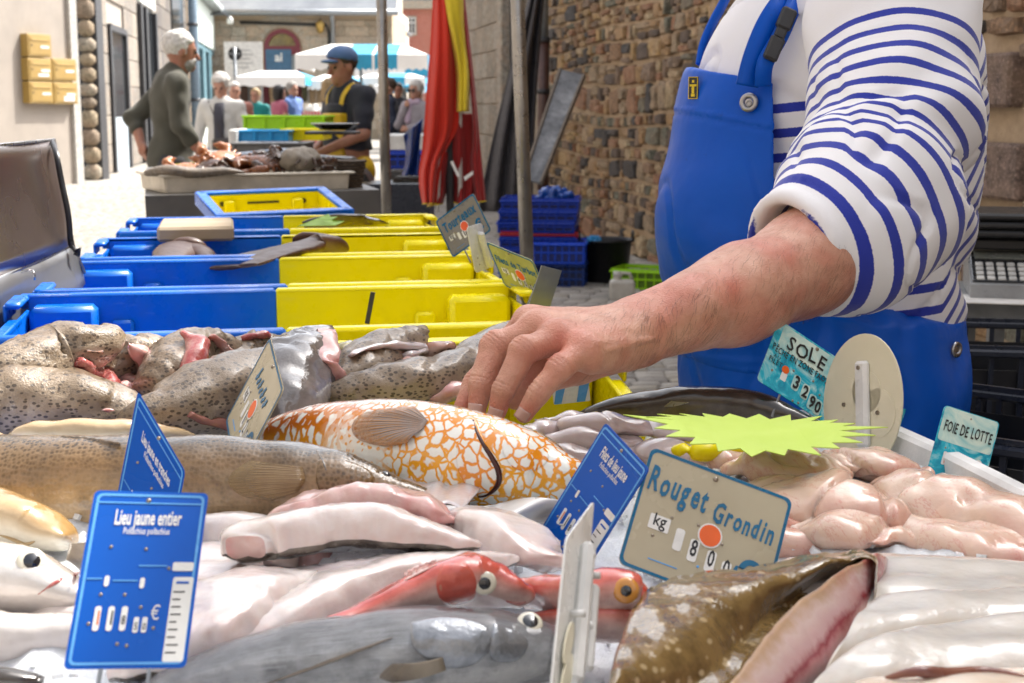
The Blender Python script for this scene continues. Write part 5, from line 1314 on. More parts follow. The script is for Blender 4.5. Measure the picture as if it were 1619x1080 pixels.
for i, (u, v, dz, rz, m) in enumerate([(300, 277, 0, .5, m_crab3), (330, 270, .01, 2.2, m_crabd), (352, 262, .03, 1.0, m_crab3), (385, 262, .02, .2, m_crab), (415, 263, .02, 2.6, m_crab), (440, 264, .015, 1.7, m_crabd), (462, 262, .02, .4, m_crabd), (372, 270, 0, 3.0, m_crab), (345, 280, 0, 4.0, m_crabd), (490, 262, .01, 5.0, m_crabd)]):
    p = P(u, v, 5.66+.02*(i % 3)); z_ = zt+.075+dz*1.4
    rt = thing('crab', crab_labels[i], 'crab', (p.x, p.y+(.06 if i in (2, 3, 7) else 0), z_), rz, 'crabs in the cream tray'); rt.rotation_euler = (random.Random(i).uniform(-.5, .5), random.Random(i+9).uniform(-.4, .4), rz)
    for nm, me in zip(('shell', 'claw'), protoc[i % 2]):
        me2 = me.copy(); o = bpy.data.objects.new(nm, me2); me2.materials.append(m); COL.objects.link(o); o.parent = rt
# things on far stall
def FB(u, v, Y): p = P(u, v, Y); return p
def bin_(name, label, u0, u1, v0, v1, Y, D, mat, n=3):
    a, b = P(u0, v0, Y), P(u1, v1, Y); w = b.x-a.x; h = a.z-b.z; c = (a.x+w/2, Y+D/2, b.z)
    rt = thing(name, label, 'crate', c); mb = MB()
    for sy in (-1, 1):
        mb.box((0, sy*D/2, h/2), (w, .008, h))
        for q in range(n+1): mb.box((-w/2+w*q/n, sy*(D/2+.008), h*.45), (.02, .014, h*.85), bev=.004)
    for sx in (-1, 1): mb.box((sx*w/2, 0, h/2), (.008, D, h))
    mb.box((0, 0, .004), (w, D, .008)); mb.build('side', mat, rt, world=False)
    mb = MB()
    for sy in (-1, 1): mb.box((0, sy*D/2, h-.006), (w+.04, .03, .014), bev=.004)
    for sx in (-1, 1): mb.box((sx*w/2, 0, h-.006), (.03, D-.02, .014), bev=.004)
    mb.build('rim', mat, rt, world=False); return rt
bin_('green_crate', 'long bright green crate at the far end of the grey stall', 387, 512, 183, 206, 8.9, .4, m_lime, 4)
bin_('yellow_crate', 'yellow crate under the green one on the far stall', 448, 508, 204, 222, 8.4, .4, m_cyel, 2)
bin_('light_blue_crate', 'light blue crate in front of the green one on the far stall', 378, 454, 206, 228, 8.2, .35, plastic('crate_sky_blue', (.02, .28, .62)), 3)
mb = MB(); a_ = P(366, 204, 8.2); b_ = P(379, 246, 8.2); mb.box(((a_.x+b_.x)/2, 8.3, (a_.z+b_.z)/2), (b_.x-a_.x, .4, a_.z-b_.z), bev=.01); tag(mb.build('white_box', m_white_p), 'white box standing on end left of the light blue crate', 'box')
bin_('fish_tray', 'grey tray of silvery fish in front of the light blue crate', 370, 478, 226, 246, 7.6, .35, m_gsteel, 2)
m_silv = basic('silver_fish_skin', (.55, .57, .60), (.25, .28, .34), rough=.22, metal=.35, scale=30)
rf = random.Random(6)
for i in range(16):
    u = 385+ (i % 8)*11+rf.uniform(-3, 3); v = 229 if i < 8 else 234
    p = P(u, v, 7.7+.12*(i < 8)); d_ = V((1, rf.uniform(-.3, .3), rf.uniform(-.1, .1))).normalized()*.07
    o = sweep('small_fish', [(*(p-d_), .002, .002), (*(p-d_*.5), .012, .009), (*(p+d_*.2), .016, .011), (*(p+d_*.8), .009, .008), (*(p+d_), .002, .002)], m_silv, 14, 10)
    tag(o, 'small silvery fish, %s from the left in the %s row of the far grey tray' % (ORD[i % 8], 'back' if i < 8 else 'front'), 'fish', 'silvery fish in the far grey tray')
for i in range(5):
    p = P(400+i*12, 248-i*1.2, 6.8); d_ = V((.16, .05, .0))
    o = sweep('mackerel', [(*(p-d_), .002, .002), (*(p-d_*.5), .02, .014), (*(p+d_*.2), .026, .018), (*(p+d_*.8), .014, .012), (*(p+d_), .002, .002)], basic('mackerel_skin', (.50, .52, .56), (.05, .09, .16), rough=.2, metal=.4, scale=22), 16, 12)
    tag(o, 'slim blue and silver fish, %s from the left behind the shellfish tray' % ORD[i], 'fish', 'slim fish behind the shellfish tray')
mb = MB(); a_, b_ = P(265, 268, 5.95), P(395, 258, 6.1); mb.prism([a_, b_, b_+V((0, .3, 0)), a_+V((.05, .3, 0))], V((0, 0, .02))); tag(mb.build('yellow_tray', m_cyel), 'flat yellow tray behind the shellfish tray', 'lid')
blob('grey_ray', 'rough grey ray humped over the shellfish tray', 'fish', P(474, 252, 5.65), (.085, .09, .05), basic('ray_skin', (.22, .19, .15), (.17, .145, .115), rough=.6, bump=.8, bscale=260), 3, .12)
p0 = P(240, 262, 5.35); p0.z = zt+.075; 
o = sweep('brown_eel', [(p0.x-.02, p0.y, p0.z, .012, .02), (p0.x+.06, p0.y-.02, p0.z+.01, .022, .03), (p0.x+.16, p0.y+.02, p0.z, .02, .03), (p0.x+.26, p0.y+.05, p0.z+.005, .015, .02), (p0.x+.33, p0.y+.07, p0.z, .004, .006)], basic('eel_skin', (.20, .16, .12), (.12, .10, .08), rough=.25, scale=30), 26, 14); tag(o, 'grey brown fish lying over the left rim of the shellfish tray', 'fish')
# bottle
p = P(523, 254, 5.9); p.z = zt; rt = thing('yellow_bottle', 'clear bottle with a blue cap and yellow liquid beside the wicker basket', 'bottle', tuple(p))
sB_ = 1.0
mb = MB(); mb.lathe([(.001, 0), (.028, 0), (.030, .006), (.030, .052), (.026, .068), (.013, .088), (.012, .10)], p, 20, cap=True); mb.build('bottle_glass', basic('clear_plastic', (.80, .84, .80), rough=.12, trans=.6), rt, True)
mb = MB(); mb.lathe([(.001, 0.002), (.0308, 0.002), (.0308, .034), (.001, .034)], p, 20); mb.build('yellow_liquid', basic('yellow_oil', (.75, .62, .02), rough=.2), rt, True)
mb = MB(); mb.lathe([(.014, .098), (.014, .116), (.001, .116)], p, 16); mb.build('cap', basic('cap_blue', (.02, .07, .45), rough=.3), rt, True)
# wicker basket
p = P(554, 279, 5.75); p.z = zt; rt = thing('wicker_basket', 'dark wicker basket on the grey stall in front of the vendor', 'basket', tuple(p)); m_wick = basic('dark_wicker', (.045, .03, .02), (.09, .06, .035), rough=.6)
hgt = .10
for q in range(9):
    r_ = .040+.018*q/8; z_ = q*hgt/8; pts = [p+V(((r_+.003*math.sin(11*t+q*math.pi))*math.cos(t), (r_+.003*math.sin(11*t+q*math.pi))*math.sin(t), z_+.004)) for t in np.linspace(0, 2*math.pi, 45)]
    mb = MB(); mb.tube(pts, .0062, 6, caps=False); mb.build('withy', m_wick, rt, True)
mb = MB(); mb.lathe([(.001, .003), (.038, .003), (.056, hgt)], p, 24); mb.build('inner_lining', m_wick, rt, True)
# scale
p = P(527, 246, 6.3); rt = thing('hanging_pan_scales', 'black kitchen scales with a shallow steel pan in front of the vendor', 'scales', (p.x, 6.3, zt))
mb = MB(); mb.prism([V((p.x-.10, 6.2, zt)), V((p.x+.17, 6.2, zt)), V((p.x+.15, 6.2, zt+.03)), V((p.x+.08, 6.2, zt+.10)), V((p.x-.10, 6.2, zt+.11))], V((0, .22, 0))); mb.build('housing', m_black, rt)
mb = MB(); zpl = P(527, 210, 6.3).z; mb.box((p.x, 6.31, zpl), (.22, .2, .012), bev=.003); mb.build('platform', m_black, rt)
zpn = P(527, 205, 6.3).z; mb = MB(); mb.lathe([(.001, 0), (.065, 0), (.10, .022), (.107, .024), (.107, .028), (.098, .028), (.062, .006), (.001, .006)], (p.x+.01, 6.31, zpn), 32); mb.build('pan', m_steel, rt, True)
# grey blocks and boxes behind
for i, (u0, u1, v0, v1, Y, m, nm, lab) in enumerate([(620, 664, 281, 330, 9.0, stone_mat('concrete_block', (.16, .16, .155), 40), 'concrete_block', 'grey concrete block standing by the foot of the red parasol'),
        (612, 640, 268, 292, 9.6, stone_mat('concrete_block_b', (.13, .13, .13), 40), 'concrete_block', 'darker grey block behind the first one, right of the steel pole')]):
    a_, b_ = P(u0, v0, Y), P(u1, v1, Y); mb = MB(); mb.box(((a_.x+b_.x)/2, Y+.15, a_.z/2), (b_.x-a_.x, .3, a_.z), bev=.012); tag(mb.build(nm, m), lab, 'block')
a_, b_ = P(618, 242, 8.8), P(650, 268, 8.8)
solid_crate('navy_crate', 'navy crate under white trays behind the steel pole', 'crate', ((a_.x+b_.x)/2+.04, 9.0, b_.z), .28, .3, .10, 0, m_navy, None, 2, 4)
mb = MB(); a_ = P(617, 212, 8.8); mb.box(((a_.x+b_.x)/2+.02, 9.0, (a_.z+P(617, 240, 8.8).z)/2), (.24, .3, .10), bev=.01); tag(mb.build('white_crate', m_white_p), 'white polystyrene box on the navy crate behind the steel pole', 'box')
mb = MB(); mb.box((-.72, 9.0, .42), (.44, .5, .84)); tag(mb.build('crate_stand', m_dgrey), 'dark block of stacked boxes carrying the navy crate behind the steel pole', 'box')
# ================================================================== people
def skin_mat(name, c, c2, red=(.50, .16, .12), sc=22):
    k = NB(name); n = k.noise(sc, 5, .6); cc = k.mix(k.ramp(n, [(.35, 0.), (.68, 1.)]), (*c, 1), (*c2, 1))
    cc = k.mix(k.ramp(k.noise(sc*.55, 3), [(.5, 0.), (.78, .6)]), cc, (*red, 1))
    k.P(Base_Color=cc, Roughness=.48, Subsurface_Weight=.15, Subsurface_Radius=(.010, .004, .002), Subsurface_Scale=1.0)
    k.bump(k.n('TexVoronoi', Scale=420.0, Vector=k.obj()).outputs['Distance'], .25, .0008); k.bump(k.noise(130, 4), .3, .0012); return k.m
def hand_skin():
    k = NB('hand_skin'); n = k.noise(30, 6, .65); c = k.mix(k.ramp(n, [(.32, 0.), (.68, 1.)]), (.60, .33, .235, 1), (.47, .225, .155, 1)); fl = k.n('Attribute', _attribute_name='flush').outputs['Fac']
    c = k.mix(k.math('MULTIPLY', fl, .75), c, (.50, .125, .085, 1)); c = k.mix(k.ramp(k.noise(85, 4, .6), [(.60, 0.), (.70, .3)]), c, (.33, .12, .08, 1))
    k.P(Base_Color=c, Roughness=k.ramp(k.noise(60, 3), [(.3, .34), (.7, .52)]), Subsurface_Weight=.12, Subsurface_Radius=(.008, .003, .0015), Subsurface_Scale=1.0)
    k.bump(k.n('TexVoronoi', Scale=520.0, Vector=k.obj()).outputs['Distance'], .5, .0010); k.bump(k.noise(150, 5, .65), .55, .0018)
    w = k.noise(30, 5, .7, vec=k.n('Mapping', Vector=k.obj(), Scale=(4.0, 4.0, 1.5)).outputs[0]); k.bump(w, .3, .0015); return k.m
m_hskin = hand_skin()
m_skin = skin_mat('man_skin', (.66, .40, .31), (.56, .28, .21))
m_skinb = skin_mat('tanned_skin', (.36, .17, .11), (.28, .12, .075), (.36, .11, .07)); m_skinp = skin_mat('fair_skin', (.50, .29, .21), (.42, .21, .15))
m_hairw = basic('white_hair', (.62, .60, .57), (.42, .40, .38), rough=.6, scale=60, bump=.8, bscale=160); m_hairg = basic('grey_hair', (.35, .33, .31), (.20, .19, .18), rough=.6, scale=60, bump=.8, bscale=160)
m_hairb = basic('brown_hair', (.06, .035, .02), rough=.5, bump=.8, bscale=160); m_hairk = basic('black_hair', (.012, .01, .01), rough=.4, bump=.8, bscale=160); m_hairy = basic('blond_hair', (.36, .25, .12), rough=.5, bump=.8, bscale=160)
m_eye = basic('eye_dark', (.02, .015, .012), rough=.1, bump=0); m_shoe = basic('shoe_leather', (.04, .03, .025), rough=.4)

def person(label, u, vtop, height, Y, rz, J=None, skin=m_skinp, top=None, sleeve=1.6, bottom=None, hair=None, hairstyle='short', h=.014, extra=None, slim=1.0, group=None, belly=0, skirt=False, lean=0, shoes=m_shoe):
    """figure standing on the paving; local frame faces +Y. u,vtop: photo column of the head, Y distance"""
    s = height/1.74; X = P(u, vtop, Y).x
    j = dict(head=(0, .02, 1.62), neck=(0, .0, 1.47), chest=(0, 0, 1.28), belly=(0, .01, 1.08), pel=(0, 0, .93),
             sl=(-.185, 0, 1.41), sr=(.185, 0, 1.41), el=(-.23, -.03, 1.13), er=(.23, -.03, 1.13), wl=(-.22, .08, .89), wr=(.22, .08, .89),
             hl=(-.09, 0, .90), hr=(.09, 0, .90), kl=(-.10, .03, .50), kr=(.10, .03, .50), al=(-.10, -.02, .09), ar=(.10, -.02, .09), fl=(0, 0, 0), fr=(0, 0, 0), face=0.0, nod=0.0)
    if J: j.update(J)
    root = thing('person', label, 'person', (X, Y, 0), rz, group)
    g = lambda k_: V(j[k_]) if not isinstance(j[k_], float) else j[k_]
    def torso(X, inf=0.0, k_=.05):
        c, b, p_ = g('chest'), g('belly'), g('pel')
        d = ell(X, c+V((0, 0, .02)), ((.165*slim+inf), .105+inf, .19+inf)); d = smin(d, ell(X, b+V((0, belly*.5, 0)), (.148*slim+inf+belly*.3, .108+inf+belly, .17+inf)), k_)
        d = smin(d, ell(X, p_, (.165*slim+inf, .118+inf, .13+inf)), k_)
        d = smin(d, cap(X, g('sl')*.95+c*.05, g('sr')*.95+c*.05, .055+inf, .055+inf), .06); return d
    def arm(X, side, t0, t1, inf=0.0):
        a, b, c = g('s'+side), g('e'+side), g('w'+side); d = None
        if t0 < 1: e0 = a; e1 = a.lerp(b, min(t1, 1)); d = cap(X, e0, e1, .052+inf, .040+inf+(.007 if t1 < 1 else 0))
        if t1 > 1: d2 = cap(X, b, b.lerp(c, t1-1), .040+inf, .028+inf+(2-t1)*.010); d = d2 if d is None else smin(d, d2, .02)
        return d
    def hand(X, side):
        b, c = g('e'+side), g('w'+side); dr = (c-b).normalized(); up_ = V((0, .3, -1)) if side+'h' not in j else V(j[side+'h']); dr = (dr*.8+up_*.2).normalized()
        sd = dr.cross(V((0, 1, 0))); sd = sd.normalized() if sd.length > .1 else V((1, 0, 0)); pm = c+dr*.05
        d = smin(cap(X, c, pm, .026, .032), cap(X, pm-sd*.016, pm+sd*.016, .022, .022), .02)
        for q in range(4):
            o = sd*(.026-.0175*q); L = (.058, .07, .066, .05)[q]; k1 = pm+o+dr*.03; d = smin(d, chain(X, [pm+o*.8, k1, k1+(dr+V((0, .25, -.2))).normalized()*L*.6], [.010, .0095, .007], .004), .008)
        tb = c+dr*.02+sd*.03; d = smin(d, chain(X, [tb, tb+sd*.02+dr*.03+V((0, .01, 0)), tb+sd*.02+dr*.06], [.014, .011, .008], .004), .01); return d
    fa = j['face']; nd = j['nod']; H = g('head'); HM = Matrix.Rotation(fa, 3, 'Z') @ Matrix.Rotation(nd, 3, 'X'); Ha = np.array(HM)
    L = lambda x, y, z: H+HM @ V((x, y, z))
    def head(X):
        d = ell(X, L(0, -.012, .025), (.076, .096, .10), Ha); d = smin(d, ell(X, L(0, .022, -.055), (.056, .066, .068), Ha), .035)
        d = smin(d, cap(X, L(0, .08, -.085), L(0, .072, -.092), .020, .024), .02)
        d = smin(d, cap(X, L(0, .088, .012), L(0, .112, -.030), .009, .0145), .012)
        d = smin(d, cap(X, L(-.03, .078, .024), L(.03, .078, .024), .012, .012), .014)
        d = smin(d, cap(X, L(-.018, .086, -.058), L(.018, .086, -.058), .0085, .0085), .008)
        for sx in (-1, 1): d = smin(d, ell(X, L(sx*.078, -.008, -.008), (.009, .020, .034), Ha), .008); d = smax(d, -ell(X, L(sx*.032, .098, .006), (.016, .012, .010), Ha), .008)
        return d
    def legs(X, inf=0.0, t=1.0):
        d = None
        for q in 'lr':
            a, b, c = g('h'+q), g('k'+q), g('a'+q); e = smin(cap(X, a, b, .088*slim+inf, .060+inf), cap(X, b, b.lerp(c, t), .060+inf, .040+inf+.012*(inf > 0)), .03); d = e if d is None else smin(d, e, .02)
        return d
    def body(X):
        d = smin(torso(X), cap(X, g('neck')-V((0, .0, .06)), H-V((0, .01, .06)), .062, .055), .04)
        d = smin(d, legs(X), .03)
        for q in 'lr': 
            d = smin(d, arm(X, q, 0, 2), .025); d = smin(d, hand(X, q), .012)
            a = g('a'+q); d = smin(d, cap(X, a-V((0, .02, .05)), a+V((0, .13, -.055)), .035, .028), .02)
        return smin(d, head(X), .02)
    lo, hi = (-.5, -.55, -.01), (.5, .62, 1.80)
    def mk(name, f, mat, lo=lo, hi=hi, hh=h, disp=None):
        me = surf(name, f, lo, hi, hh, disp=disp); me.transform(Matrix.Scale(s, 4)); return link(name, me, mat, root, world=False)
    mk('body', body, skin)
    wr = lambda a_, s_: (lambda co, n: nz(co, s_, 3)*a_)
    if top: mk('top', (lambda X: (lambda d: smax(smin(smin(smin(torso(X, .018), arm(X, 'l', 0, sleeve, .016), .03), arm(X, 'r', 0, sleeve, .016), .03), cap(X, g('neck')-V((0, 0, .03)), g('neck')+V((0, .0, .015)), .075, .065), .03), (j.get('hem', .86) if not skirt else .80)-X[:, 2], .01))(0)), top, disp=wr(.016, 11))
    if bottom: mk('trousers', lambda X: smax(smin(legs(X, .016), ell(X, g('pel'), (.170*slim+.008, .128, .13)), .03), X[:, 2]-(j.get('hem', .9)+.1), .01), bottom, disp=wr(.014, 12))
    def sh(X):
        d = None
        for q in 'lr': a = g('a'+q); e = smin(ell(X, a+V((0, .05, -.055)), (.05, .14, .045)), cap(X, a-V((0, .02, .03)), a+V((0, 0, 0)), .05, .05), .02); d = e if d is None else np.minimum(d, e)
        return smax(d, -X[:, 2], .004)
    mk('shoe', sh, shoes, hi=(.5, .62, .3))
    if hair:
        def hf(X):
            d = ell(X, L(0, -.022, .042), (.086, .102, .098), Ha)
            if hairstyle == 'long': d = smin(d, cap(X, L(0, -.06, .03), L(0, -.075, -.13), .082, .07), .03)
            if hairstyle == 'bob': d = smin(d, cap(X, L(0, -.04, .02), L(0, -.035, -.06), .092, .088), .02)
            if hairstyle == 'fluffy': d = smin(d, ell(X, L(0, -.03, .05), (.10, .11, .10), Ha), .02)
            q = X-A3(H); loc = q @ Ha
            face = smax(-(loc[:, 1]-.045+.0*loc[:, 2]), -( .075-loc[:, 2]), .01)     # keep forehead and face clear
            return smax(d, smin(loc[:, 1]-.040-.4*np.maximum(loc[:, 2]-.04, 0), .068-loc[:, 2], .01), .01)
        mk('hair', hf, hair, lo=(-.25, -.3, 1.2), hi=(.25, .4, 1.85), hh=min(h, .010), disp=lambda co, n: nz(co, 40, 3)*.010)
    for sx in (-1, 1):
        mb = MB(); mb.lathe([(.0105*math.cos(t), .0105*math.sin(t)) for t in np.linspace(-1.5, 1.5, 5)], L(sx*.032, .084, .006)*s, 8)
        mb.build('eye', m_eye, root, True, world=False)
    if extra: extra(root, s, L, g, mk)
    return root

# --- old man in the olive sweater
m_olive = cloth_mat('olive_knit', (.070, .068, .052), rough=.9); m_char = cloth_mat('charcoal_trousers', (.03, .03, .036))
def ex_old(root, s, L, g, mk):
    mb = MB(); w = g('wr')*s; mb.box(w+V((-.02, .02, -.02)), (.02, .10, .17), Matrix.Rotation(.2, 3, 'Y'), bev=.004); mb.build('wrist_wrap', m_white_p, root, world=False)
    mk('beard', lambda X: smax(smin(ell(X, L(0, .03, -.066), (.060, .066, .062)), cap(X, L(-.03, .088, -.044), L(.03, .088, -.044), .010, .010), .01), -(ell(X, L(0, .10, -.058), (.018, .03, .007))), .004), m_hairg, lo=(-.25, -.2, 1.3), hi=(.25, .4, 1.8), hh=.009)
person('white haired man in an olive sweater at the shellfish stall, one hand behind his back', 259, 45, 1.80, 9.4, math.radians(-72),
       J=dict(head=(.0, .10, 1.60), neck=(0, .06, 1.46), chest=(0, .02, 1.28), sl=(-.19, .03, 1.40), sr=(.19, .05, 1.40), el=(-.20, -.19, 1.19), wl=(-.06, -.16, 1.03), er=(.23, .06, 1.14), wr=(.20, .22, .93), nod=-.12, face=.1, belly=(0, .03, 1.06)),
       skin=m_skinb, top=m_olive, sleeve=1.35, bottom=m_char, hair=m_hairw, h=.010, extra=ex_old, belly=.008, slim=.96)

# --- vendor in cap and yellow overalls
m_vest = cloth_mat('navy_jersey', (.018, .020, .032), rough=.9); m_oil = basic('yellow_oilskin', (.62, .40, .01), (.50, .32, .01), rough=.4, bump=.3, bscale=25, bdist=.006); m_cap = cloth_mat('denim_cap', (.06, .13, .28))
def ex_vend(root, s, L, g, mk):
    def bib(X):
        d = ell(X, g('chest')+V((0, .02, .0)), (.165+.03, .105+.035, .20)); d = smin(d, ell(X, g('belly'), (.18, .15, .2)), .05)
        return smax(smax(d, np.abs(X[:, 0])-.115, .01), smax(smax(X[:, 2]-1.36, 1.29-X[:, 2], .004), .05-X[:, 1], .01), .01)
    mk('bib', bib, m_vest)
    mk('bib_lower', lambda X: smax(smax(smin(ell(X, g('chest')+V((0, .02, .0)), (.21, .158, .21)), ell(X, g('belly'), (.20, .170, .22)), .05), np.abs(X[:, 0])-.118, .01), smax(X[:, 2]-1.295, .05-X[:, 1], .01), .01), m_oil)
    for sx in (-1, 1):
        pts = [V((sx*.09, .13, 1.33)), V((sx*.105, .11, 1.42)), V((sx*.11, .03, 1.485)), V((sx*.09, -.08, 1.43)), V((sx*.04, -.13, 1.30)), V((0, -.14, 1.15))]
        C_ = catmull([tuple(p) for p in pts], 24); mb = MB()
        for i in range(23): mb.bar(V(C_[i])*s, V(C_[i+1])*s, .032, .006, V((sx*.3, .8, .3)))
        mb.build('strap', m_oil, root, world=False)
    def capf(X):
        d = smax(ell(X, L(0, -.012, .060), (.092, .112, .082)), -( (X-A3(L(0, 0, .045))) @ A3(V((0, -.15, 1)).normalized())), .006)
        b = smax(ell(X, L(0, .095, .048), (.068, .06, .014)), -(X[:, 1]-L(0, .02, 0).y), .004); return smin(d, b, .01)
    mk('cap', capf, m_cap, lo=(-.2, -.3, 1.4), hi=(.2, .4, 1.85), hh=.008)
person('fishmonger in a blue cap, navy shirt and yellow oilskin overalls standing behind the scales', 552, 78, 1.70, 9.6, math.radians(128),
       J=dict(head=(.0, .06, 1.60), neck=(0, .03, 1.46), el=(-.25, .05, 1.16), wl=(-.08, .30, 1.03), er=(.28, .0, 1.13), wr=(.08, .27, 1.02), nod=-.15, face=.12, hem=1.05),
       skin=m_skinb, top=m_vest, sleeve=.75, bottom=m_oil, hair=m_hairb, h=.010, extra=ex_vend, slim=1.1, belly=.03)
# --- woman in white cardigan
m_wcard = cloth_mat('white_cardigan', (.62, .62, .60)); m_jean = cloth_mat('light_jeans', (.16, .24, .42)); m_dkbl = cloth_mat('dark_print_blouse', (.05, .05, .07))
def ex_wom(root, s, L, g, mk):
    mk('blouse', lambda X: smax(smax(smin(ell(X, g('chest')+V((0, .02, 0)), (.19, .145, .20)), ell(X, g('belly'), (.18, .155, .19)), .05), np.abs(X[:, 0])-.055, .01), .05-X[:, 1], .01), m_dkbl)
    mb = MB(); mb.box(V((-.04, .17, 1.0))*s, (.20, .08, .15), bev=.03); mb.build('handbag', m_shoe, root, world=False)
    mb = MB(); mb.tube([V((-.06, .16, 1.06))*s, V((.02, .155, 1.25))*s, V((.13, .06, 1.47))*s], .006, 6); mb.build('bag_strap', m_shoe, root, world=False)
person('white haired woman in a white cardigan and pale jeans looking down into her bag', 349, 117, 1.62, 14.5, math.radians(175), J=dict(nod=-.35, el=(-.26, .0, 1.14), wl=(-.12, .2, 1.0), er=(.26, -.02, 1.14), wr=(.26, .06, .90), kl=(-.08, .1, .5), al=(-.08, .1, .09)), top=m_wcard, sleeve=1.85, bottom=m_jean, hair=m_hairw, hairstyle='fluffy', h=.014, extra=ex_wom, skirt=True)
def simple(label, u, v, hgt, Y, rz, topc, hair, style='short', bc=(.03, .03, .04), J=None, sleeve=.6, skin=m_skinp, extra=None):
    return person(label, u, v, hgt, Y, math.radians(rz), J, skin, cloth_mat('cloth_%d_%d' % (u, v), topc), sleeve, cloth_mat('legs_%d_%d' % (u, v), bc), hair, style, h=.022, extra=extra)
simple('woman in salmon pink behind the woman in the white cardigan', 370, 131, 1.62, 19, 200, (.42, .17, .13), m_hairw, sleeve=1.5)
simple('woman in a teal T-shirt with short blond hair at the market', 404, 143, 1.60, 23.5, 165, (.0, .22, .22), m_hairy, sleeve=.55)
simple('dark haired woman in a quilted pink vest seen from behind', 441, 138, 1.64, 23.0, -60, (.40, .10, .17), m_hairk, 'bob', sleeve=.3, J=dict(er=(.24, .05, 1.15), wr=(.1, .25, 1.05)))
simple('grey haired man in a light blue shirt at the market', 461, 132, 1.72, 24.5, -120, (.10, .20, .50), m_hairg, sleeve=.6)
simple('blond woman in a dark navy top partly behind the fishmonger', 522, 124, 1.66, 18.5, -70, (.012, .016, .035), m_hairy, 'long', sleeve=1.7, J=dict(el=(-.24, .08, 1.18), wl=(-.14, .28, 1.22)))
simple('dark haired man in a dark jacket beyond the steel pole', 630, 145, 1.70, 24.5, 170, (.02, .02, .03), m_hairk, sleeve=1.8, skin=m_skinb)
simple('person in a navy top mostly behind the steel pole', 616, 148, 1.70, 20.5, 100, (.012, .02, .05), m_hairb, sleeve=1.8)
def ex_sun(root, s, L, g, mk):
    mb = MB()
    for sx in (-1, 1): mb.lathe([(.0001, 0), (.026, 0), (.026, .006), (.0001, .006)], L(sx*.034, .100, .006)*s, 12, axis=V((0, 1, 0)))
    mb.build('sunglasses', m_black, root, world=False)
    mk('scarf', lambda X: smin(cap(X, g('neck')+V((-.06, .05, 0)), g('neck')+V((.06, .05, 0)), .05, .05), cap(X, g('neck')+V((.03, .08, -.02)), g('neck')+V((.06, .12, -.25)), .04, .05), .03), cloth_mat('lilac_scarf', (.50, .40, .52)), hh=.016)
simple('white haired woman in sunglasses and a lilac scarf resting her chin on her hand', 658, 139, 1.62, 18.5, 150, (.32, .30, .34), m_hairw, 'fluffy', J=dict(er=(.22, .12, 1.16), wr=(.06, .17, 1.42), el=(-.22, .06, 1.14), wl=(0, .22, 1.12)), sleeve=1.9, extra=ex_sun)

# ------------------------------------------------------------------ the fishmonger in the striped jersey (foreground)
man = thing('person', 'fishmonger in striped jersey and blue bib overalls reaching bare armed over the fish', 'person', (.47, 2.2, 0))
# body axes
tY = 2.12
SHc = V((.50, tY, 1.43)); CH = V((.478, tY, 1.30)); BE = V((.452, tY, 1.13)); WA = V((.46, tY, .98)); PE = V((.468, tY, .90))
# arm joints from the sight lines
ELB = P(1335, 385, 1.665); SHO = P(1410, 45, 1.90); WRI = P(1018, 527, 1.425)
KN = dict(i=P(836, 510, 1.400), m=P(853, 520, 1.377), r=P(884, 534, 1.353), p=P(922, 553, 1.333))
FI = dict(i=[KN['i'], P(787, 556, 1.405), P(752, 604, 1.383), P(732, 643, 1.367)], m=[KN['m'], P(783, 548, 1.370), P(760, 607, 1.352), P(754, 648, 1.345)],
          r=[KN['r'], P(828, 556, 1.333), P(797, 615, 1.320), P(786, 652, 1.320)], p=[KN['p'], P(884, 583, 1.307), P(851, 620, 1.301), P(829, 655, 1.301)])
FR = dict(i=[.0135, .0130, .0112, .0088], m=[.0140, .0136, .0120, .0094], r=[.0140, .0134, .0112, .0090], p=[.0130, .0122, .0104, .0084])
THU = [P(985, 545, 1.435), P(915, 572, 1.405), P(858, 596, 1.375), P(815, 630, 1.352)]
def arm_f(X):
    mid = WRI.lerp(ELB, .45); up1 = ELB.lerp(WRI, .18)
    d = chain(X, [WRI, WRI.lerp(ELB, .25), mid+V((0, 0, -.002)), up1, ELB, ELB.lerp(SHO, .3)], [.028, .034, .043, .050, .051, .054], .04)
    d = smin(d, cap(X, WRI+V((.0, .012, .008)), WRI+V((.05, .02, .02)), .026, .028), .03)
    d = smin(d, cap(X, P(1150, 470, 1.52)+V((0, 0, -.01)), P(1262, 430, 1.61), .036, .045), .03)
    for k_ in 'imrp':
        d = smin(d, cap(X, WRI+(KN[k_]-WRI)*.12, KN[k_], .021, FR[k_][0]+.0015), .022)
    d = smin(d, cap(X, WRI.lerp(KN['p'], .35)+V((0, -.003, -.010)), KN['p']+V((.008, 0, -.010)), .020, .012), .02)    # heel of the hand
    d = smin(d, cap(X, WRI.lerp(KN['m'], .4)+V((0, .01, -.014)), KN['m']+V((.01, .005, -.012)), .020, .013), .02)
    fd = None
    for k_ in 'imrp':
        f = FI[k_]; r_ = FR[k_]; e = chain(X, f, r_, .0035)
        e = smin(e, cap(X, f[1]+V((0, 0, .0015)), f[1]+V((0, 0, .0016)), r_[1]*1.03, r_[1]*1.03), .005)
        e = smin(e, cap(X, f[0]+V((0, -.001, .0035)), f[0]+V((.004, 0, .003)), r_[0]*.86, r_[0]*.8), .008)
        fd = e if fd is None else smin(fd, e, .0022)
    d = smin(d, fd, .009)
    return smin(d, chain(X, THU, [.026, .022, .0165, .0110], .006), .010)
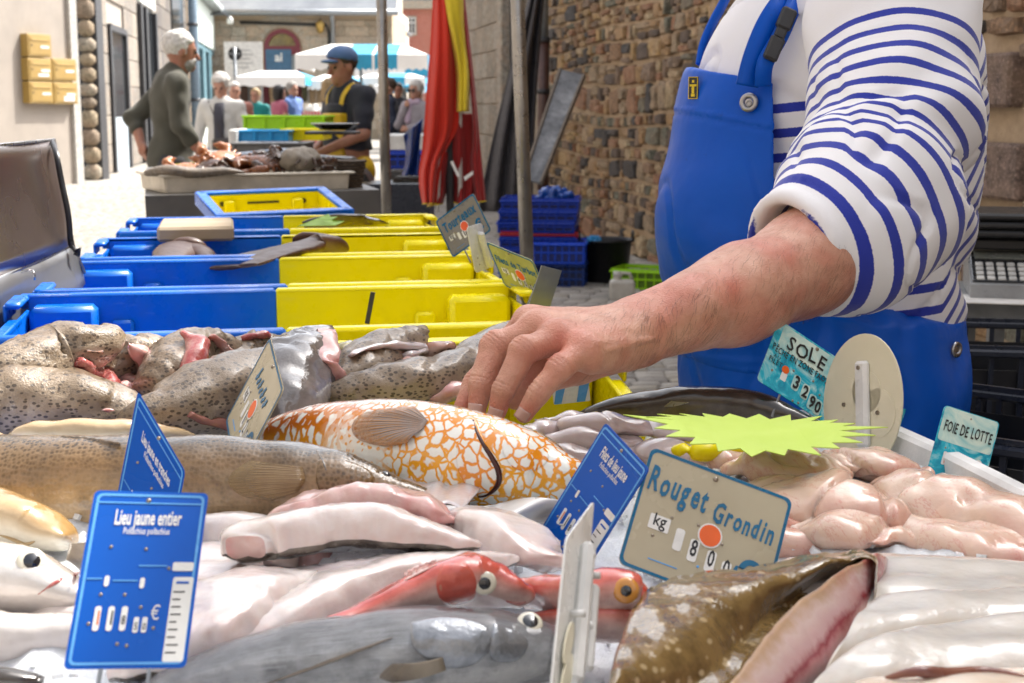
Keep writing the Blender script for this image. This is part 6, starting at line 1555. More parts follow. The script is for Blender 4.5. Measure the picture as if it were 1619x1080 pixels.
def arm_disp(co, n):
    d = np.zeros(len(co), np.float32)
    d += nz(co, 60, 1)*.0006 + nz(co, 25, 4)*.0012
    for k_ in 'imrp':                       # creases over the finger joints
        for q in (1, 2):
            c = A3(FI[k_][q]); t = A3((FI[k_][q]-FI[k_][q-1]).normalized()+(FI[k_][min(q+1, 3)]-FI[k_][q]).normalized()); t /= np.linalg.norm(t)
            r = np.linalg.norm(co-c, axis=1); s_ = (co-c) @ t; back = np.clip(n[:, 2]+.2, 0, 1)
            for o_ in (-.0042, -.0008, .003): d -= .0015*np.exp(-((s_-o_)/.0010)**2)*(r < .020)*back
    for k_ in 'mrp':                         # tendons and veins over the back of the hand
        a, b = WRI, KN[k_]; ba = A3(b-a); t = np.clip(((co-A3(a)) @ ba)/(ba @ ba), 0, 1); dd = np.linalg.norm(co-A3(a)-t[:, None]*ba, axis=1)
        lat = np.linalg.norm(np.cross(co-A3(a), ba/np.linalg.norm(ba))*np.array([1, 1, .0]), axis=1)
        d += .0018*np.exp(-(lat/.0035)**2)*(n[:, 2] > .1)*(t > .25)*(t < .95)
    return d
lo = [.0, 1.33, .93]; hi = [.60, 2.0, 1.30]
me = surf('arm', arm_f, (-.10, 1.26, .955), (.62, 1.95, 1.28), .0016, disp=arm_disp)
co = coords(me); fl = np.zeros(len(co), np.float32)
for k_ in 'imrp':
    for q, w_ in ((0, .5), (1, .9), (3, .9)): fl += w_*np.exp(-(np.linalg.norm(co-A3(FI[k_][q]), axis=1)/.013)**2)
fl += .55*np.clip(nz(co, 14, 3)*2, 0, 1)+.35*np.clip(nz(co, 40, 5)*2, 0, 1); attr(me, 'flush', np.clip(fl, 0, 1))
armo = link('bare_arm', me, m_hskin, man)
# body core (continuous figure under the clothes)
def man_core(X, inf=0.0, k_=.06):
    d = ell(X, CH, (.200+inf, .185+inf, .21+inf)); d = smin(d, ell(X, BE, (.212+inf, .185+inf, .20+inf)), k_); d = smin(d, ell(X, PE, (.20+inf, .175+inf, .17+inf)), k_)
    d = smin(d, cap(X, (.50, tY-.15, 1.44), (.50, tY+.15, 1.44), .085+inf, .085+inf), .07); return d
HD = V((.42, tY, 1.70))
def man_body(X):
    d = man_core(X, -.006); d = smin(d, cap(X, (.49, tY, 1.48), (.45, tY, 1.60), .068, .062), .04)
    for sy in (-1, 1): d = smin(d, chain(X, [(.48, tY+sy*.10, .88), (.46, tY+sy*.11, .48), (.49, tY+sy*.11, .09)], [.10, .065, .045], .03), .04); d = smin(d, cap(X, (.50, tY+sy*.11, .05), (.36, tY+sy*.12, .035), .04, .03), .02)
    d = smin(d, chain(X, [(.50, tY+.2, 1.42), (.60, tY+.28, 1.16), (.50, tY+.30, 1.0)], [.06, .048, .032], .02), .03)
    d = smin(d, chain(X, [(.50, tY+.30, 1.0), (.47, tY+.29, .95), (.45, tY+.28, .92)], [.03, .026, .015], .01), .01)
    d = smin(d, ell(X, HD+V((.01, 0, .03)), (.10, .078, .10)), .03); d = smin(d, ell(X, HD+V((-.025, 0, -.05)), (.066, .056, .068)), .03)
    d = smin(d, cap(X, HD+V((-.09, 0, .01)), HD+V((-.115, 0, -.03)), .010, .015), .012)
    for sy in (-1, 1): d = smin(d, ell(X, HD+V((.0, sy*.078, -.01)), (.02, .009, .034)), .008)
    return d
link('body', surf('body', man_body, (.0, 1.75, -.01), (.80, 2.62, 1.86), .014), m_skin, man)
link('hair', surf('hair', lambda X: smax(ell(X, HD+V((.02, 0, .05)), (.108, .088, .10)), -(X[:, 0]-(HD.x-.055)), .01), (.2, 2.0, 1.55), (.65, 2.4, 1.9), .010, disp=lambda co, n: nz(co, 40, 3)*.006), m_hairg, man)
for sy in (-1, 1): mb = MB(); mb.lathe([(.0105*math.cos(t), .0105*math.sin(t)) for t in np.linspace(-1.5, 1.5, 5)], HD+V((-.088, sy*.032, .005)), 8); mb.build('eye', m_eye, man, True)
# striped jersey: a stripe coordinate lies along the cloth
k = NB('striped_jersey'); st = k.n('Attribute', _attribute_name='stripe').outputs['Fac']
f = k.math('FRACT', k.math('MULTIPLY', st, 1/.0335)); edge = k.math('ADD', f, k.math('MULTIPLY', k.math('SUBTRACT', k.noise(300, 2), .5), .05))
bl = k.math('MULTIPLY', k.ramp(edge, [(.0, 0.), (.60, 0.), (.625, 1.), (.975, 1.), (1., 0.)]), k.ramp(st, [(.0, 0.), (.0001, 1.)]))
wh = k.mix(k.noise(8, 3), (.80, .80, .82, 1), (.72, .72, .76, 1)); cc = k.mix(bl, wh, (.012, .028, .33, 1))
k.P(Base_Color=cc, Roughness=.9, Sheen_Weight=.25, Subsurface_Weight=.05, Subsurface_Radius=(.01, .01, .01)); k.bump(k.noise(520, 2), .35, .0006); k.bump(k.n('TexWave', Scale=220.0, Vector=k.obj()).outputs['Fac'], .08, .0005); m_jersey = k.m
def torso_cloth(X):
    d = man_core(X, .014); d = smin(d, cap(X, (.50, tY-.20, 1.42), (.505, tY-.21, 1.36), .10, .095), .05)
    d = smin(d, cap(X, (.50, tY+.20, 1.42), (.58, tY+.27, 1.2), .085, .07), .04); return smax(d, .93-X[:, 2], .01)
def fold_field(co):
    z = co[:, 2]; x = co[:, 0]
    f = .0095*np.sin((z*.8+x*.55)*46+nz(co, 7, 5)*3.2)*np.clip((1.22-z)*4, 0, 1)*np.clip((x-.45)*6, 0, 1)
    f += .006*np.sin((z-x*.5)*38+nz(co, 6, 8)*3)*np.clip((x-.5)*5, 0, 1) + nz(co, 9, 2)*.007 - .008*ridge(co*np.array([.6, 1, 1.2], np.float32), 9, 5, .10); return f
me = surf('jersey', torso_cloth, (.15, 1.80, .90), (.85, 2.60, 1.60), .008, disp=lambda co, n: fold_field(co))
co = coords(me)
tt = 1.332 - co[:, 2] + (co[:, 0]-.40)*(.10) + nz(co, 5, 3)*.004
tt = np.where(co[:, 0] > .60, tt+(co[:, 0]-.60)*1.15, tt)
attr(me, 'stripe', tt); link('jersey', me, m_jersey, man)
# sleeve
CUF = P(1246, 402, 1.622)
axis_pts = catmull([tuple(P(1430, -60, 1.95)), tuple(SHO), tuple(P(1412, 190, 1.81)), tuple(P(1392, 310, 1.735)), tuple(P(1345, 358, 1.675)), tuple(CUF)], 60)
seg_l = np.r_[0, np.cumsum(np.linalg.norm(np.diff(axis_pts[:, :3], axis=0), axis=1))]
def axis_param(co):
    tt = []; dd = []
    for i in range(len(axis_pts)-1):
        a = axis_pts[i].astype(np.float32); ba = (axis_pts[i+1]-axis_pts[i]).astype(np.float32); q = np.clip(((co-a) @ ba)/(ba @ ba), 0, 1); d = np.linalg.norm(co-a-q[:, None]*ba, axis=1)
        dd.append(d); tt.append(seg_l[i]+q*np.linalg.norm(ba))
    dd = np.array(dd); tt = np.array(tt); best = dd.min(0); w_ = np.exp(-(dd-best)/.010); return (w_*tt).sum(0)/w_.sum(0), best
SL = seg_l[-1]
cuffdir = ((CUF-P(1345, 372, 1.66)).normalized()+(WRI-ELB).normalized()*.6).normalized()
def sleeve_f(X):
    A_ = [V(axis_pts[i]) for i in (0, 12, 24, 36, 48, 59)]
    d = chain(X, A_, [.104, .100, .096, .088, .077, .066], .05)
    d = smin(d, cap(X, ELB+V((.012, .01, .0)), ELB.lerp(SHO, .25), .080, .090), .05)
    pl = (X-A3(CUF)) @ A3(cuffdir); d = smax(d, pl, .008)
    rim = np.sqrt((np.maximum(pl, -.1)+.010)**2 + (np.linalg.norm((X-A3(CUF))-pl[:, None]*A3(cuffdir), axis=1)-.0645)**2) - .0095
    d = smin(d, rim, .006)
    hole = smax(cap(X, CUF-cuffdir*.06, CUF+cuffdir*.03, .052, .058), 0*pl-1, .001)
    return smax(d, -hole, .006)
def sleeve_fold(co, n):
    t, r = axis_param(co); u = t/SL
    f = .0075*np.sin(t*62 + co[:, 0]*30 + nz(co, 6, 1)*4)*np.clip((u-.25)*3, 0, 1)*np.clip((.95-u)*6, 0, 1)*np.clip((co[:, 0]-.40)*7, 0, 1)
    return f + nz(co, 10, 6)*.006*(u < .93) + nz(co, 22, 7)*.0025 - .0065*ridge(co, 11, 3, .10)*np.clip((.93-u)*8, 0, 1)*np.clip((u-.3)*4, 0, 1)
me = surf('sleeve', sleeve_f, (.22, 1.42, .98), (.70, 2.15, 1.62), .006, disp=sleeve_fold)
co = coords(me); t, r = axis_param(co); i0 = np.argmin(np.linalg.norm(axis_pts[:, :3]-np.array(P(1412, 80, 1.88)), axis=1))
attr(me, 'stripe', np.where(t > SL-.006, -1, (t-seg_l[i0])*1.14+nz(co, 8, 2)*.006)); link('sleeve', me, m_jersey, man)
# inner turned cuff
# blue oilskin
k = NB('blue_oilskin'); cc = k.mix(k.ramp(k.noise(5, 5, .6), [(.4, 0.), (.75, .7)]), (.0, .085, .50, 1), (.0, .06, .40, 1)); cc = k.mix(k.ramp(k.noise(26, 5, .7), [(.66, 0.), (.74, .45)]), cc, (.02, .04, .12, 1))
k.P(Base_Color=cc, Roughness=k.ramp(k.noise(14, 3), [(.3, .32), (.7, .48)]), Specular_IOR_Level=.18); k.bump(k.noise(9, 3), .5, .01); k.bump(k.noise(350, 2), .15, .0005); m_oils = k.m
def bib_f(X):
    d = man_core(X, .024)
    d = smin(d, ell(X, (.425, tY-.02, 1.12), (.185, .19, .24)), .05); d = smin(d, ell(X, (.44, tY-.01, 1.29), (.190, .17, .16)), .04)
    z = X[:, 2]; zt_ = 1.352 - (X[:, 0]-.28)*.18
    xe = .352 + np.clip(1.08-z, 0, .4)*.6
    front = smax(X[:, 0]-xe, z-zt_, .006)
    wl = .985 + np.clip((X[:, 0]-.48), -.3, .3)*.10 + np.clip(.5-X[:, 0], 0, 1)*.55
    low = z-wl
    reg = smin(front, low, .03)
    d = smax(d, reg, .006)
    d = smin(d, smax(smin(cap(X, (.48, tY-.11, .90), (.475, tY-.13, .10), .135, .09), cap(X, (.48, tY+.11, .90), (.475, tY+.13, .10), .135, .09), .03), .05-z, .01), .06)
    return d
def bib_disp(co, n):
    z = co[:, 2]
    f = nz(co, 5, 3)*.010 + nz(co, 12, 6)*.004 - .005*ridge(co*np.array([1, 1, .55], np.float32), 9, 4, .10)*np.clip((1.27-z)*8, 0, 1) + .004*np.sin((co[:, 0]*.9+z*.5)*34+nz(co, 5, 9)*3)*np.clip((1.0-z)*6, 0, 1)
    f += .0025*np.exp(-((z-(1.29-(co[:, 0]-.28)*.2))/.0022)**2) - .002*np.exp(-((z-(1.283-(co[:, 0]-.28)*.2))/.002)**2)     # welded seam
    f += .0015*np.exp(-((z-(.967+(co[:, 0]-.48)*.10))/.003)**2); return f
me = surf('overalls', bib_f, (.10, 1.80, .0), (.85, 2.60, 1.42), .0085, disp=bib_disp); link('bib_overalls', me, m_oils, man)
me = surf('bibfine', lambda X: smax(bib_f(X), .93-X[:, 2], .01)-.0012, (.15, 1.88, .92), (.5, 2.30, 1.42), .0045, disp=bib_disp); link('bib_front', me, m_oils, man)
def fabric_strap(name, pts, w, mat, th=.003, nrm=None):
    C_ = catmull([tuple(p) for p in pts], 30); mb = MB()
    def f(s, t):
        i = min(int(round(s*29)), 29); p = V(C_[i]); d = V(C_[min(i+1, 29)])-V(C_[max(i-1, 0)]); sd = d.cross(V(nrm or (0, -1, 0))).normalized(); return p+sd*(t-.5)*w
    return sheet(name, f, 29, 2, mat, man, th)
fabric_strap('strap', [P(1181, 136, 1.945), P(1192, 92, 1.940), P(1212, 42, 1.945), P(1236, 5, 1.965), P(1262, -18, 2.025), P(1300, -40, 2.125)], .030, m_oils, .004)
fabric_strap('strap', [P(1206, 136, 1.935), P(1210, 100, 1.925), P(1232, 60, 1.935), P(1250, 20, 1.955), P(1258, 0, 1.975)], .022, m_oils, .004)
fabric_strap('strap', [P(1106, 104, 2.145), P(1112, 72, 2.155), P(1126, 38, 2.165), P(1144, 4, 2.175), P(1165, -40, 2.185)], .016, m_oils, .004, (1, -1, 0))
mb = MB(); a_, b_ = P(1216, 95, 1.917), P(1250, 14, 1.937); mb.bar(a_, a_.lerp(b_, .45), .020, .010, V((0, -1, 0)), bev=.003); mb.bar(a_.lerp(b_, .42), a_.lerp(b_, .62), .015, .008, V((0, -1, 0)), bev=.002); mb.bar(a_.lerp(b_, .6), b_, .021, .011, V((0, -1, 0)), bev=.003); mb.build('buckle', m_black, man)
def eyelet(u, v, n, name='eyelet', r=.0125):
    # find the cloth surface along the line of sight
    d = ray(u, v).normalized(); ts = np.linspace(1.6, 2.5, 700).astype(np.float32); X = np.array([CAMP+d*float(t) for t in ts], np.float32); dd = bib_f(X); i = int(np.argmax(dd < .001)); c = V([float(x) for x in X[i]])
    c -= d*.004
    mb = MB(); mb.lathe([(r*.45, .000), (r*.5, .002), (r*.75, .0035), (r, .002), (r*1.05, 0)], c, 24, axis=V(n).normalized()); mb.lathe([(.0001, .0015), (r*.42, .001)], c, 12, axis=V(n).normalized()); return mb.build(name, m_steel, man, True), c
eyelet(1184, 162, (-.45, -1, .1)); eyelet(1512, 553, (.75, -1, 0), r=.011)
o, c = eyelet(1184, 164, (-.45, -1, .1), 'eyelet_button', .0045)
# small black and yellow woven badge: a standing figure in yellow
d = ray(1098, 139).normalized(); bc = P(1098, 139, 2.055)
d_ = d; ts = np.linspace(1.6, 2.5, 900).astype(np.float32); XX = np.array([CAMP+d_*float(t) for t in ts], np.float32); dd = bib_f(XX); i = int(np.argmax(dd < .003)); bc = V([float(x) for x in XX[i]])-d_*.004
bx = V((.55, -.83, 0)).normalized(); by = V((.05, .02, 1)).normalized(); bn = V((-.83, -.55, 0)).normalized()
bn = V((-.72, -.69, 0)).normalized(); bx = V((.69, -.72, 0)).normalized(); rotb = Matrix((bx, bn, V((0, 0, 1)))).transposed()
mb = MB(); mb.box(bc+bn*.002, (.017, .002, .031), rotb, bev=.0005); bo = mb.build('woven_badge', m_sdark, man)
m_byel = basic('badge_yellow', (.75, .55, .02), rough=.7)
mb = MB()
for (x, z, w, h_) in ((0, .009, .0035, .0035), (0, .0035, .012, .0028), (0, -.002, .0042, .011), (0, -.010, .0065, .004)): mb.box(bc+bn*.0032+bx*x+V((0, 0, z)), (w, .0006, h_), rotb)
for (x, z, w, h_) in ((0, .0148, .016, .0008), (0, -.0148, .016, .0008), (.0079, 0, .0008, .030), (-.0079, 0, .0008, .030)): mb.box(bc+bn*.0032+bx*x+V((0, 0, z)), (w, .0006, h_), rotb)
mb.build('figure_emblem', m_byel, bo)
# boots
mb = MB()
for sy in (-1, 1): mb.box((.44, tY+sy*.13, .06), (.30, .11, .12), bev=.03)
mb.build('boots', m_black, man)
# forearm hair and finger nails
rh = random.Random(12); mb = MB(); fco = coords(armo.data); fn = np.empty(len(fco)*3, np.float32); armo.data.vertex_normals.foreach_get('vector', fn); fn = fn.reshape(-1, 3); off = WM[man.name].translation
ax_ = (WRI-ELB).normalized(); cands = []
wrl = A3(WRI-off); ell_ = A3(ELB-off); 
for _ in range(9000):
    i = rh.randrange(len(fco)); p = fco[i]; t = float(np.dot(p-ell_, wrl-ell_)/np.dot(wrl-ell_, wrl-ell_)); n_ = fn[i]
    if t < .02 or t > 1.22 or n_[1] > .5: continue
    dens = .30 + .75*(t > .82)*(t < 1.15)*(n_[2] < .75) + (.35 if n_[2] < .1 and t < .6 else 0)
    if rh.random() > dens: continue
    cands.append((V([float(x) for x in p]), V([float(x) for x in n_]), t))
vs = []; fs = []
for p, n_, t in cands[:4200]:
    sw = mnoise.noise(p*18)*1.1; d = (ax_*.55 + V((rh.uniform(-.2, .2)+sw*.5, rh.uniform(-.15, .15), -.6+rh.uniform(-.2, .2)+sw*.4))); d = (d - n_*d.dot(n_)*.9).normalized(); L_ = rh.uniform(.008, .019); w_ = n_.cross(d).normalized()*.00012
    b = len(vs); vs += [p-w_, p+w_, p+d*L_*.55+n_*.0014+w_*.7, p+d*L_*.55+n_*.0014-w_*.7, p+d*L_+n_*.0008]; fs += [(b, b+1, b+2, b+3), (b+3, b+2, b+4)]
o = link('arm_hair', new_mesh('arm_hair', vs, fs), basic('arm_hair_brown', (.09, .05, .035), rough=.5), man, world=False); struct(o, 'stuff')
m_nail = basic('finger_nail', (.55, .33, .27), rough=.22, coat=.4, bump=0)
for k_ in 'mrp':
    f = FI[k_]; d = (f[3]-f[2]).normalized(); tip = f[3]; vw = (CAMP-tip).normalized(); n_ = (vw - d*vw.dot(d)).normalized(); sd = d.cross(n_); r_ = FR[k_][3]
    n_ = (n_+sd*(.25)).normalized(); sd = d.cross(n_)
    def nf(s, t): 
        a = (s-.5)*1.7; return tip - d*.004 + d*(t*.0105-.001*abs(math.cos(a))**0) + (n_*math.cos(a)+sd*math.sin(a))*(r_*1.03+.0003)
    sheet('finger_nail', nf, 8, 6, m_nail, man, .0005)
# ================================================================== fish and ice
def wet(k, rough=.18, coat=.5):
    k.P(Roughness=rough, Coat_Weight=coat, Coat_Roughness=.06)
def fishmat(name, back, flank, belly, lo=.2, mid=.5, hi=.85, spots=None, scale_sc=0, rough=.22, metal=0.0, coat=.5, mott=.5, msc=25, bump=.3, bsc=120, streak=0):
    k = NB(name); v = k.n('SeparateXYZ', Vector=k.uv()).outputs[1]; o = k.obj()
    vv = k.math('ADD', v, k.math('MULTIPLY', k.math('SUBTRACT', k.noise(msc*.6, 4), .5), .25))
    c = k.ramp(vv, [(lo, (*belly, 1)), (mid, (*flank, 1)), (hi, (*back, 1))])
    c = k.mix(k.math('MULTIPLY', k.ramp(k.noise(msc, 5, .7), [(.42, 0.), (.7, 1.)]), mott), c, (*[x*.45 for x in back], 1))
    if streak:
        stn = k.noise(9, 6, .75, vec=k.n('Mapping', Vector=k.uv(), Scale=(3.0, 22.0, 1)).outputs[0]); c = k.mix(k.ramp(stn, [(.42, 0.), (.62, .75)]), c, (*[x*1.25+.10 for x in flank], 1)); c = k.mix(k.ramp(stn, [(.30, .6), (.42, 0.)]), c, (*back, 1)); k.bump(stn, .8, .004)
    if scale_sc:
        vo = k.n('TexVoronoi', Scale=scale_sc, Vector=o, Randomness=.6); c = k.mix(k.math('MULTIPLY', k.ramp(vo.outputs['Distance'], [(.25, 0.), (.55, .34)]), k.ramp(k.noise(12, 3), [(.35, .3), (.6, 1.)])), c, (*[min(1, x*1.7+.08) for x in flank], 1))
        k.P(Roughness=rough); k.bump(vo.outputs['Distance'], .35, .0015)
    if spots:
        sc, th, sc_col = spots; w = k.n('Mapping', Vector=o, Scale=(1, 1, 1.6)).outputs[0]; vo = k.n('TexVoronoi', Scale=sc, Vector=w, Randomness=.9)
        c = k.mix(k.ramp(k.math('ADD', vo.outputs['Distance'], k.math('MULTIPLY', k.math('SUBTRACT', k.noise(60, 3), .5), .3)), [(th, .85), (th+.09, 0.)]), c, (*sc_col, 1))
    k.P(Base_Color=c, Metallic=metal); wet(k, rough, coat); k.bump(k.noise(bsc, 4, .6), bump, .002); k.bump(k.noise(22, 3), .35, .006)
    return k.m
DOGS = (150, .30, (.05, .036, .028))
m_dog = fishmat('dogfish_skin', (.19, .135, .085), (.32, .25, .175), (.48, .40, .31), .12, .42, .9, spots=(150, .30, (.055, .040, .030)), rough=.30, mott=.75, msc=14, bump=.6, bsc=420, coat=.4)
m_poll = fishmat('pollack_skin', (.022, .015, .006), (.19, .105, .032), (.50, .37, .21), .12, .50, .80, scale_sc=240, rough=.18, mott=.8, msc=16, coat=.5)
m_silverf = fishmat('bass_skin', (.10, .11, .13), (.50, .52, .54), (.72, .72, .70), .2, .55, .95, scale_sc=330, rough=.2, metal=.35, mott=.35, coat=.5)
m_gurn = fishmat('gurnard_skin', (.50, .030, .015), (.62, .14, .10), (.76, .55, .50), .15, .5, .9, rough=.2, mott=.4, msc=70, coat=.6)
m_turb = fishmat('brown_flatfish_skin', (.16, .095, .030), (.20, .125, .042), (.26, .18, .08), .1, .5, .9, rough=.12, mott=.85, msc=45, spots=(75, .16, (.42, .32, .18)), bump=.9, bsc=85, coat=.8)
m_darkf = fishmat('dark_fish_skin', (.030, .024, .020), (.05, .04, .032), (.16, .13, .10), .05, .4, .9, rough=.2, mott=.6, coat=.5)
m_haddock = fishmat('cream_fish_skin', (.34, .20, .07), (.56, .43, .27), (.70, .64, .52), .2, .5, .9, rough=.2, mott=.2, coat=.5)
# wrasse: orange network on white
k = NB('wrasse_skin'); o = k.obj(); uvv = k.n('SeparateXYZ', Vector=k.uv()); L_ = uvv.outputs[0]; vv = uvv.outputs[1]
wv = k.n('VectorMath', _operation='ADD'); k.t.links.new(o, wv.inputs[0]); ns = k.n('TexNoise', Scale=38.0, Detail=3.0, Vector=o); sc_ = k.n('VectorMath', _operation='SCALE', i0=ns.outputs['Color']); sc_.inputs['Scale'].default_value = .024; k.t.links.new(sc_.outputs[0], wv.inputs[1]); warp = wv.outputs[0]
mapp = k.n('Mapping', Vector=warp, Scale=(1.0, 1.0, .8), Rotation=(0, math.radians(-25), 0)).outputs[0]
ve = k.n('TexVoronoi', _feature='DISTANCE_TO_EDGE', Scale=104.0, Vector=mapp, Randomness=.9).outputs['Distance']
net = k.ramp(ve, [(.075, 1.), (.14, 0.)])
mapt = k.n('Mapping', Vector=warp, Scale=(1.0, 1.0, .38), Rotation=(0, math.radians(35), 0)).outputs[0]
ve2 = k.n('TexVoronoi', _feature='DISTANCE_TO_EDGE', Scale=92.0, Vector=mapt, Randomness=.95).outputs['Distance']; net2 = k.ramp(ve2, [(.13, 1.), (.24, 0.)])
vd = k.n('TexVoronoi', Scale=165.0, Vector=warp, Randomness=.45).outputs['Distance']; dots = k.ramp(vd, [(.26, 1.), (.40, 0.)])
isdot = k.math('MULTIPLY', k.ramp(vv, [(.10, 1.), (.5, 1.), (.62, 0.)]), k.math('MULTIPLY', k.ramp(L_, [(.12, 0.), (.15, 1.)]), k.ramp(L_, [(.205, 1.), (.225, 0.)])))
tail = k.ramp(L_, [(.13, 1.), (.19, 0.)])
pat = k.mix(isdot, net, dots); pat = k.mix(tail, pat, net2)
hue = k.mix(k.ramp(L_, [(.08, 0.), (.24, 1.)]), (.46, .105, .005, 1), (.74, .25, .002, 1)); hue = k.mix(k.ramp(vv, [(.25, .8), (.55, 0.)]), hue, (.80, .38, .01, 1))
wht = k.mix(k.noise(9, 4), (.86, .85, .78, 1), (.72, .74, .70, 1))
c = k.mix(pat, wht, hue); c = k.mix(k.ramp(vv, [(.86, 0.), (.985, .85)]), c, (.14, .075, .02, 1))
k.P(Base_Color=c); wet(k, .16, .7); vs_ = k.n('TexVoronoi', Scale=170.0, Vector=o, Randomness=.3); k.bump(vs_.outputs['Distance'], .25, .0012); k.bump(k.noise(22, 3), .3, .005); m_wrasse = k.m

def fleshmat(name, c1, c2, c3, lines=0.0, rough=.2, sss=.25, vein=None, sc=14, coat=.45):
    k = NB(name); n = k.noise(sc, 5, .6); c = k.ramp(n, [(.3, (*c1, 1)), (.52, (*c2, 1)), (.74, (*c3, 1))])
    if vein:
        nv = k.noise(vein[1], 6, .7, dist=1.6); c = k.mix(k.ramp(nv, [(.485, 0.), (.5, vein[2]), (.515, 0.)]), c, (*vein[0], 1))
        c = k.mix(k.ramp(k.noise(vein[1]*.35, 4), [(.56, 0.), (.74, vein[2]*.8)]), c, (*vein[0], 1))
    if lines:
        w = k.n('TexWave', Scale=lines, Distortion=5.0, Detail=3.0, Vector=k.uv(), _bands_direction='X').outputs['Fac']; c = k.mix(k.math('MULTIPLY', w, .09), c, (*c3, 1)); k.bump(w, .07, .001)
    vy = k.n('SeparateXYZ', Vector=k.uv()).outputs[1] if lines == 18 else None
    if vy: c = k.mix(k.ramp(k.math('ADD', vy, k.math('MULTIPLY', k.math('SUBTRACT', k.noise(40, 4), .5), .10)), [(.02, .8), (.09, 0.), (.80, 0.), (1., .5)]), c, (.50, .36, .22, 1))
    k.P(Base_Color=c, Subsurface_Weight=sss, Subsurface_Radius=(.010, .006, .004), Subsurface_Scale=1.0); wet(k, rough, coat); k.bump(k.noise(18, 4), .4, .006); k.bump(k.noise(120, 4, .65), .35, .0018); return k.m
m_fil = fleshmat('white_fillet_flesh', (.74, .70, .67), (.70, .62, .59), (.62, .44, .40), lines=38, sc=10)
m_fil2 = fleshmat('pink_fillet_flesh', (.64, .50, .46), (.62, .40, .37), (.58, .24, .22), lines=30, sc=22)
m_flat = fleshmat('white_slice_flesh', (.62, .60, .57), (.58, .55, .51), (.52, .44, .37), lines=18, sc=8)
m_liver = fleshmat('pale_liver', (.72, .58, .47), (.68, .48, .38), (.56, .27, .21), vein=((.50, .07, .07), 12, .38), rough=.14, sc=9, sss=.3)
m_squid = fleshmat('translucent_squid', (.64, .59, .59), (.60, .52, .52), (.54, .42, .42), rough=.1, sc=30, sss=.3, coat=.8)
m_raw = fleshmat('raw_red_flesh', (.50, .26, .23), (.36, .07, .065), (.64, .45, .41), rough=.15, sc=45, vein=((.25, .01, .02), 40, .7))
m_rawp = fleshmat('raw_pink_flesh', (.68, .50, .46), (.60, .34, .32), (.50, .16, .16), rough=.18, sc=35)
m_fskin = basic('fillet_skin', (.06, .05, .045), (.20, .18, .15), rough=.2, scale=60, bump=.4, coat=.5)
m_eyew = basic('fish_eye_white', (.72, .70, .60), (.62, .58, .45), rough=.1, bump=0, coat=.8); m_eyeo = basic('fish_eye_orange', (.70, .30, .05), rough=.1, bump=0, coat=.8); m_pup = basic('fish_pupil', (.006, .008, .014), rough=.05, bump=0, coat=1)
def finmat(name, a, b, e):
    k = NB(name); sp = k.n('SeparateXYZ', Vector=k.uv()); s_, t_ = sp.outputs[0], sp.outputs[1]
    ry = k.math('SINE', k.math('MULTIPLY', k.math('ADD', s_, k.math('MULTIPLY', k.noise(20, 3), .06)), 150.0)); c = k.mix(k.ramp(k.math('ADD', k.math('MULTIPLY', ry, .3), k.math('MULTIPLY', k.noise(50, 4), .8)), [(.3, 0.), (.6, 1.)]), (*a, 1), (*b, 1))
    c = k.mix(k.ramp(t_, [(.55, 0.), (1., .8)]), c, (*e, 1)); k.P(Base_Color=c, Alpha=k.ramp(t_, [(.0, 1.), (.5, .9), (1., .45)])); wet(k, .22, .5); k.bump(ry, .4, .0008); return k.m
m_fin = basic('fin_membrane', (.33, .26, .16), (.18, .14, .09), rough=.25, scale=90, bump=.3, coat=.4); m_fino = finmat('orange_fin', (.22, .20, .20), (.34, .16, .045), (.48, .19, .03)); m_finw = finmat('pale_fin', (.34, .23, .10), (.19, .11, .045), (.34, .23, .10)); m_fin = finmat('brown_fin', (.36, .30, .22), (.12, .09, .06), (.20, .14, .08))

# ---- ice bed
k = NB('crushed_ice'); k.P(Base_Color=k.mix(k.noise(30, 4), (.80, .83, .86, 1), (.68, .72, .77, 1)), Roughness=.25, Subsurface_Weight=.5, Subsurface_Radius=(.02, .02, .022), Subsurface_Scale=1.0, Specular_IOR_Level=.6); k.bump(k.noise(140, 5, .7), .8, .004); m_ice = k.m
def bed_h(x, y): return .915+.012*math.sin(x*9+y*4)+.05*max(0, min(1, (y-.7)/.8))
nx, ny = 90, 90; vs = []; fs = []
for i in range(nx+1):
    for j in range(ny+1):
        x = -.74+1.15*i/nx; y = .47+.87*j/ny; e = min(1, (nx-i)/3)*min(1, i/3)*min(1, j/3)*min(1, (ny-j)/3)
        vs.append((x, y, .858+(bed_h(x, y)-.858+.012*mnoise.noise(V((x*30, y*30, 0)))+.006*mnoise.noise(V((x*90, y*90, 3))))*e))
for i in range(nx):
    for j in range(ny): a = i*(ny+1)+j; fs.append((a, a+ny+1, a+ny+2, a+1))
b0 = len(vs)
for i in range(31):
    for j in range(31):
        x = .125+.285*i/30; y = 1.30+.40*j/30; e = min(1, (30-i)/3)*min(1, i/3)*min(1, j/3)*min(1, (30-j)/3)
        vs.append((x, y, .858+(.945-.858+.008*mnoise.noise(V((x*30, y*30, 5))))*e))
for i in range(30):
    for j in range(30): a = b0+i*31+j; fs.append((a, a+31, a+32, a+1))
o = link('crushed_ice', new_mesh('crushed_ice', vs, fs, True), m_ice); struct(o, 'stuff'); o['label'] = 'bed of crushed ice under the fish'
# loose ice chips
ri = random.Random(2); mb = MB()
for _ in range(1500):
    x, y = ri.uniform(-.72, .39), ri.uniform(.5, 1.32); s = ri.uniform(.003, .009); rot = Matrix.Rotation(ri.uniform(0, 6), 3, 'Z') @ Matrix.Rotation(ri.uniform(0, 3), 3, 'X')
    mb.box((x, y, bed_h(x, y)+.004), (s, s*.8, s*.6), rot)
struct(mb.build('ice_chips', m_ice), 'stuff')
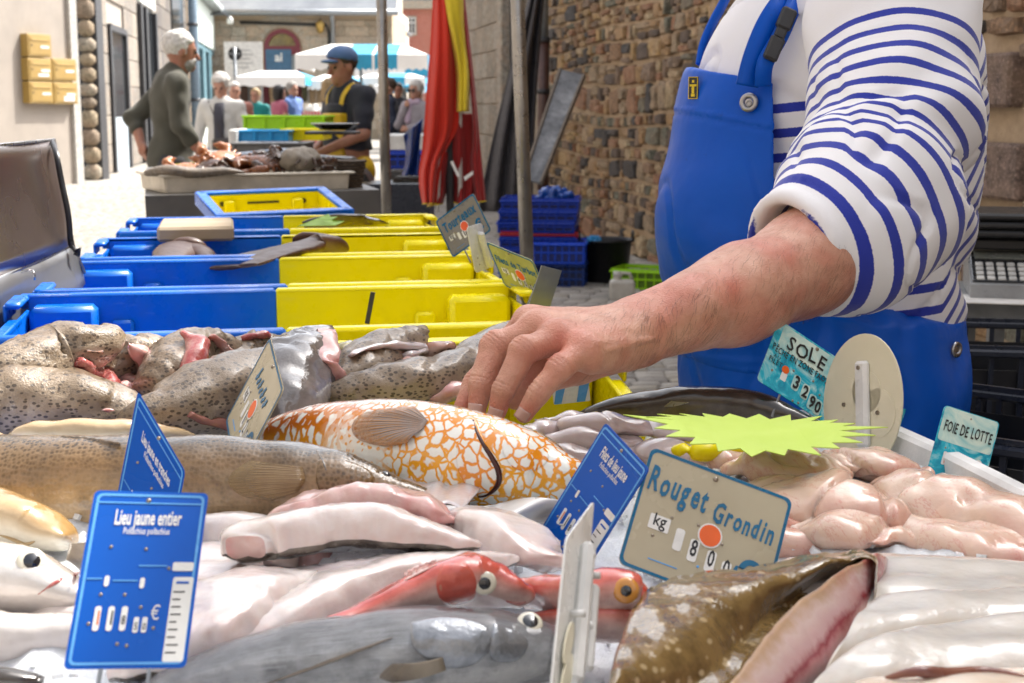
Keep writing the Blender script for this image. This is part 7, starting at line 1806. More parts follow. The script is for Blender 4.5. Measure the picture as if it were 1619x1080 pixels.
# foam box edge at the right rear of the livers
m_foam = basic('white_foam', (.80, .80, .79), rough=.8, bump=.5, bscale=300, bdist=.001)
q0, q1, q2 = G(1395, 712, .955), G(1500, 762, .95), G(1640, 838, .95)
mb = MB(); mb.bar(q0, q1, .02, .06, bev=.004); mb.bar(q1, q2, .02, .06, bev=.004); tag(mb.build('foam_edge', m_foam), 'white foam edge of the tray behind the pale livers', 'tray edge')

def C(u, v, z, rv, rd, fac=1.0):
    p = G(u, v, z); return (p.x, p.y, p.z, rv*p.y/FPX*fac, rd)
def fish(name, label, cat, pts, mat, up=(0, .5, .85), rings=60, seg=32, pw=1.0, group=None, disp=None, dsc=30, parent=None, capmat=None, flat=1.0, fac=1.0):
    ctrl = [C(*p, fac) for p in pts]
    if disp is None: disp = .0055 if name == 'dogfish' else .0022
    o = sweep(name, ctrl, mat, rings, seg, up, pw, flat, parent, (lambda co, n: nz(co, dsc, 2)*disp*1.0+nz(co, dsc*3, 5)*disp*.4-(ridge(co, 17, 3, .08)*disp*.8 if name == 'dogfish' else 0)) if disp else None, capmat)
    if parent is None: tag(o, label, cat, group); WM[o.name] = Matrix.Translation(o.location)
    return o
def fin(name, parent, base, tips, mat, th=.0012, rays=14, bulge=.004, ridge=.00028):
    """fan sheet from base line (2+ points) to tip line, with ray ridges"""
    Bc = catmull([tuple(p) for p in base], 40); Tc = catmull([tuple(p) for p in tips], 40); 
    nrm = (V(Tc[0])-V(Bc[0])).cross(V(Bc[-1])-V(Bc[0])).normalized()
    if nrm.dot(CAMP-V(Bc[0])) < 0: nrm = -nrm
    def f(s, t):
        i = s*39; i0 = int(i); i1 = min(i0+1, 39); fr = i-i0; b = V(Bc[i0]).lerp(V(Bc[i1]), fr); p = V(Tc[i0]).lerp(V(Tc[i1]), fr)
        return b.lerp(p, t)+nrm*(bulge*math.sin(math.pi*t)*(.6+.4*math.sin(3*s))+ridge*math.cos(s*rays*2*math.pi)*(.3+t))
    return sheet(name, f, rays*4, 8, mat, parent, .0006)
def eye(parent, u, v, z_or_p, r, white=m_eyew, nrm=None, pr=.62):
    p = z_or_p if isinstance(z_or_p, V) else P(u, v, z_or_p)
    n = V(nrm).normalized() if nrm else (CAMP-p).normalized(); 
    mb = MB(); mb.lathe([(r*1.0, -.0015), (r*.95, r*.03), (r*.8, r*.15), (r*.5, r*.20), (.0001, r*.22)], p, 28, axis=n); o = mb.build('eye', white, parent, True)
    mb = MB(); mb.lathe([(r*pr, r*.20), (r*pr*.8, r*.26), (.0001, r*.30)], p, 24, axis=n); mb.build('pupil', m_pup, o, True)
    return o

def on_fish(o, u, v, back=.0, name=None):
    """point on a fish's surface under a photo pixel (ray cast on the mesh)"""
    d = ray(u, v).normalized(); M = WM[o.name]; org = M.inverted() @ CAMP
    ok, loc, n, idx = o.ray_cast(org, d)
    if not ok: return G(u, v, .99), V((0, -.3, .95))
    return M @ loc - d*back, n
def refresh(): bpy.context.view_layer.update()
def surf_point(o, u, v, back=0.0):
    from mathutils.bvhtree import BVHTree
    key = o.name
    if key not in _bvh:
        me = o.data; _bvh[key] = BVHTree.FromPolygons([v_.co.copy() for v_ in me.vertices], [list(p.vertices) for p in me.polygons])
    d = ray(u, v).normalized(); M = WM[o.name]; org = M.inverted() @ CAMP; loc, n, i, dist = _bvh[key].ray_cast(org, d)
    if loc is None: return G(u, v, .99), V((0, -.3, .95))
    if n.dot(d) > 0: n = -n
    return M @ loc - d*back, n
_bvh = {}
def gill_line(parent, pts, back, r, mat, name='gill_slit'):
    P_ = [surf_point(parent, u, v, back)[0] for u, v in pts]; C_ = catmull([tuple(p) for p in P_], 24); mb = MB(); n = len(C_)
    mb.tube([V(c) for c in C_], [r*(.35+math.sin(math.pi*i/(n-1))) for i in range(n)], 8); return mb.build(name, mat, parent, True)

def plate(parent, cpx, rim, mat, name='gill_cover', lift=.0022, n=36):
    Rm = catmull(rim+[rim[0]], n+1)
    vs = []; fs = []; T = (0, .35, .65, .85, .95, 1.0, 1.015)
    for i in range(n):
        for j, t in enumerate(T):
            u = cpx[0]*(1-t)+Rm[i][0]*t; v = cpx[1]*(1-t)+Rm[i][1]*t; p, nn = surf_point(parent, u, v, 0); d = (CAMP-p).normalized()
            vs.append(p + d*(lift*(1.0-.35*t*t) if j < 5 else (lift*.35 if j == 5 else -.0015)))
    m = len(T)
    for i in range(n):
        i2 = (i+1) % n
        for j in range(m-1): fs.append([i*m+j, i*m+j+1, i2*m+j+1, i2*m+j])
    me = new_mesh(name, vs, fs, True); ul = me.uv_layers.new(name='uv'); src = [(.24, .62)]*len(vs)
    ul.data.foreach_set('uv', np.array([src[l.vertex_index] for l in me.loops], np.float32).ravel()); return link(name, me, mat, parent)
# ---- dogfish in the first box
DG = 'cut spotted dogfish in the nearest fish box'
d1 = fish('dogfish', 'large spotted dogfish lying at the far left of the nearest box', 'fish', [(-120, 650, .985, 30, .03), (-40, 645, .99, 58, .05), (60, 640, .99, 62, .055), (150, 645, .985, 52, .05), (220, 662, .975, 32, .035), (285, 690, .965, 8, .01)], m_dog, group=DG)
d2 = fish('dogfish', 'dogfish head raised with its cut throat open, at the left end of the nearest box', 'fish', [(-60, 625, 1.00, 40, .04), (30, 590, 1.02, 52, .045), (90, 566, 1.03, 54, .045), (140, 548, 1.04, 40, .038), (172, 532, 1.045, 22, .022), (184, 524, 1.05, 9, .01)], m_dog, group=DG)
def cutflesh(parent, pts, mat=m_raw, name='cut_flesh', lift=.012, rd=.012):
    ctrl = []
    for (u, v, rv) in pts:
        p, n = surf_point(parent, u, v, lift); ctrl.append((p.x, p.y, p.z, rv*p.y/FPX, rd))
    o = sweep(name, ctrl, mat, 30, 20, (0, .4, .9), 1.0, 1.0, parent, lambda co, n: nz(co, 60, 4)*.004+nz(co, 20, 2)*.004); return o
cutflesh(d2, [(120, 570, 5), (138, 585, 18), (160, 605, 30), (180, 628, 26), (196, 645, 8)], lift=.004)
cutflesh(d2, [(128, 578, 3), (150, 595, 14), (172, 618, 18), (186, 636, 8)], basic('throat_dark', (.20, .03, .03), (.10, .01, .012), rough=.15, coat=.6), 'throat_cavity', .016, .006)
cutflesh(d2, [(118, 590, 4), (132, 612, 13), (152, 635, 13), (170, 650, 4)], m_rawp, 'pale_flesh', .012, .008)
cutflesh(d2, [(150, 555, 3), (180, 575, 8), (200, 600, 14), (235, 600, 12), (250, 605, 3)], m_fil2, 'white_flesh', .01, .010)
cutflesh(d2, [(172, 640, 4), (188, 625, 16), (200, 615, 10), (206, 600, 3)], m_rawp, 'throat_lining', .02, .008)
d3 = fish('dogfish', 'long smooth dogfish body lying across the middle of the nearest box', 'fish', [(190, 678, .975, 8, .012), (245, 662, .985, 38, .04), (320, 634, .995, 62, .055), (400, 612, 1.0, 62, .055), (470, 600, 1.0, 50, .05), (530, 590, 1.0, 30, .03), (560, 585, 1.0, 8, .01)], m_dog, group=DG)
cutflesh(d3, [(300, 655, 3), (335, 668, 8), (380, 668, 9), (420, 655, 3)], basic('blood_pink', (.42, .19, .15), (.34, .13, .10), rough=.2, coat=.5), 'blood_patch', .0005, .004)
d4 = fish('dogfish', 'dogfish piece with a chunk of white flesh on it, between the two left heads', 'fish', [(165, 590, 1.0, 12, .015), (190, 570, 1.01, 34, .035), (225, 560, 1.015, 34, .035), (262, 562, 1.01, 20, .02), (275, 566, 1.0, 6, .01)], m_dog, group=DG)
cutflesh(d4, [(205, 545, 6), (222, 560, 16), (238, 585, 20), (245, 598, 8)], m_fil2, 'white_flesh', .012, .012)
d5 = fish('dogfish', 'dogfish head opened from above, centre left of the nearest box', 'fish', [(232, 610, 1.0, 14, .02), (262, 588, 1.01, 40, .035), (300, 560, 1.02, 42, .04), (335, 548, 1.025, 28, .03), (365, 552, 1.02, 18, .02), (385, 560, 1.01, 5, .01)], m_dog, group=DG)
cutflesh(d5, [(300, 530, 3), (312, 545, 15), (308, 572, 16), (292, 592, 7), (285, 600, 2)], m_raw, 'cut_flesh', .008); cutflesh(d5, [(330, 532, 3), (350, 545, 9), (362, 562, 7), (360, 575, 3)], m_rawp, 'pale_flesh', .006)
d6 = fish('dogfish', 'spotted dogfish tail piece right behind the small beige sign', 'fish', [(345, 590, 1.0, 10, .012), (370, 565, 1.01, 28, .03), (400, 552, 1.015, 28, .03), (425, 545, 1.02, 20, .02), (435, 540, 1.02, 6, .008)], m_dog, group=DG)
cutflesh(d6, [(385, 536, 2), (402, 531, 4), (420, 530, 3), (428, 533, 2)], m_raw, 'cut_edge', .004, .006)
m_dogb = fishmat('dogfish_belly', (.11, .095, .09), (.30, .27, .27), (.48, .43, .43), .1, .4, .97, rough=.12, mott=.6, msc=45, coat=.8, bump=.8, bsc=60)
d7 = fish('dogfish', 'silvery wet dogfish body with its cut end up, centre of the nearest box', 'fish', [(410, 690, .97, 20, .03), (440, 645, .99, 55, .045), (465, 595, 1.01, 66, .05), (485, 555, 1.03, 46, .04), (505, 530, 1.045, 24, .02), (515, 520, 1.05, 8, .01)], m_dogb, group=DG)
cutflesh(d7, [(516, 520, 3), (520, 545, 6), (522, 575, 9), (535, 600, 13), (540, 610, 5)], m_rawp, 'cut_flesh', .004)
d8 = fish('dogfish', 'spotted dogfish head with a pale slit belly, right of centre in the nearest box', 'fish', [(520, 620, .995, 14, .02), (560, 590, 1.01, 40, .035), (610, 560, 1.02, 40, .038), (645, 540, 1.03, 27, .03), (664, 522, 1.04, 10, .015)], m_dog, group=DG)
cutflesh(d8, [(556, 562, 2), (590, 548, 6), (630, 546, 6), (668, 553, 7), (640, 562, 3)], m_squid, 'pale_slit', .006, .008); cutflesh(d8, [(625, 590, 6), (648, 578, 17), (672, 562, 13), (680, 552, 4)], m_rawp, 'cut_flesh', .014)
d9 = fish('dogfish', 'glistening spotted dogfish body under the fingertips', 'fish', [(510, 640, .98, 12, .02), (560, 628, .99, 34, .04), (640, 612, 1.0, 40, .045), (720, 590, 1.005, 40, .045), (790, 555, 1.02, 40, .045), (850, 525, 1.03, 30, .03), (870, 515, 1.03, 10, .01)], m_dog, group=DG)
cutflesh(d9, [(690, 636, 3), (705, 625, 12), (722, 615, 14), (735, 622, 6)], m_rawp, 'cut_flesh', .01)
fish('dogfish', 'small yellowish spotted piece behind the silvery dogfish body', 'fish', [(520, 578, 1.01, 8, .012), (540, 560, 1.02, 20, .02), (560, 552, 1.02, 12, .015), (570, 548, 1.02, 4, .01)], fishmat('yellow_dog', (.28, .22, .05), (.36, .28, .10), (.4, .34, .2), spots=(95, .2, (.04, .03, .02))), group=DG)
fish('dogfish', 'small reddish spotted piece at the right of the nearest box', 'fish', [(670, 562, 1.01, 8, .012), (690, 556, 1.02, 16, .02), (712, 554, 1.02, 11, .015), (722, 556, 1.02, 3, .01)], fishmat('red_dog', (.30, .13, .08), (.36, .17, .11), (.4, .3, .25), spots=(110, .25, (.06, .02, .02))), group=DG)

# ---- the wrasse
w = fish('wrasse', 'large wrasse with an orange net pattern on white, under the fishmonger\'s fingers', 'fish',
         [(385, 712, .965, 22, .012), (430, 700, .975, 36, .022), (500, 694, .985, 52, .032), (580, 703, .99, 68, .040), (660, 714, .992, 76, .045), (740, 727, .99, 74, .045), (800, 738, .985, 66, .042), (850, 748, .98, 56, .036), (895, 760, .975, 37, .026), (925, 762, .97, 20, .016), (940, 764, .97, 5, .006)],
         m_wrasse, up=(0, .62, .78), rings=90, seg=40, disp=.001, fac=1.10)
gill_line(w, [(748, 664), (753, 682), (763, 702), (776, 722), (787, 742), (789, 760), (781, 774), (768, 783), (756, 786)], .0004, .0021, basic('gill_dark', (.05, .008, .006), rough=.2))
pts_b = [surf_point(w, 676, 665, .002)[0], surf_point(w, 672, 672, .002)[0], surf_point(w, 666, 680, .003)[0]]
tp = [surf_point(w, u, v, .006)[0] for u, v in ((655, 642), (610, 646), (572, 655), (556, 675), (568, 696), (610, 706), (645, 700))]
fin('pectoral_fin', w, pts_b, tp, m_fino, rays=14, bulge=.003)
plate(w, (755, 728), [(752, 660), (768, 700), (787, 740), (784, 772), (764, 785), (740, 772), (722, 735), (728, 690)], m_wrasse)
plate(w, (830, 722), [(800, 690), (850, 700), (868, 722), (850, 742), (815, 742), (795, 715)], m_wrasse, 'cheek_plate', .0012)
ov = [surf_point(w, u, v, .0)[0] for u, v in ((752, 655), (760, 690), (778, 722), (790, 748), (785, 770), (765, 783))]
# ---- pollack-like brown fish
pk = fish('pollack', 'large golden brown fish with fine scales lying across the left foreground', 'fish',
          [(-120, 770, .965, 60, .04), (-20, 768, .968, 74, .045), (90, 772, .97, 80, .05), (210, 774, .972, 80, .05), (330, 770, .975, 74, .05), (430, 770, .975, 70, .045), (510, 772, .975, 60, .042), (580, 778, .972, 44, .034), (640, 788, .968, 26, .022), (690, 797, .964, 12, .012), (705, 800, .962, 4, .004)],
          m_poll, up=(0, .6, .8), rings=90, seg=36, fac=1.08)
b_ = [surf_point(pk, u, v, .002)[0] for u, v in ((478, 738), (482, 760), (470, 778))]
t_ = [surf_point(pk, u, v, .004)[0] for u, v in ((395, 728), (370, 745), (362, 765), (385, 785), (430, 792))]
fin('pectoral_fin', pk, b_, t_, m_finw, rays=16, bulge=.0015)
plate(pk, (548, 752), [(505, 725), (548, 728), (585, 745), (590, 765), (560, 785), (518, 790), (500, 760)], m_poll, lift=.0030)
gill_line(pk, [(640, 780), (660, 792), (690, 800)], .0003, .0012, m_darkf, 'mouth')
gill_line(pk, [(500, 712), (512, 735), (520, 765), (512, 795)], .0002, .0016, m_darkf)
pe, pn = surf_point(pk, 612, 748, .001); eye(pk, 0, 0, pe, .0042, m_pup, tuple(pn), .6)
mt = fin('dorsal_fin', pk, [G(195, 712, 1.005), G(150, 708, 1.005), G(100, 706, 1.003), G(68, 704, 1.0)], [G(190, 700, 1.02), G(140, 692, 1.02), G(95, 690, 1.018), G(66, 700, 1.005)], m_fin, rays=12, bulge=.002)
tl = [G(60, 735, .995), G(62, 748, .99)]
fin('tail_fin', d1, [G(58, 712, 1.0), G(50, 735, .99)], [G(-30, 672, 1.015), G(-50, 720, 1.0), G(-30, 760, .98)], basic('tan_tail', (.50, .30, .13), (.40, .26, .16), rough=.25, coat=.4), rays=10, bulge=.003)
fish('haddock', 'cream coloured fish belly between the brown fish and the dogfish at the left', 'fish', [(20, 700, .975, 8, .01), (70, 692, .985, 22, .03), (150, 688, .99, 24, .03), (230, 688, .985, 20, .025), (300, 692, .975, 6, .01)], m_haddock)
# fish head at far left, cream and orange
fh = fish('haddock', 'cream and orange fish head at the left edge, above the silver head', 'fish', [(-120, 800, .97, 40, .035), (-50, 806, .975, 44, .035), (20, 822, .975, 44, .035), (70, 838, .97, 34, .03), (98, 850, .968, 20, .018), (108, 856, .966, 6, .008)], m_haddock)
gill_line(fh, [(0, 846), (20, 852), (40, 860), (55, 856)], .0002, .0016, m_finw, 'lip')
fin('pelvic_fin', pk, [G(110, 860, .985), G(105, 885, .975)], [G(150, 855, .975), G(140, 895, .96), G(128, 905, .955)], m_fin, rays=8, bulge=.002)
# silver head with the big eye
sh_ = fish('bass', 'silvery white fish head with a large round eye at the left edge', 'fish', [(-160, 930, .955, 70, .045), (-60, 925, .96, 72, .045), (20, 925, .962, 64, .042), (80, 935, .96, 48, .034), (125, 950, .956, 30, .024), (160, 965, .95, 16, .016), (175, 972, .945, 5, .006)], fishmat('white_head_skin', (.42, .38, .34), (.66, .64, .62), (.74, .70, .68), .1, .5, .95, rough=.15, metal=.15, mott=.25, coat=.6, msc=18), up=(0, .6, .8))
p_, n_ = surf_point(sh_, 50, 888, .0005); eye(sh_, 0, 0, p_, .0105, m_eyew, tuple((n_*.5+(CAMP-p_).normalized()*.8)), .55)
gill_line(sh_, [(60, 940), (90, 920), (118, 908), (130, 904)], .0003, .0012, m_raw, 'mouth')
fish('bass', 'silver fish body below the white fish head at the bottom left', 'fish', [(-120, 1010, .935, 50, .035), (0, 1015, .94, 48, .035), (100, 1012, .94, 40, .03), (200, 1000, .94, 30, .028), (260, 985, .94, 8, .01)], fishmat('white_side_skin', (.55, .5, .46), (.70, .66, .63), (.74, .68, .66), mott=.15, rough=.18, coat=.5), up=(0, .6, .8))
fish('dark_fish', 'dark fish tail end at the bottom left corner', 'fish', [(-80, 1095, .93, 30, .02), (10, 1080, .935, 26, .02), (70, 1085, .93, 18, .015), (120, 1100, .93, 6, .008)], m_darkf)

# ---- fillets
def fillet(label, pts, mat=m_fil, up=(0, .35, .94), skin=True, cap=m_fil2, pw=.52, disp=.0042, dsc=26, fac=1.0, group=None):
    ctrl = [C(*p, fac) for p in pts]
    o = sweep('fillet', ctrl, mat, 60, 36, up, pw, .85, None, lambda co, n: nz(co, dsc, 3)*disp+nz(co, 75, 5)*disp*.3+.0035*nz(co, 85, 8)*(np.abs(n[:, 2]) < .55)+.0003*np.sin((co[:, 0]+abs(co[:, 1])*.8)*520+nz(co, 30, 2)*3), cap); tag(o, label, 'fillet', group)
    me = o.data
    if skin:
        me.materials.append(m_fskin); i = len(me.materials)-1; uvl = me.uv_layers['uv'].data
        for p in me.polygons:
            if len(p.vertices) == 4:
                y = sum(uvl[l].uv[1] for l in p.loop_indices)/4
                if y < .20: p.material_index = i
    return o
FG = 'white fish fillets on the ice'
fillet('thick white fillet with a dark skin edge lying on top, centre foreground', [(388, 866, .985, 20, .018), (410, 858, .985, 38, .03), (500, 842, .985, 42, .035), (600, 840, .985, 38, .034), (680, 850, .983, 28, .028), (735, 862, .98, 14, .018), (756, 864, .978, 4, .006)], group=FG)
fillet('pink edged fillet with a scalloped rim behind the thick white one', [(420, 830, .97, 8, .02), (480, 806, .98, 22, .03), (570, 790, .985, 24, .035), (650, 800, .982, 24, .03), (700, 820, .975, 14, .02), (716, 830, .97, 4, .01)], m_fil2, skin=False, disp=.006, dsc=42, group=FG)
fillet('broad white fillet with a dark lower edge left of centre, beside the blue sign', [(500, 905, .96, 6, .01), (440, 925, .965, 30, .03), (370, 965, .962, 52, .04), (310, 1005, .958, 50, .04), (240, 1045, .95, 30, .03), (180, 1070, .94, 8, .01)], group=FG)
fillet('long white fillet running from the bottom left under the red gurnard', [(820, 880, .962, 6, .01), (740, 895, .965, 26, .028), (640, 910, .963, 36, .035), (540, 940, .958, 46, .04), (440, 985, .952, 52, .042), (360, 1030, .945, 38, .034), (318, 1050, .94, 10, .012)], group=FG)
fillet('pale chunk of fillet to the left of the tilted blue sign', [(740, 818, .965, 18, .02), (775, 838, .968, 36, .03), (820, 862, .965, 36, .032), (862, 885, .96, 22, .024), (880, 895, .955, 6, .01)], m_fil, skin=False, group=FG)
fillet('pale fillet under the blue sign, hidden by the thick one', [(280, 860, .95, 20, .03), (340, 850, .955, 40, .04), (420, 860, .955, 44, .04), (500, 880, .95, 30, .03)], m_fil, skin=False, group=FG)
fillet('lavender tinted fillet between the thick one and the long one', [(480, 910, .955, 14, .02), (560, 905, .96, 24, .03), (660, 892, .96, 22, .03), (760, 880, .955, 10, .015)], m_squid, skin=False, group=FG)
fillet('white fillet at the far left under the blue sign', [(60, 960, .93, 30, .03), (150, 990, .935, 40, .04), (280, 960, .94, 50, .045), (340, 900, .945, 44, .04), (380, 850, .945, 20, .02)], m_fil, skin=False, group=FG)
# white wet paper between wrasse and fillets
mb = MB()
def paper_f(s, t):
    u = 690+200*s; v = 795+38*t+8*math.sin(6*s); p = G(u, v, .972+.006*math.sin(9*s+4*t)-.012*t); return p
o = sheet('wet_paper', paper_f, 30, 10, basic('wet_paper', (.72, .71, .70), rough=.35, coat=.3), thick=.001); tag(o, 'wet white paper sheet between the wrasse and the fillets', 'paper')
def film_f(s, t):
    u = 600+(760-600)*s-30*t; v = 770+34*t-26*math.sin(math.pi*s)*(1-t)+8*math.sin(13*s); return G(u, v, .978+.0025*math.sin(23*s)*(1-t))
o = sheet('pale_skin_flap', film_f, 40, 10, m_squid, thick=.0012); tag(o, 'crinkled pale skin flap lying over the brown fish head', 'fish skin')

# ---- red gurnards
g1 = fish('gurnard', 'red gurnard with a large dark eye lying across the fillets in the centre', 'fish',
          [(420, 1036, .965, 3, .004), (480, 1010, .97, 10, .009), (560, 974, .975, 18, .014), (640, 944, .98, 28, .022), (700, 925, .985, 38, .028), (745, 918, .985, 40, .030), (785, 926, .982, 32, .026), (815, 938, .978, 22, .020), (834, 944, .975, 13, .012), (840, 946, .974, 4, .005)], m_gurn, up=(0, .6, .8), disp=.0022, dsc=60)
p_, n_ = surf_point(g1, 766, 922, .0006); eye(g1, 0, 0, p_, .0082, m_eyew, tuple(n_*.5+(CAMP-p_).normalized()*.8), .5)
plate(g1, (722, 925), [(700, 892), (735, 892), (752, 915), (750, 945), (725, 958), (698, 950), (690, 920)], m_gurn, lift=.0022)
fin('spiny_fin', g1, [surf_point(g1, 640, 918, .001)[0], surf_point(g1, 690, 893, .001)[0]], [G(640, 905, .985), G(665, 893, .99), G(690, 885, .992)], m_gurn, rays=6, bulge=.001)
gill_line(g1, [(700, 892), (697, 925), (702, 955)], .0002, .0012, basic('gurnard_edge', (.62, .26, .18), rough=.3)); gill_line(g1, [(800, 950), (818, 955), (832, 952)], .0004, .001, m_raw, 'mouth')
g2 = fish('gurnard', 'second red gurnard with an orange ringed eye behind the white sign back', 'fish', [(830, 940, .965, 22, .02), (870, 940, .968, 28, .024), (920, 944, .972, 36, .028), (965, 940, .975, 40, .03), (1005, 945, .972, 30, .024), (1035, 955, .97, 10, .01)], m_gurn, up=(0, .6, .8), disp=.002, dsc=60)
p_, n_ = surf_point(g2, 990, 934, .0006); eye(g2, 0, 0, p_, .0088, m_eyeo, tuple(n_*.5+(CAMP-p_).normalized()*.8), .42)
g3 = fish('gurnard', 'pink gurnard body under the second gurnard, beside the flatfish', 'fish', [(860, 985, .95, 16, .02), (920, 985, .955, 28, .024), (980, 985, .955, 30, .024), (1030, 1000, .95, 10, .01)], m_gurn, up=(0, .6, .8))
# ---- silver bass in front
m_silv2 = fishmat('silver_back_skin', (.03, .035, .045), (.36, .38, .42), (.74, .74, .72), .05, .45, .85, rough=.15, metal=.45, mott=.8, coat=.6, msc=34, bump=.7, bsc=140, streak=1)
m_silvb = fishmat('silver_body_skin', (.045, .05, .065), (.42, .44, .47), (.74, .74, .72), .05, .45, .93, rough=.15, metal=.4, mott=.75, coat=.6, msc=40, bump=.8, bsc=110, streak=1)
m_silvp = fishmat('silver_plate_skin', (.05, .055, .07), (.36, .38, .41), (.70, .70, .68), .05, .5, .9, rough=.16, metal=.4, mott=.7, coat=.6, msc=40, bump=.9, bsc=90)
s1 = fish('bass', 'silver grey fish with its head pointing right at the bottom centre', 'fish', [(200, 1120, .93, 20, .02), (300, 1085, .94, 40, .03), (420, 1060, .948, 62, .038), (540, 1045, .952, 72, .042), (650, 1035, .955, 76, .042), (740, 1030, .955, 70, .040), (810, 1030, .953, 60, .036), (870, 1035, .95, 44, .03), (910, 1045, .948, 24, .02), (925, 1050, .945, 6, .008)], m_silvb, up=(0, .55, .83), rings=80, seg=36)
p_, n_ = surf_point(s1, 838, 984, .0005); eye(s1, 0, 0, p_, .0085, m_eyew, tuple(n_*.8+(CAMP-p_).normalized()*.5), .6)
plate(s1, (720, 1010), [(650, 985), (700, 975), (760, 985), (780, 1015), (750, 1050), (700, 1055), (655, 1025)], m_silvp, lift=.0022)
plate(s1, (800, 1015), [(780, 985), (820, 1000), (835, 1020), (815, 1045), (775, 1040)], m_silvp, 'cheek_plate', .002)
gill_line(s1, [(420, 1082), (520, 1046), (620, 1008)], .0002, .0010, m_darkf, 'lateral_line')
p1, _ = surf_point(s1, 700, 1040, .002); p2, _ = surf_point(s1, 705, 1060, .002)
fin('pectoral_fin', s1, [p1, p2], [surf_point(s1, 620, 1050, .004)[0], surf_point(s1, 600, 1070, .005)[0], surf_point(s1, 620, 1079, .004)[0]], m_fin, rays=12)

# ---- brown flatfish piece
def flatfish():
    top = [(962, 1085), (975, 1030), (1000, 965), (1035, 925), (1085, 905), (1160, 898), (1240, 886), (1320, 872), (1372, 872), (1388, 888), (1384, 905)]
    edge = [(962, 1130), (1020, 1130), (1080, 1120), (1150, 1085), (1188, 1036), (1222, 992), (1252, 960), (1292, 932), (1335, 900), (1372, 884), (1386, 880)]
    T_ = catmull(top, 60); E_ = catmull(edge, 60); nu, nv = 59, 24
    def f(i, j, dz=0):
        s = j/nv; u = T_[i][0]*(1-s)+E_[i][0]*s; v = T_[i][1]*(1-s)+E_[i][1]*s; z = .995-.020*(1-math.sin(math.pi*min(s*.9+.25, 1)))-.006*s+dz
        p = G(u, v, z); return p+V((0, 0, .0035*mnoise.noise(V((p.x*45, p.y*45, 1)))+.0012*mnoise.noise(V((p.x*160, p.y*160, 2)))))
    vs = [f(i, j) for i in range(60) for j in range(nv+1)]; n0 = len(vs); vs += [f(i, j)+V((0, 0, -.045)) for i in range(60) for j in range(nv+1)]; w_ = nv+1; fs = []; mi = []
    for i in range(nu):
        for j in range(nv):
            q = [i*w_+j, (i+1)*w_+j, (i+1)*w_+j+1, i*w_+j+1]; fs.append(q[::-1]); mi.append(0); fs.append([x+n0 for x in q]); mi.append(1)
        for j, m in ((0, 0), (nv, 0)):
            q = [i*w_+j, (i+1)*w_+j, (i+1)*w_+j+n0, i*w_+j+n0]; fs.append(q if j == 0 else q[::-1]); mi.append(m)
    me = new_mesh('flatfish', vs, fs, True); ul = me.uv_layers.new(name='uv'); ul.data.foreach_set('uv', np.array([((l.vertex_index % n0)//w_/60, .5) for l in me.loops], np.float32).ravel()); me.polygons.foreach_set('material_index', mi)
    o = link('flatfish', me, [m_turb, m_flat]); tag(o, 'large wet brown flatfish with a cut pink side, right foreground', 'fish'); WM[o.name] = Matrix.Translation(o.location)
    # cut face: a curved band below the edge line, pale then red
    low = [(1130, 1200), (1180, 1170), (1230, 1130), (1275, 1090), (1312, 1060), (1335, 1030), (1355, 1003), (1372, 970), (1384, 941), (1389, 913), (1389, 884)]
    up_ = [(1060, 1124), (1100, 1112), (1150, 1084), (1188, 1036), (1222, 992), (1252, 960), (1292, 932), (1335, 899), (1364, 885), (1380, 880), (1386, 876)]
    U_ = catmull(up_, 60); W_ = catmull(low, 60)
    def g(s, t):
        i = min(int(s*59), 59); a = G(U_[i][0], U_[i][1], .992); b = G(W_[i][0], W_[i][1], .955); p = a.lerp(b, t)+V((.006, -.003, 0))*math.sin(math.pi*t); return p+V((0, 0, .002*mnoise.noise(p*60)))
    k = NB('cut_flatfish_flesh'); uvs = k.n('SeparateXYZ', Vector=k.uv()); t = uvs.outputs[1]; s = uvs.outputs[0]
    nn_ = k.math('ADD', t, k.math('MULTIPLY', k.math('SUBTRACT', k.noise(45, 5, .7), .5), .35)); c = k.ramp(nn_, [(.05, (.42, .28, .18, 1)), (.2, (.56, .42, .39, 1)), (.42, (.50, .31, .31, 1)), (.54, (.24, .02, .035, 1)), (.66, (.50, .22, .22, 1)), (1., (.58, .44, .41, 1))])
    c = k.mix(k.math('MULTIPLY', k.ramp(s, [(.60, 0.), (.92, 1.)]), k.ramp(k.noise(55, 5, .75), [(.36, 0.), (.55, .95)])), c, (.36, .03, .05, 1)); k.P(Base_Color=c, Subsurface_Weight=.2, Subsurface_Radius=(.01, .006, .004), Subsurface_Scale=1.0); wet(k, .2, .5); k.bump(k.noise(90, 4), .5, .002)
    sheet('cut_face', g, 58, 16, k.m, o, .002)
    return o
ff = flatfish()
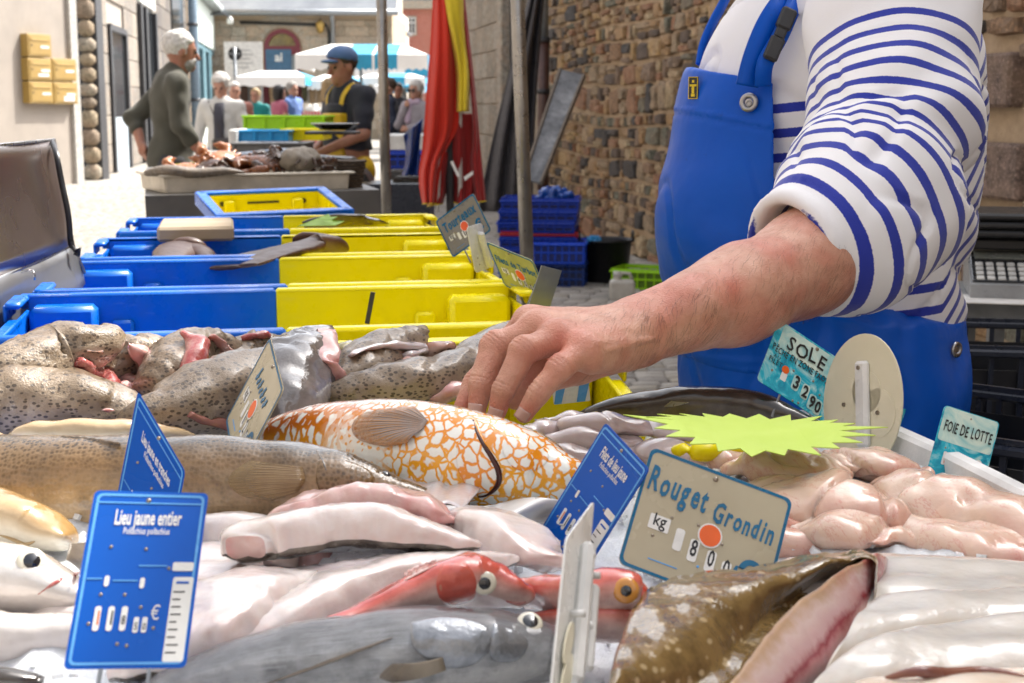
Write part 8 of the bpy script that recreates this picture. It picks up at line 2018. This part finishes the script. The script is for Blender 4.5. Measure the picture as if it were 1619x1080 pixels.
# ---- slices at the right
SG = 'thick white fish slices at the right edge'
def slab(label, top, bot, z0, th, mat, dome=.010, seam=None, seed=1, group=SG, name='fish_slice', zb=0.0):
    """broad slice: outline between two edge curves, softly domed, with real thickness"""
    T_ = catmull(top, 64); B_ = catmull(bot, 64); nv = 22; w_ = nv+1; vs = []; uvl = []
    for i in range(64):
        e = min(1, i/5, (63-i)/5)**.5
        for j in range(w_):
            s_ = j/nv; u = T_[i][0]*(1-s_)+B_[i][0]*s_; v = T_[i][1]*(1-s_)+B_[i][1]*s_; q = (1-abs(2*s_-1)**4)
            p = G(u, v, z0+zb*s_); z = dome*(q*e-1)*1.6 + .004*mnoise.noise(V((p.x*20, p.y*34, seed)))+.0007*mnoise.noise(V((p.x*60, p.y*60, seed)))
            vs.append(p+V((0, 0, z))); uvl.append((i/63*.25, s_))
    n0 = len(vs); vs += [v-V((0, 0, th)) for v in vs[:n0]]; fs = []
    for i in range(63):
        for j in range(nv): q = [i*w_+j, (i+1)*w_+j, (i+1)*w_+j+1, i*w_+j+1]; fs.append(q[::-1]); fs.append([x+n0 for x in q])
        for j in (0, nv): q = [i*w_+j, (i+1)*w_+j, (i+1)*w_+j+n0, i*w_+j+n0]; fs.append(q if j == 0 else q[::-1])
    for j in range(nv):
        for i in (0, 63): q = [i*w_+j, i*w_+j+1, i*w_+j+1+n0, i*w_+j+n0]; fs.append(q[::-1] if i == 0 else q)
    me = new_mesh(name, vs, fs, True); ul = me.uv_layers.new(name='uv'); ul.data.foreach_set('uv', np.array([uvl[l.vertex_index % n0] for l in me.loops], np.float32).ravel())
    o = link(name, me, mat); tag(o, label, 'fish slice', group); WM[o.name] = Matrix.Translation(o.location); return o
slab('uppermost broad white slice right of the livers', [(1200, 880), (1260, 862), (1400, 856), (1540, 862), (1720, 880)], [(1210, 930), (1300, 950), (1420, 955), (1560, 950), (1740, 960)], .972, .03, m_flat, .008, seed=1)
slab('broad white slice with a yellowish seam, right foreground', [(1372, 950), (1395, 922), (1470, 914), (1600, 910), (1740, 915)], [(1300, 1040), (1370, 1010), (1450, 990), (1600, 975), (1760, 985)], .985, .035, m_flat, .009, seed=3, zb=-.004)
slab('white slice bulging above the round steak at the right', [(1330, 1020), (1372, 996), (1448, 968), (1550, 950), (1740, 935)], [(1250, 1110), (1330, 1085), (1430, 1060), (1600, 1050), (1760, 1060)], .990, .04, m_flat, .009, seed=5, zb=-.006)
st_ = slab('round fish steak with a brownish centre in the bottom right corner', [(1270, 1110), (1352, 1044), (1430, 1024), (1530, 1017), (1740, 1018)], [(1260, 1210), (1350, 1200), (1450, 1190), (1600, 1190), (1760, 1190)], .988, .045, fleshmat('steak_flesh', (.76, .68, .58), (.72, .58, .46), (.52, .28, .18), sc=22), .012, seed=7)
gill_line(st_, [(1400, 1072), (1450, 1062), (1500, 1066), (1560, 1062), (1619, 1070)], .0002, .0030, basic('brown_flesh', (.25, .10, .06), (.12, .03, .03), rough=.3, coat=.4), 'brown_centre')

# ---- livers: smooth lobes that fold over each other
def lobe(label, pts, k_=.03, folds=.0085, h=.0032, mat=m_liver, cat='liver', name='monkfish_liver', group='pale monkfish livers heaped at the right', extra=()):
    C_ = []
    for (u, v, z, r) in pts: p = G(u, v, z); C_.append((p, r*1.12*p.y/FPX))
    def f(X):
        Xs = X.copy(); Xs[:, 2] = (X[:, 2]-C_[0][0].z)*1.65+C_[0][0].z; X = Xs
        d = None
        for i in range(len(C_)-1):
            (a, ra), (b, rb) = C_[i], C_[i+1]; e = cap(X, a, b, ra, rb); d = e if d is None else smin(d, e, k_)
        return d
    lo = [min(c[0][i]-c[1]*1.3-.01 for c in C_) for i in range(3)]; hi = [max(c[0][i]+c[1]*1.3+.01 for c in C_) for i in range(3)]
    me = surf(name, f, lo, hi, h, disp=lambda co, n: nz(co, 20, 4)*folds*1.3+nz(co, 48, 6)*folds*.35-folds*.9*np.clip(1-np.abs(nz(co*np.array([1, 1, .5], np.float32), 15, 8))/.10, 0, 1)); return tag(link(name, me, mat), label, cat, group)
lobe('liver lobe at the top left of the heap', [(1165, 745, .965, 26), (1230, 722, .985, 36), (1290, 728, .985, 40), (1330, 742, .975, 28)])
lobe('smooth liver lobe curling along the back of the heap', [(1290, 720, .975, 24), (1340, 728, .98, 30), (1400, 738, .975, 30), (1450, 758, .965, 22)])
lobe('large flat liver in the middle of the heap', [(1150, 800, .955, 40), (1240, 790, .965, 46), (1330, 800, .968, 48), (1400, 815, .965, 36)], .05)
lobe('long liver sloping to the right rear edge of the heap', [(1400, 785, .96, 34), (1470, 795, .965, 46), (1540, 815, .96, 48), (1610, 845, .955, 44), (1680, 880, .95, 36)], .05)
lobe('veined liver lobe above the beige sign corner', [(1270, 840, .955, 26), (1330, 838, .96, 32), (1390, 848, .958, 28), (1440, 860, .95, 18)], .03)
lobe('front liver reaching down to the white slices', [(1420, 835, .952, 36), (1500, 850, .955, 40), (1580, 868, .952, 36), (1650, 890, .945, 30)], .04)
lobe('liver lobe behind the beige Rouget Grondin sign', [(1090, 770, .95, 36), (1130, 820, .945, 44), (1200, 860, .94, 50), (1290, 870, .94, 40)], .05)
lobe('small pinkish liver tip at the left rear of the heap', [(1110, 730, .96, 18), (1150, 722, .97, 22), (1190, 726, .968, 20)], .02)
blood = []
# ---- squid / pale fillets behind the blue tilted sign
rq_ = random.Random(9)
sl = ['pale translucent squid strip near the yellow box corner', 'pale squid strip crossing behind the tilted blue sign', 'bulging white squid body behind the tilted blue sign', 'white squid strip left of the star card', 'pinkish squid body below the star card\'s left tip', 'pale squid strip above the wrasse head', 'long pale squid strip right of the wrasse head', 'thin squid strip closest to the hand']
for i, pts in enumerate([[(800, 690, .965, 14), (850, 678, .97, 22), (900, 672, .97, 20)], [(860, 700, .96, 18), (930, 690, .968, 24), (1000, 696, .966, 20)], [(900, 672, .975, 18), (960, 668, .98, 24), (1030, 680, .975, 20)], [(1000, 672, .975, 14), (1050, 680, .975, 20), (1100, 692, .97, 14)], [(990, 712, .955, 20), (1050, 715, .96, 26), (1110, 722, .955, 18)], [(840, 716, .95, 20), (900, 720, .955, 26), (960, 730, .95, 20)], [(900, 740, .945, 20), (960, 760, .945, 28), (1010, 790, .94, 20)], [(850, 664, .975, 8), (900, 656, .98, 13), (940, 660, .975, 9)]]):
    lobe(sl[i], pts, .02, .004, .003, m_squid, 'squid', 'squid', 'pale squid behind the tilted blue sign')
# dark fish and the yellow wrapper
dk = fish('dark_fish', 'long dark brown fish lying behind the star card in front of the apron', 'fish', [(915, 662, .965, 6, .01), (960, 652, .975, 18, .02), (1040, 642, .98, 26, .03), (1130, 640, .982, 28, .032), (1200, 648, .98, 26, .03), (1250, 662, .975, 20, .022), (1300, 675, .97, 6, .01)], m_darkf)
fin('side_fin', dk, [G(1090, 636, 1.0), G(1075, 640, .998)], [G(1062, 634, 1.006), G(1050, 643, 1.0)], basic('olive_fin', (.22, .19, .07), rough=.3, coat=.3), rays=5, bulge=.001)
lobe('crumpled yellow plastic wrapper under the star card', [(1070, 712, .975, 12), (1110, 708, .98, 14), (1160, 706, .978, 14), (1210, 708, .975, 8)], .015, .008, .003, m_cyel, 'wrapper', 'yellow_wrapper', None)
# ---- fish in the farther boxes
z_ = RIM-.012
m_dullb = fishmat('dull_brown_skin', (.05, .02, .012), (.085, .035, .02), (.12, .07, .045), .1, .5, .9, rough=.45, mott=.6, coat=.05)
fb = fish('flatfish', 'rounded brown fish tail showing in the fourth box at the left', 'fish', [(262, 418, z_, 6, .02), (280, 402, z_, 18, .05), (298, 396, z_, 17, .05), (320, 402, z_, 12, .03), (326, 406, z_, 3, .01)], m_dullb)
fb = fish('flatfish', 'dark brown flatfish lying across the middle of the fourth box', 'fish', [(355, 424, z_, 3, .03), (400, 408, z_, 8, .08), (450, 398, z_, 12, .10), (490, 394, z_, 14, .08), (510, 396, z_, 10, .05)], m_dullb)
fb2 = fish('flatfish', 'brown and cream flatfish head at the yellow half of the fourth box', 'fish', [(390, 420, z_+.005, 3, .02), (430, 406, z_+.01, 10, .05), (480, 396, z_+.01, 17, .06), (515, 392, z_+.012, 18, .05), (524, 396, z_, 8, .03)], fishmat('turbot_cream', (.06, .025, .015), (.13, .06, .03), (.30, .22, .14), .15, .4, .6, rough=.45, mott=.6, coat=.05))
fb3 = fish('dark_fish', 'dark fish lying in the farthest box beside the green paper', 'fish', [(480, 356, RIM-.02, 3, .02), (530, 350, RIM-.01, 6, .04), (580, 348, RIM-.01, 5, .03), (606, 351, RIM-.01, 2, .02)], m_darkf)
mb = MB(); a_ = [P(470, 358, 3.55), P(500, 346, 3.6), P(520, 338, 3.7), P(512, 344, 3.68), P(534, 343, 3.7), P(524, 348, 3.66), P(545, 350, 3.68), P(530, 357, 3.6)]
mb.prism(a_, V((0, 0, .001))); tag(mb.build('paper_leaf', basic('green_paper', (.20, .36, .03), rough=.6)), 'green paper leaf standing up in the farthest fish box', 'paper')
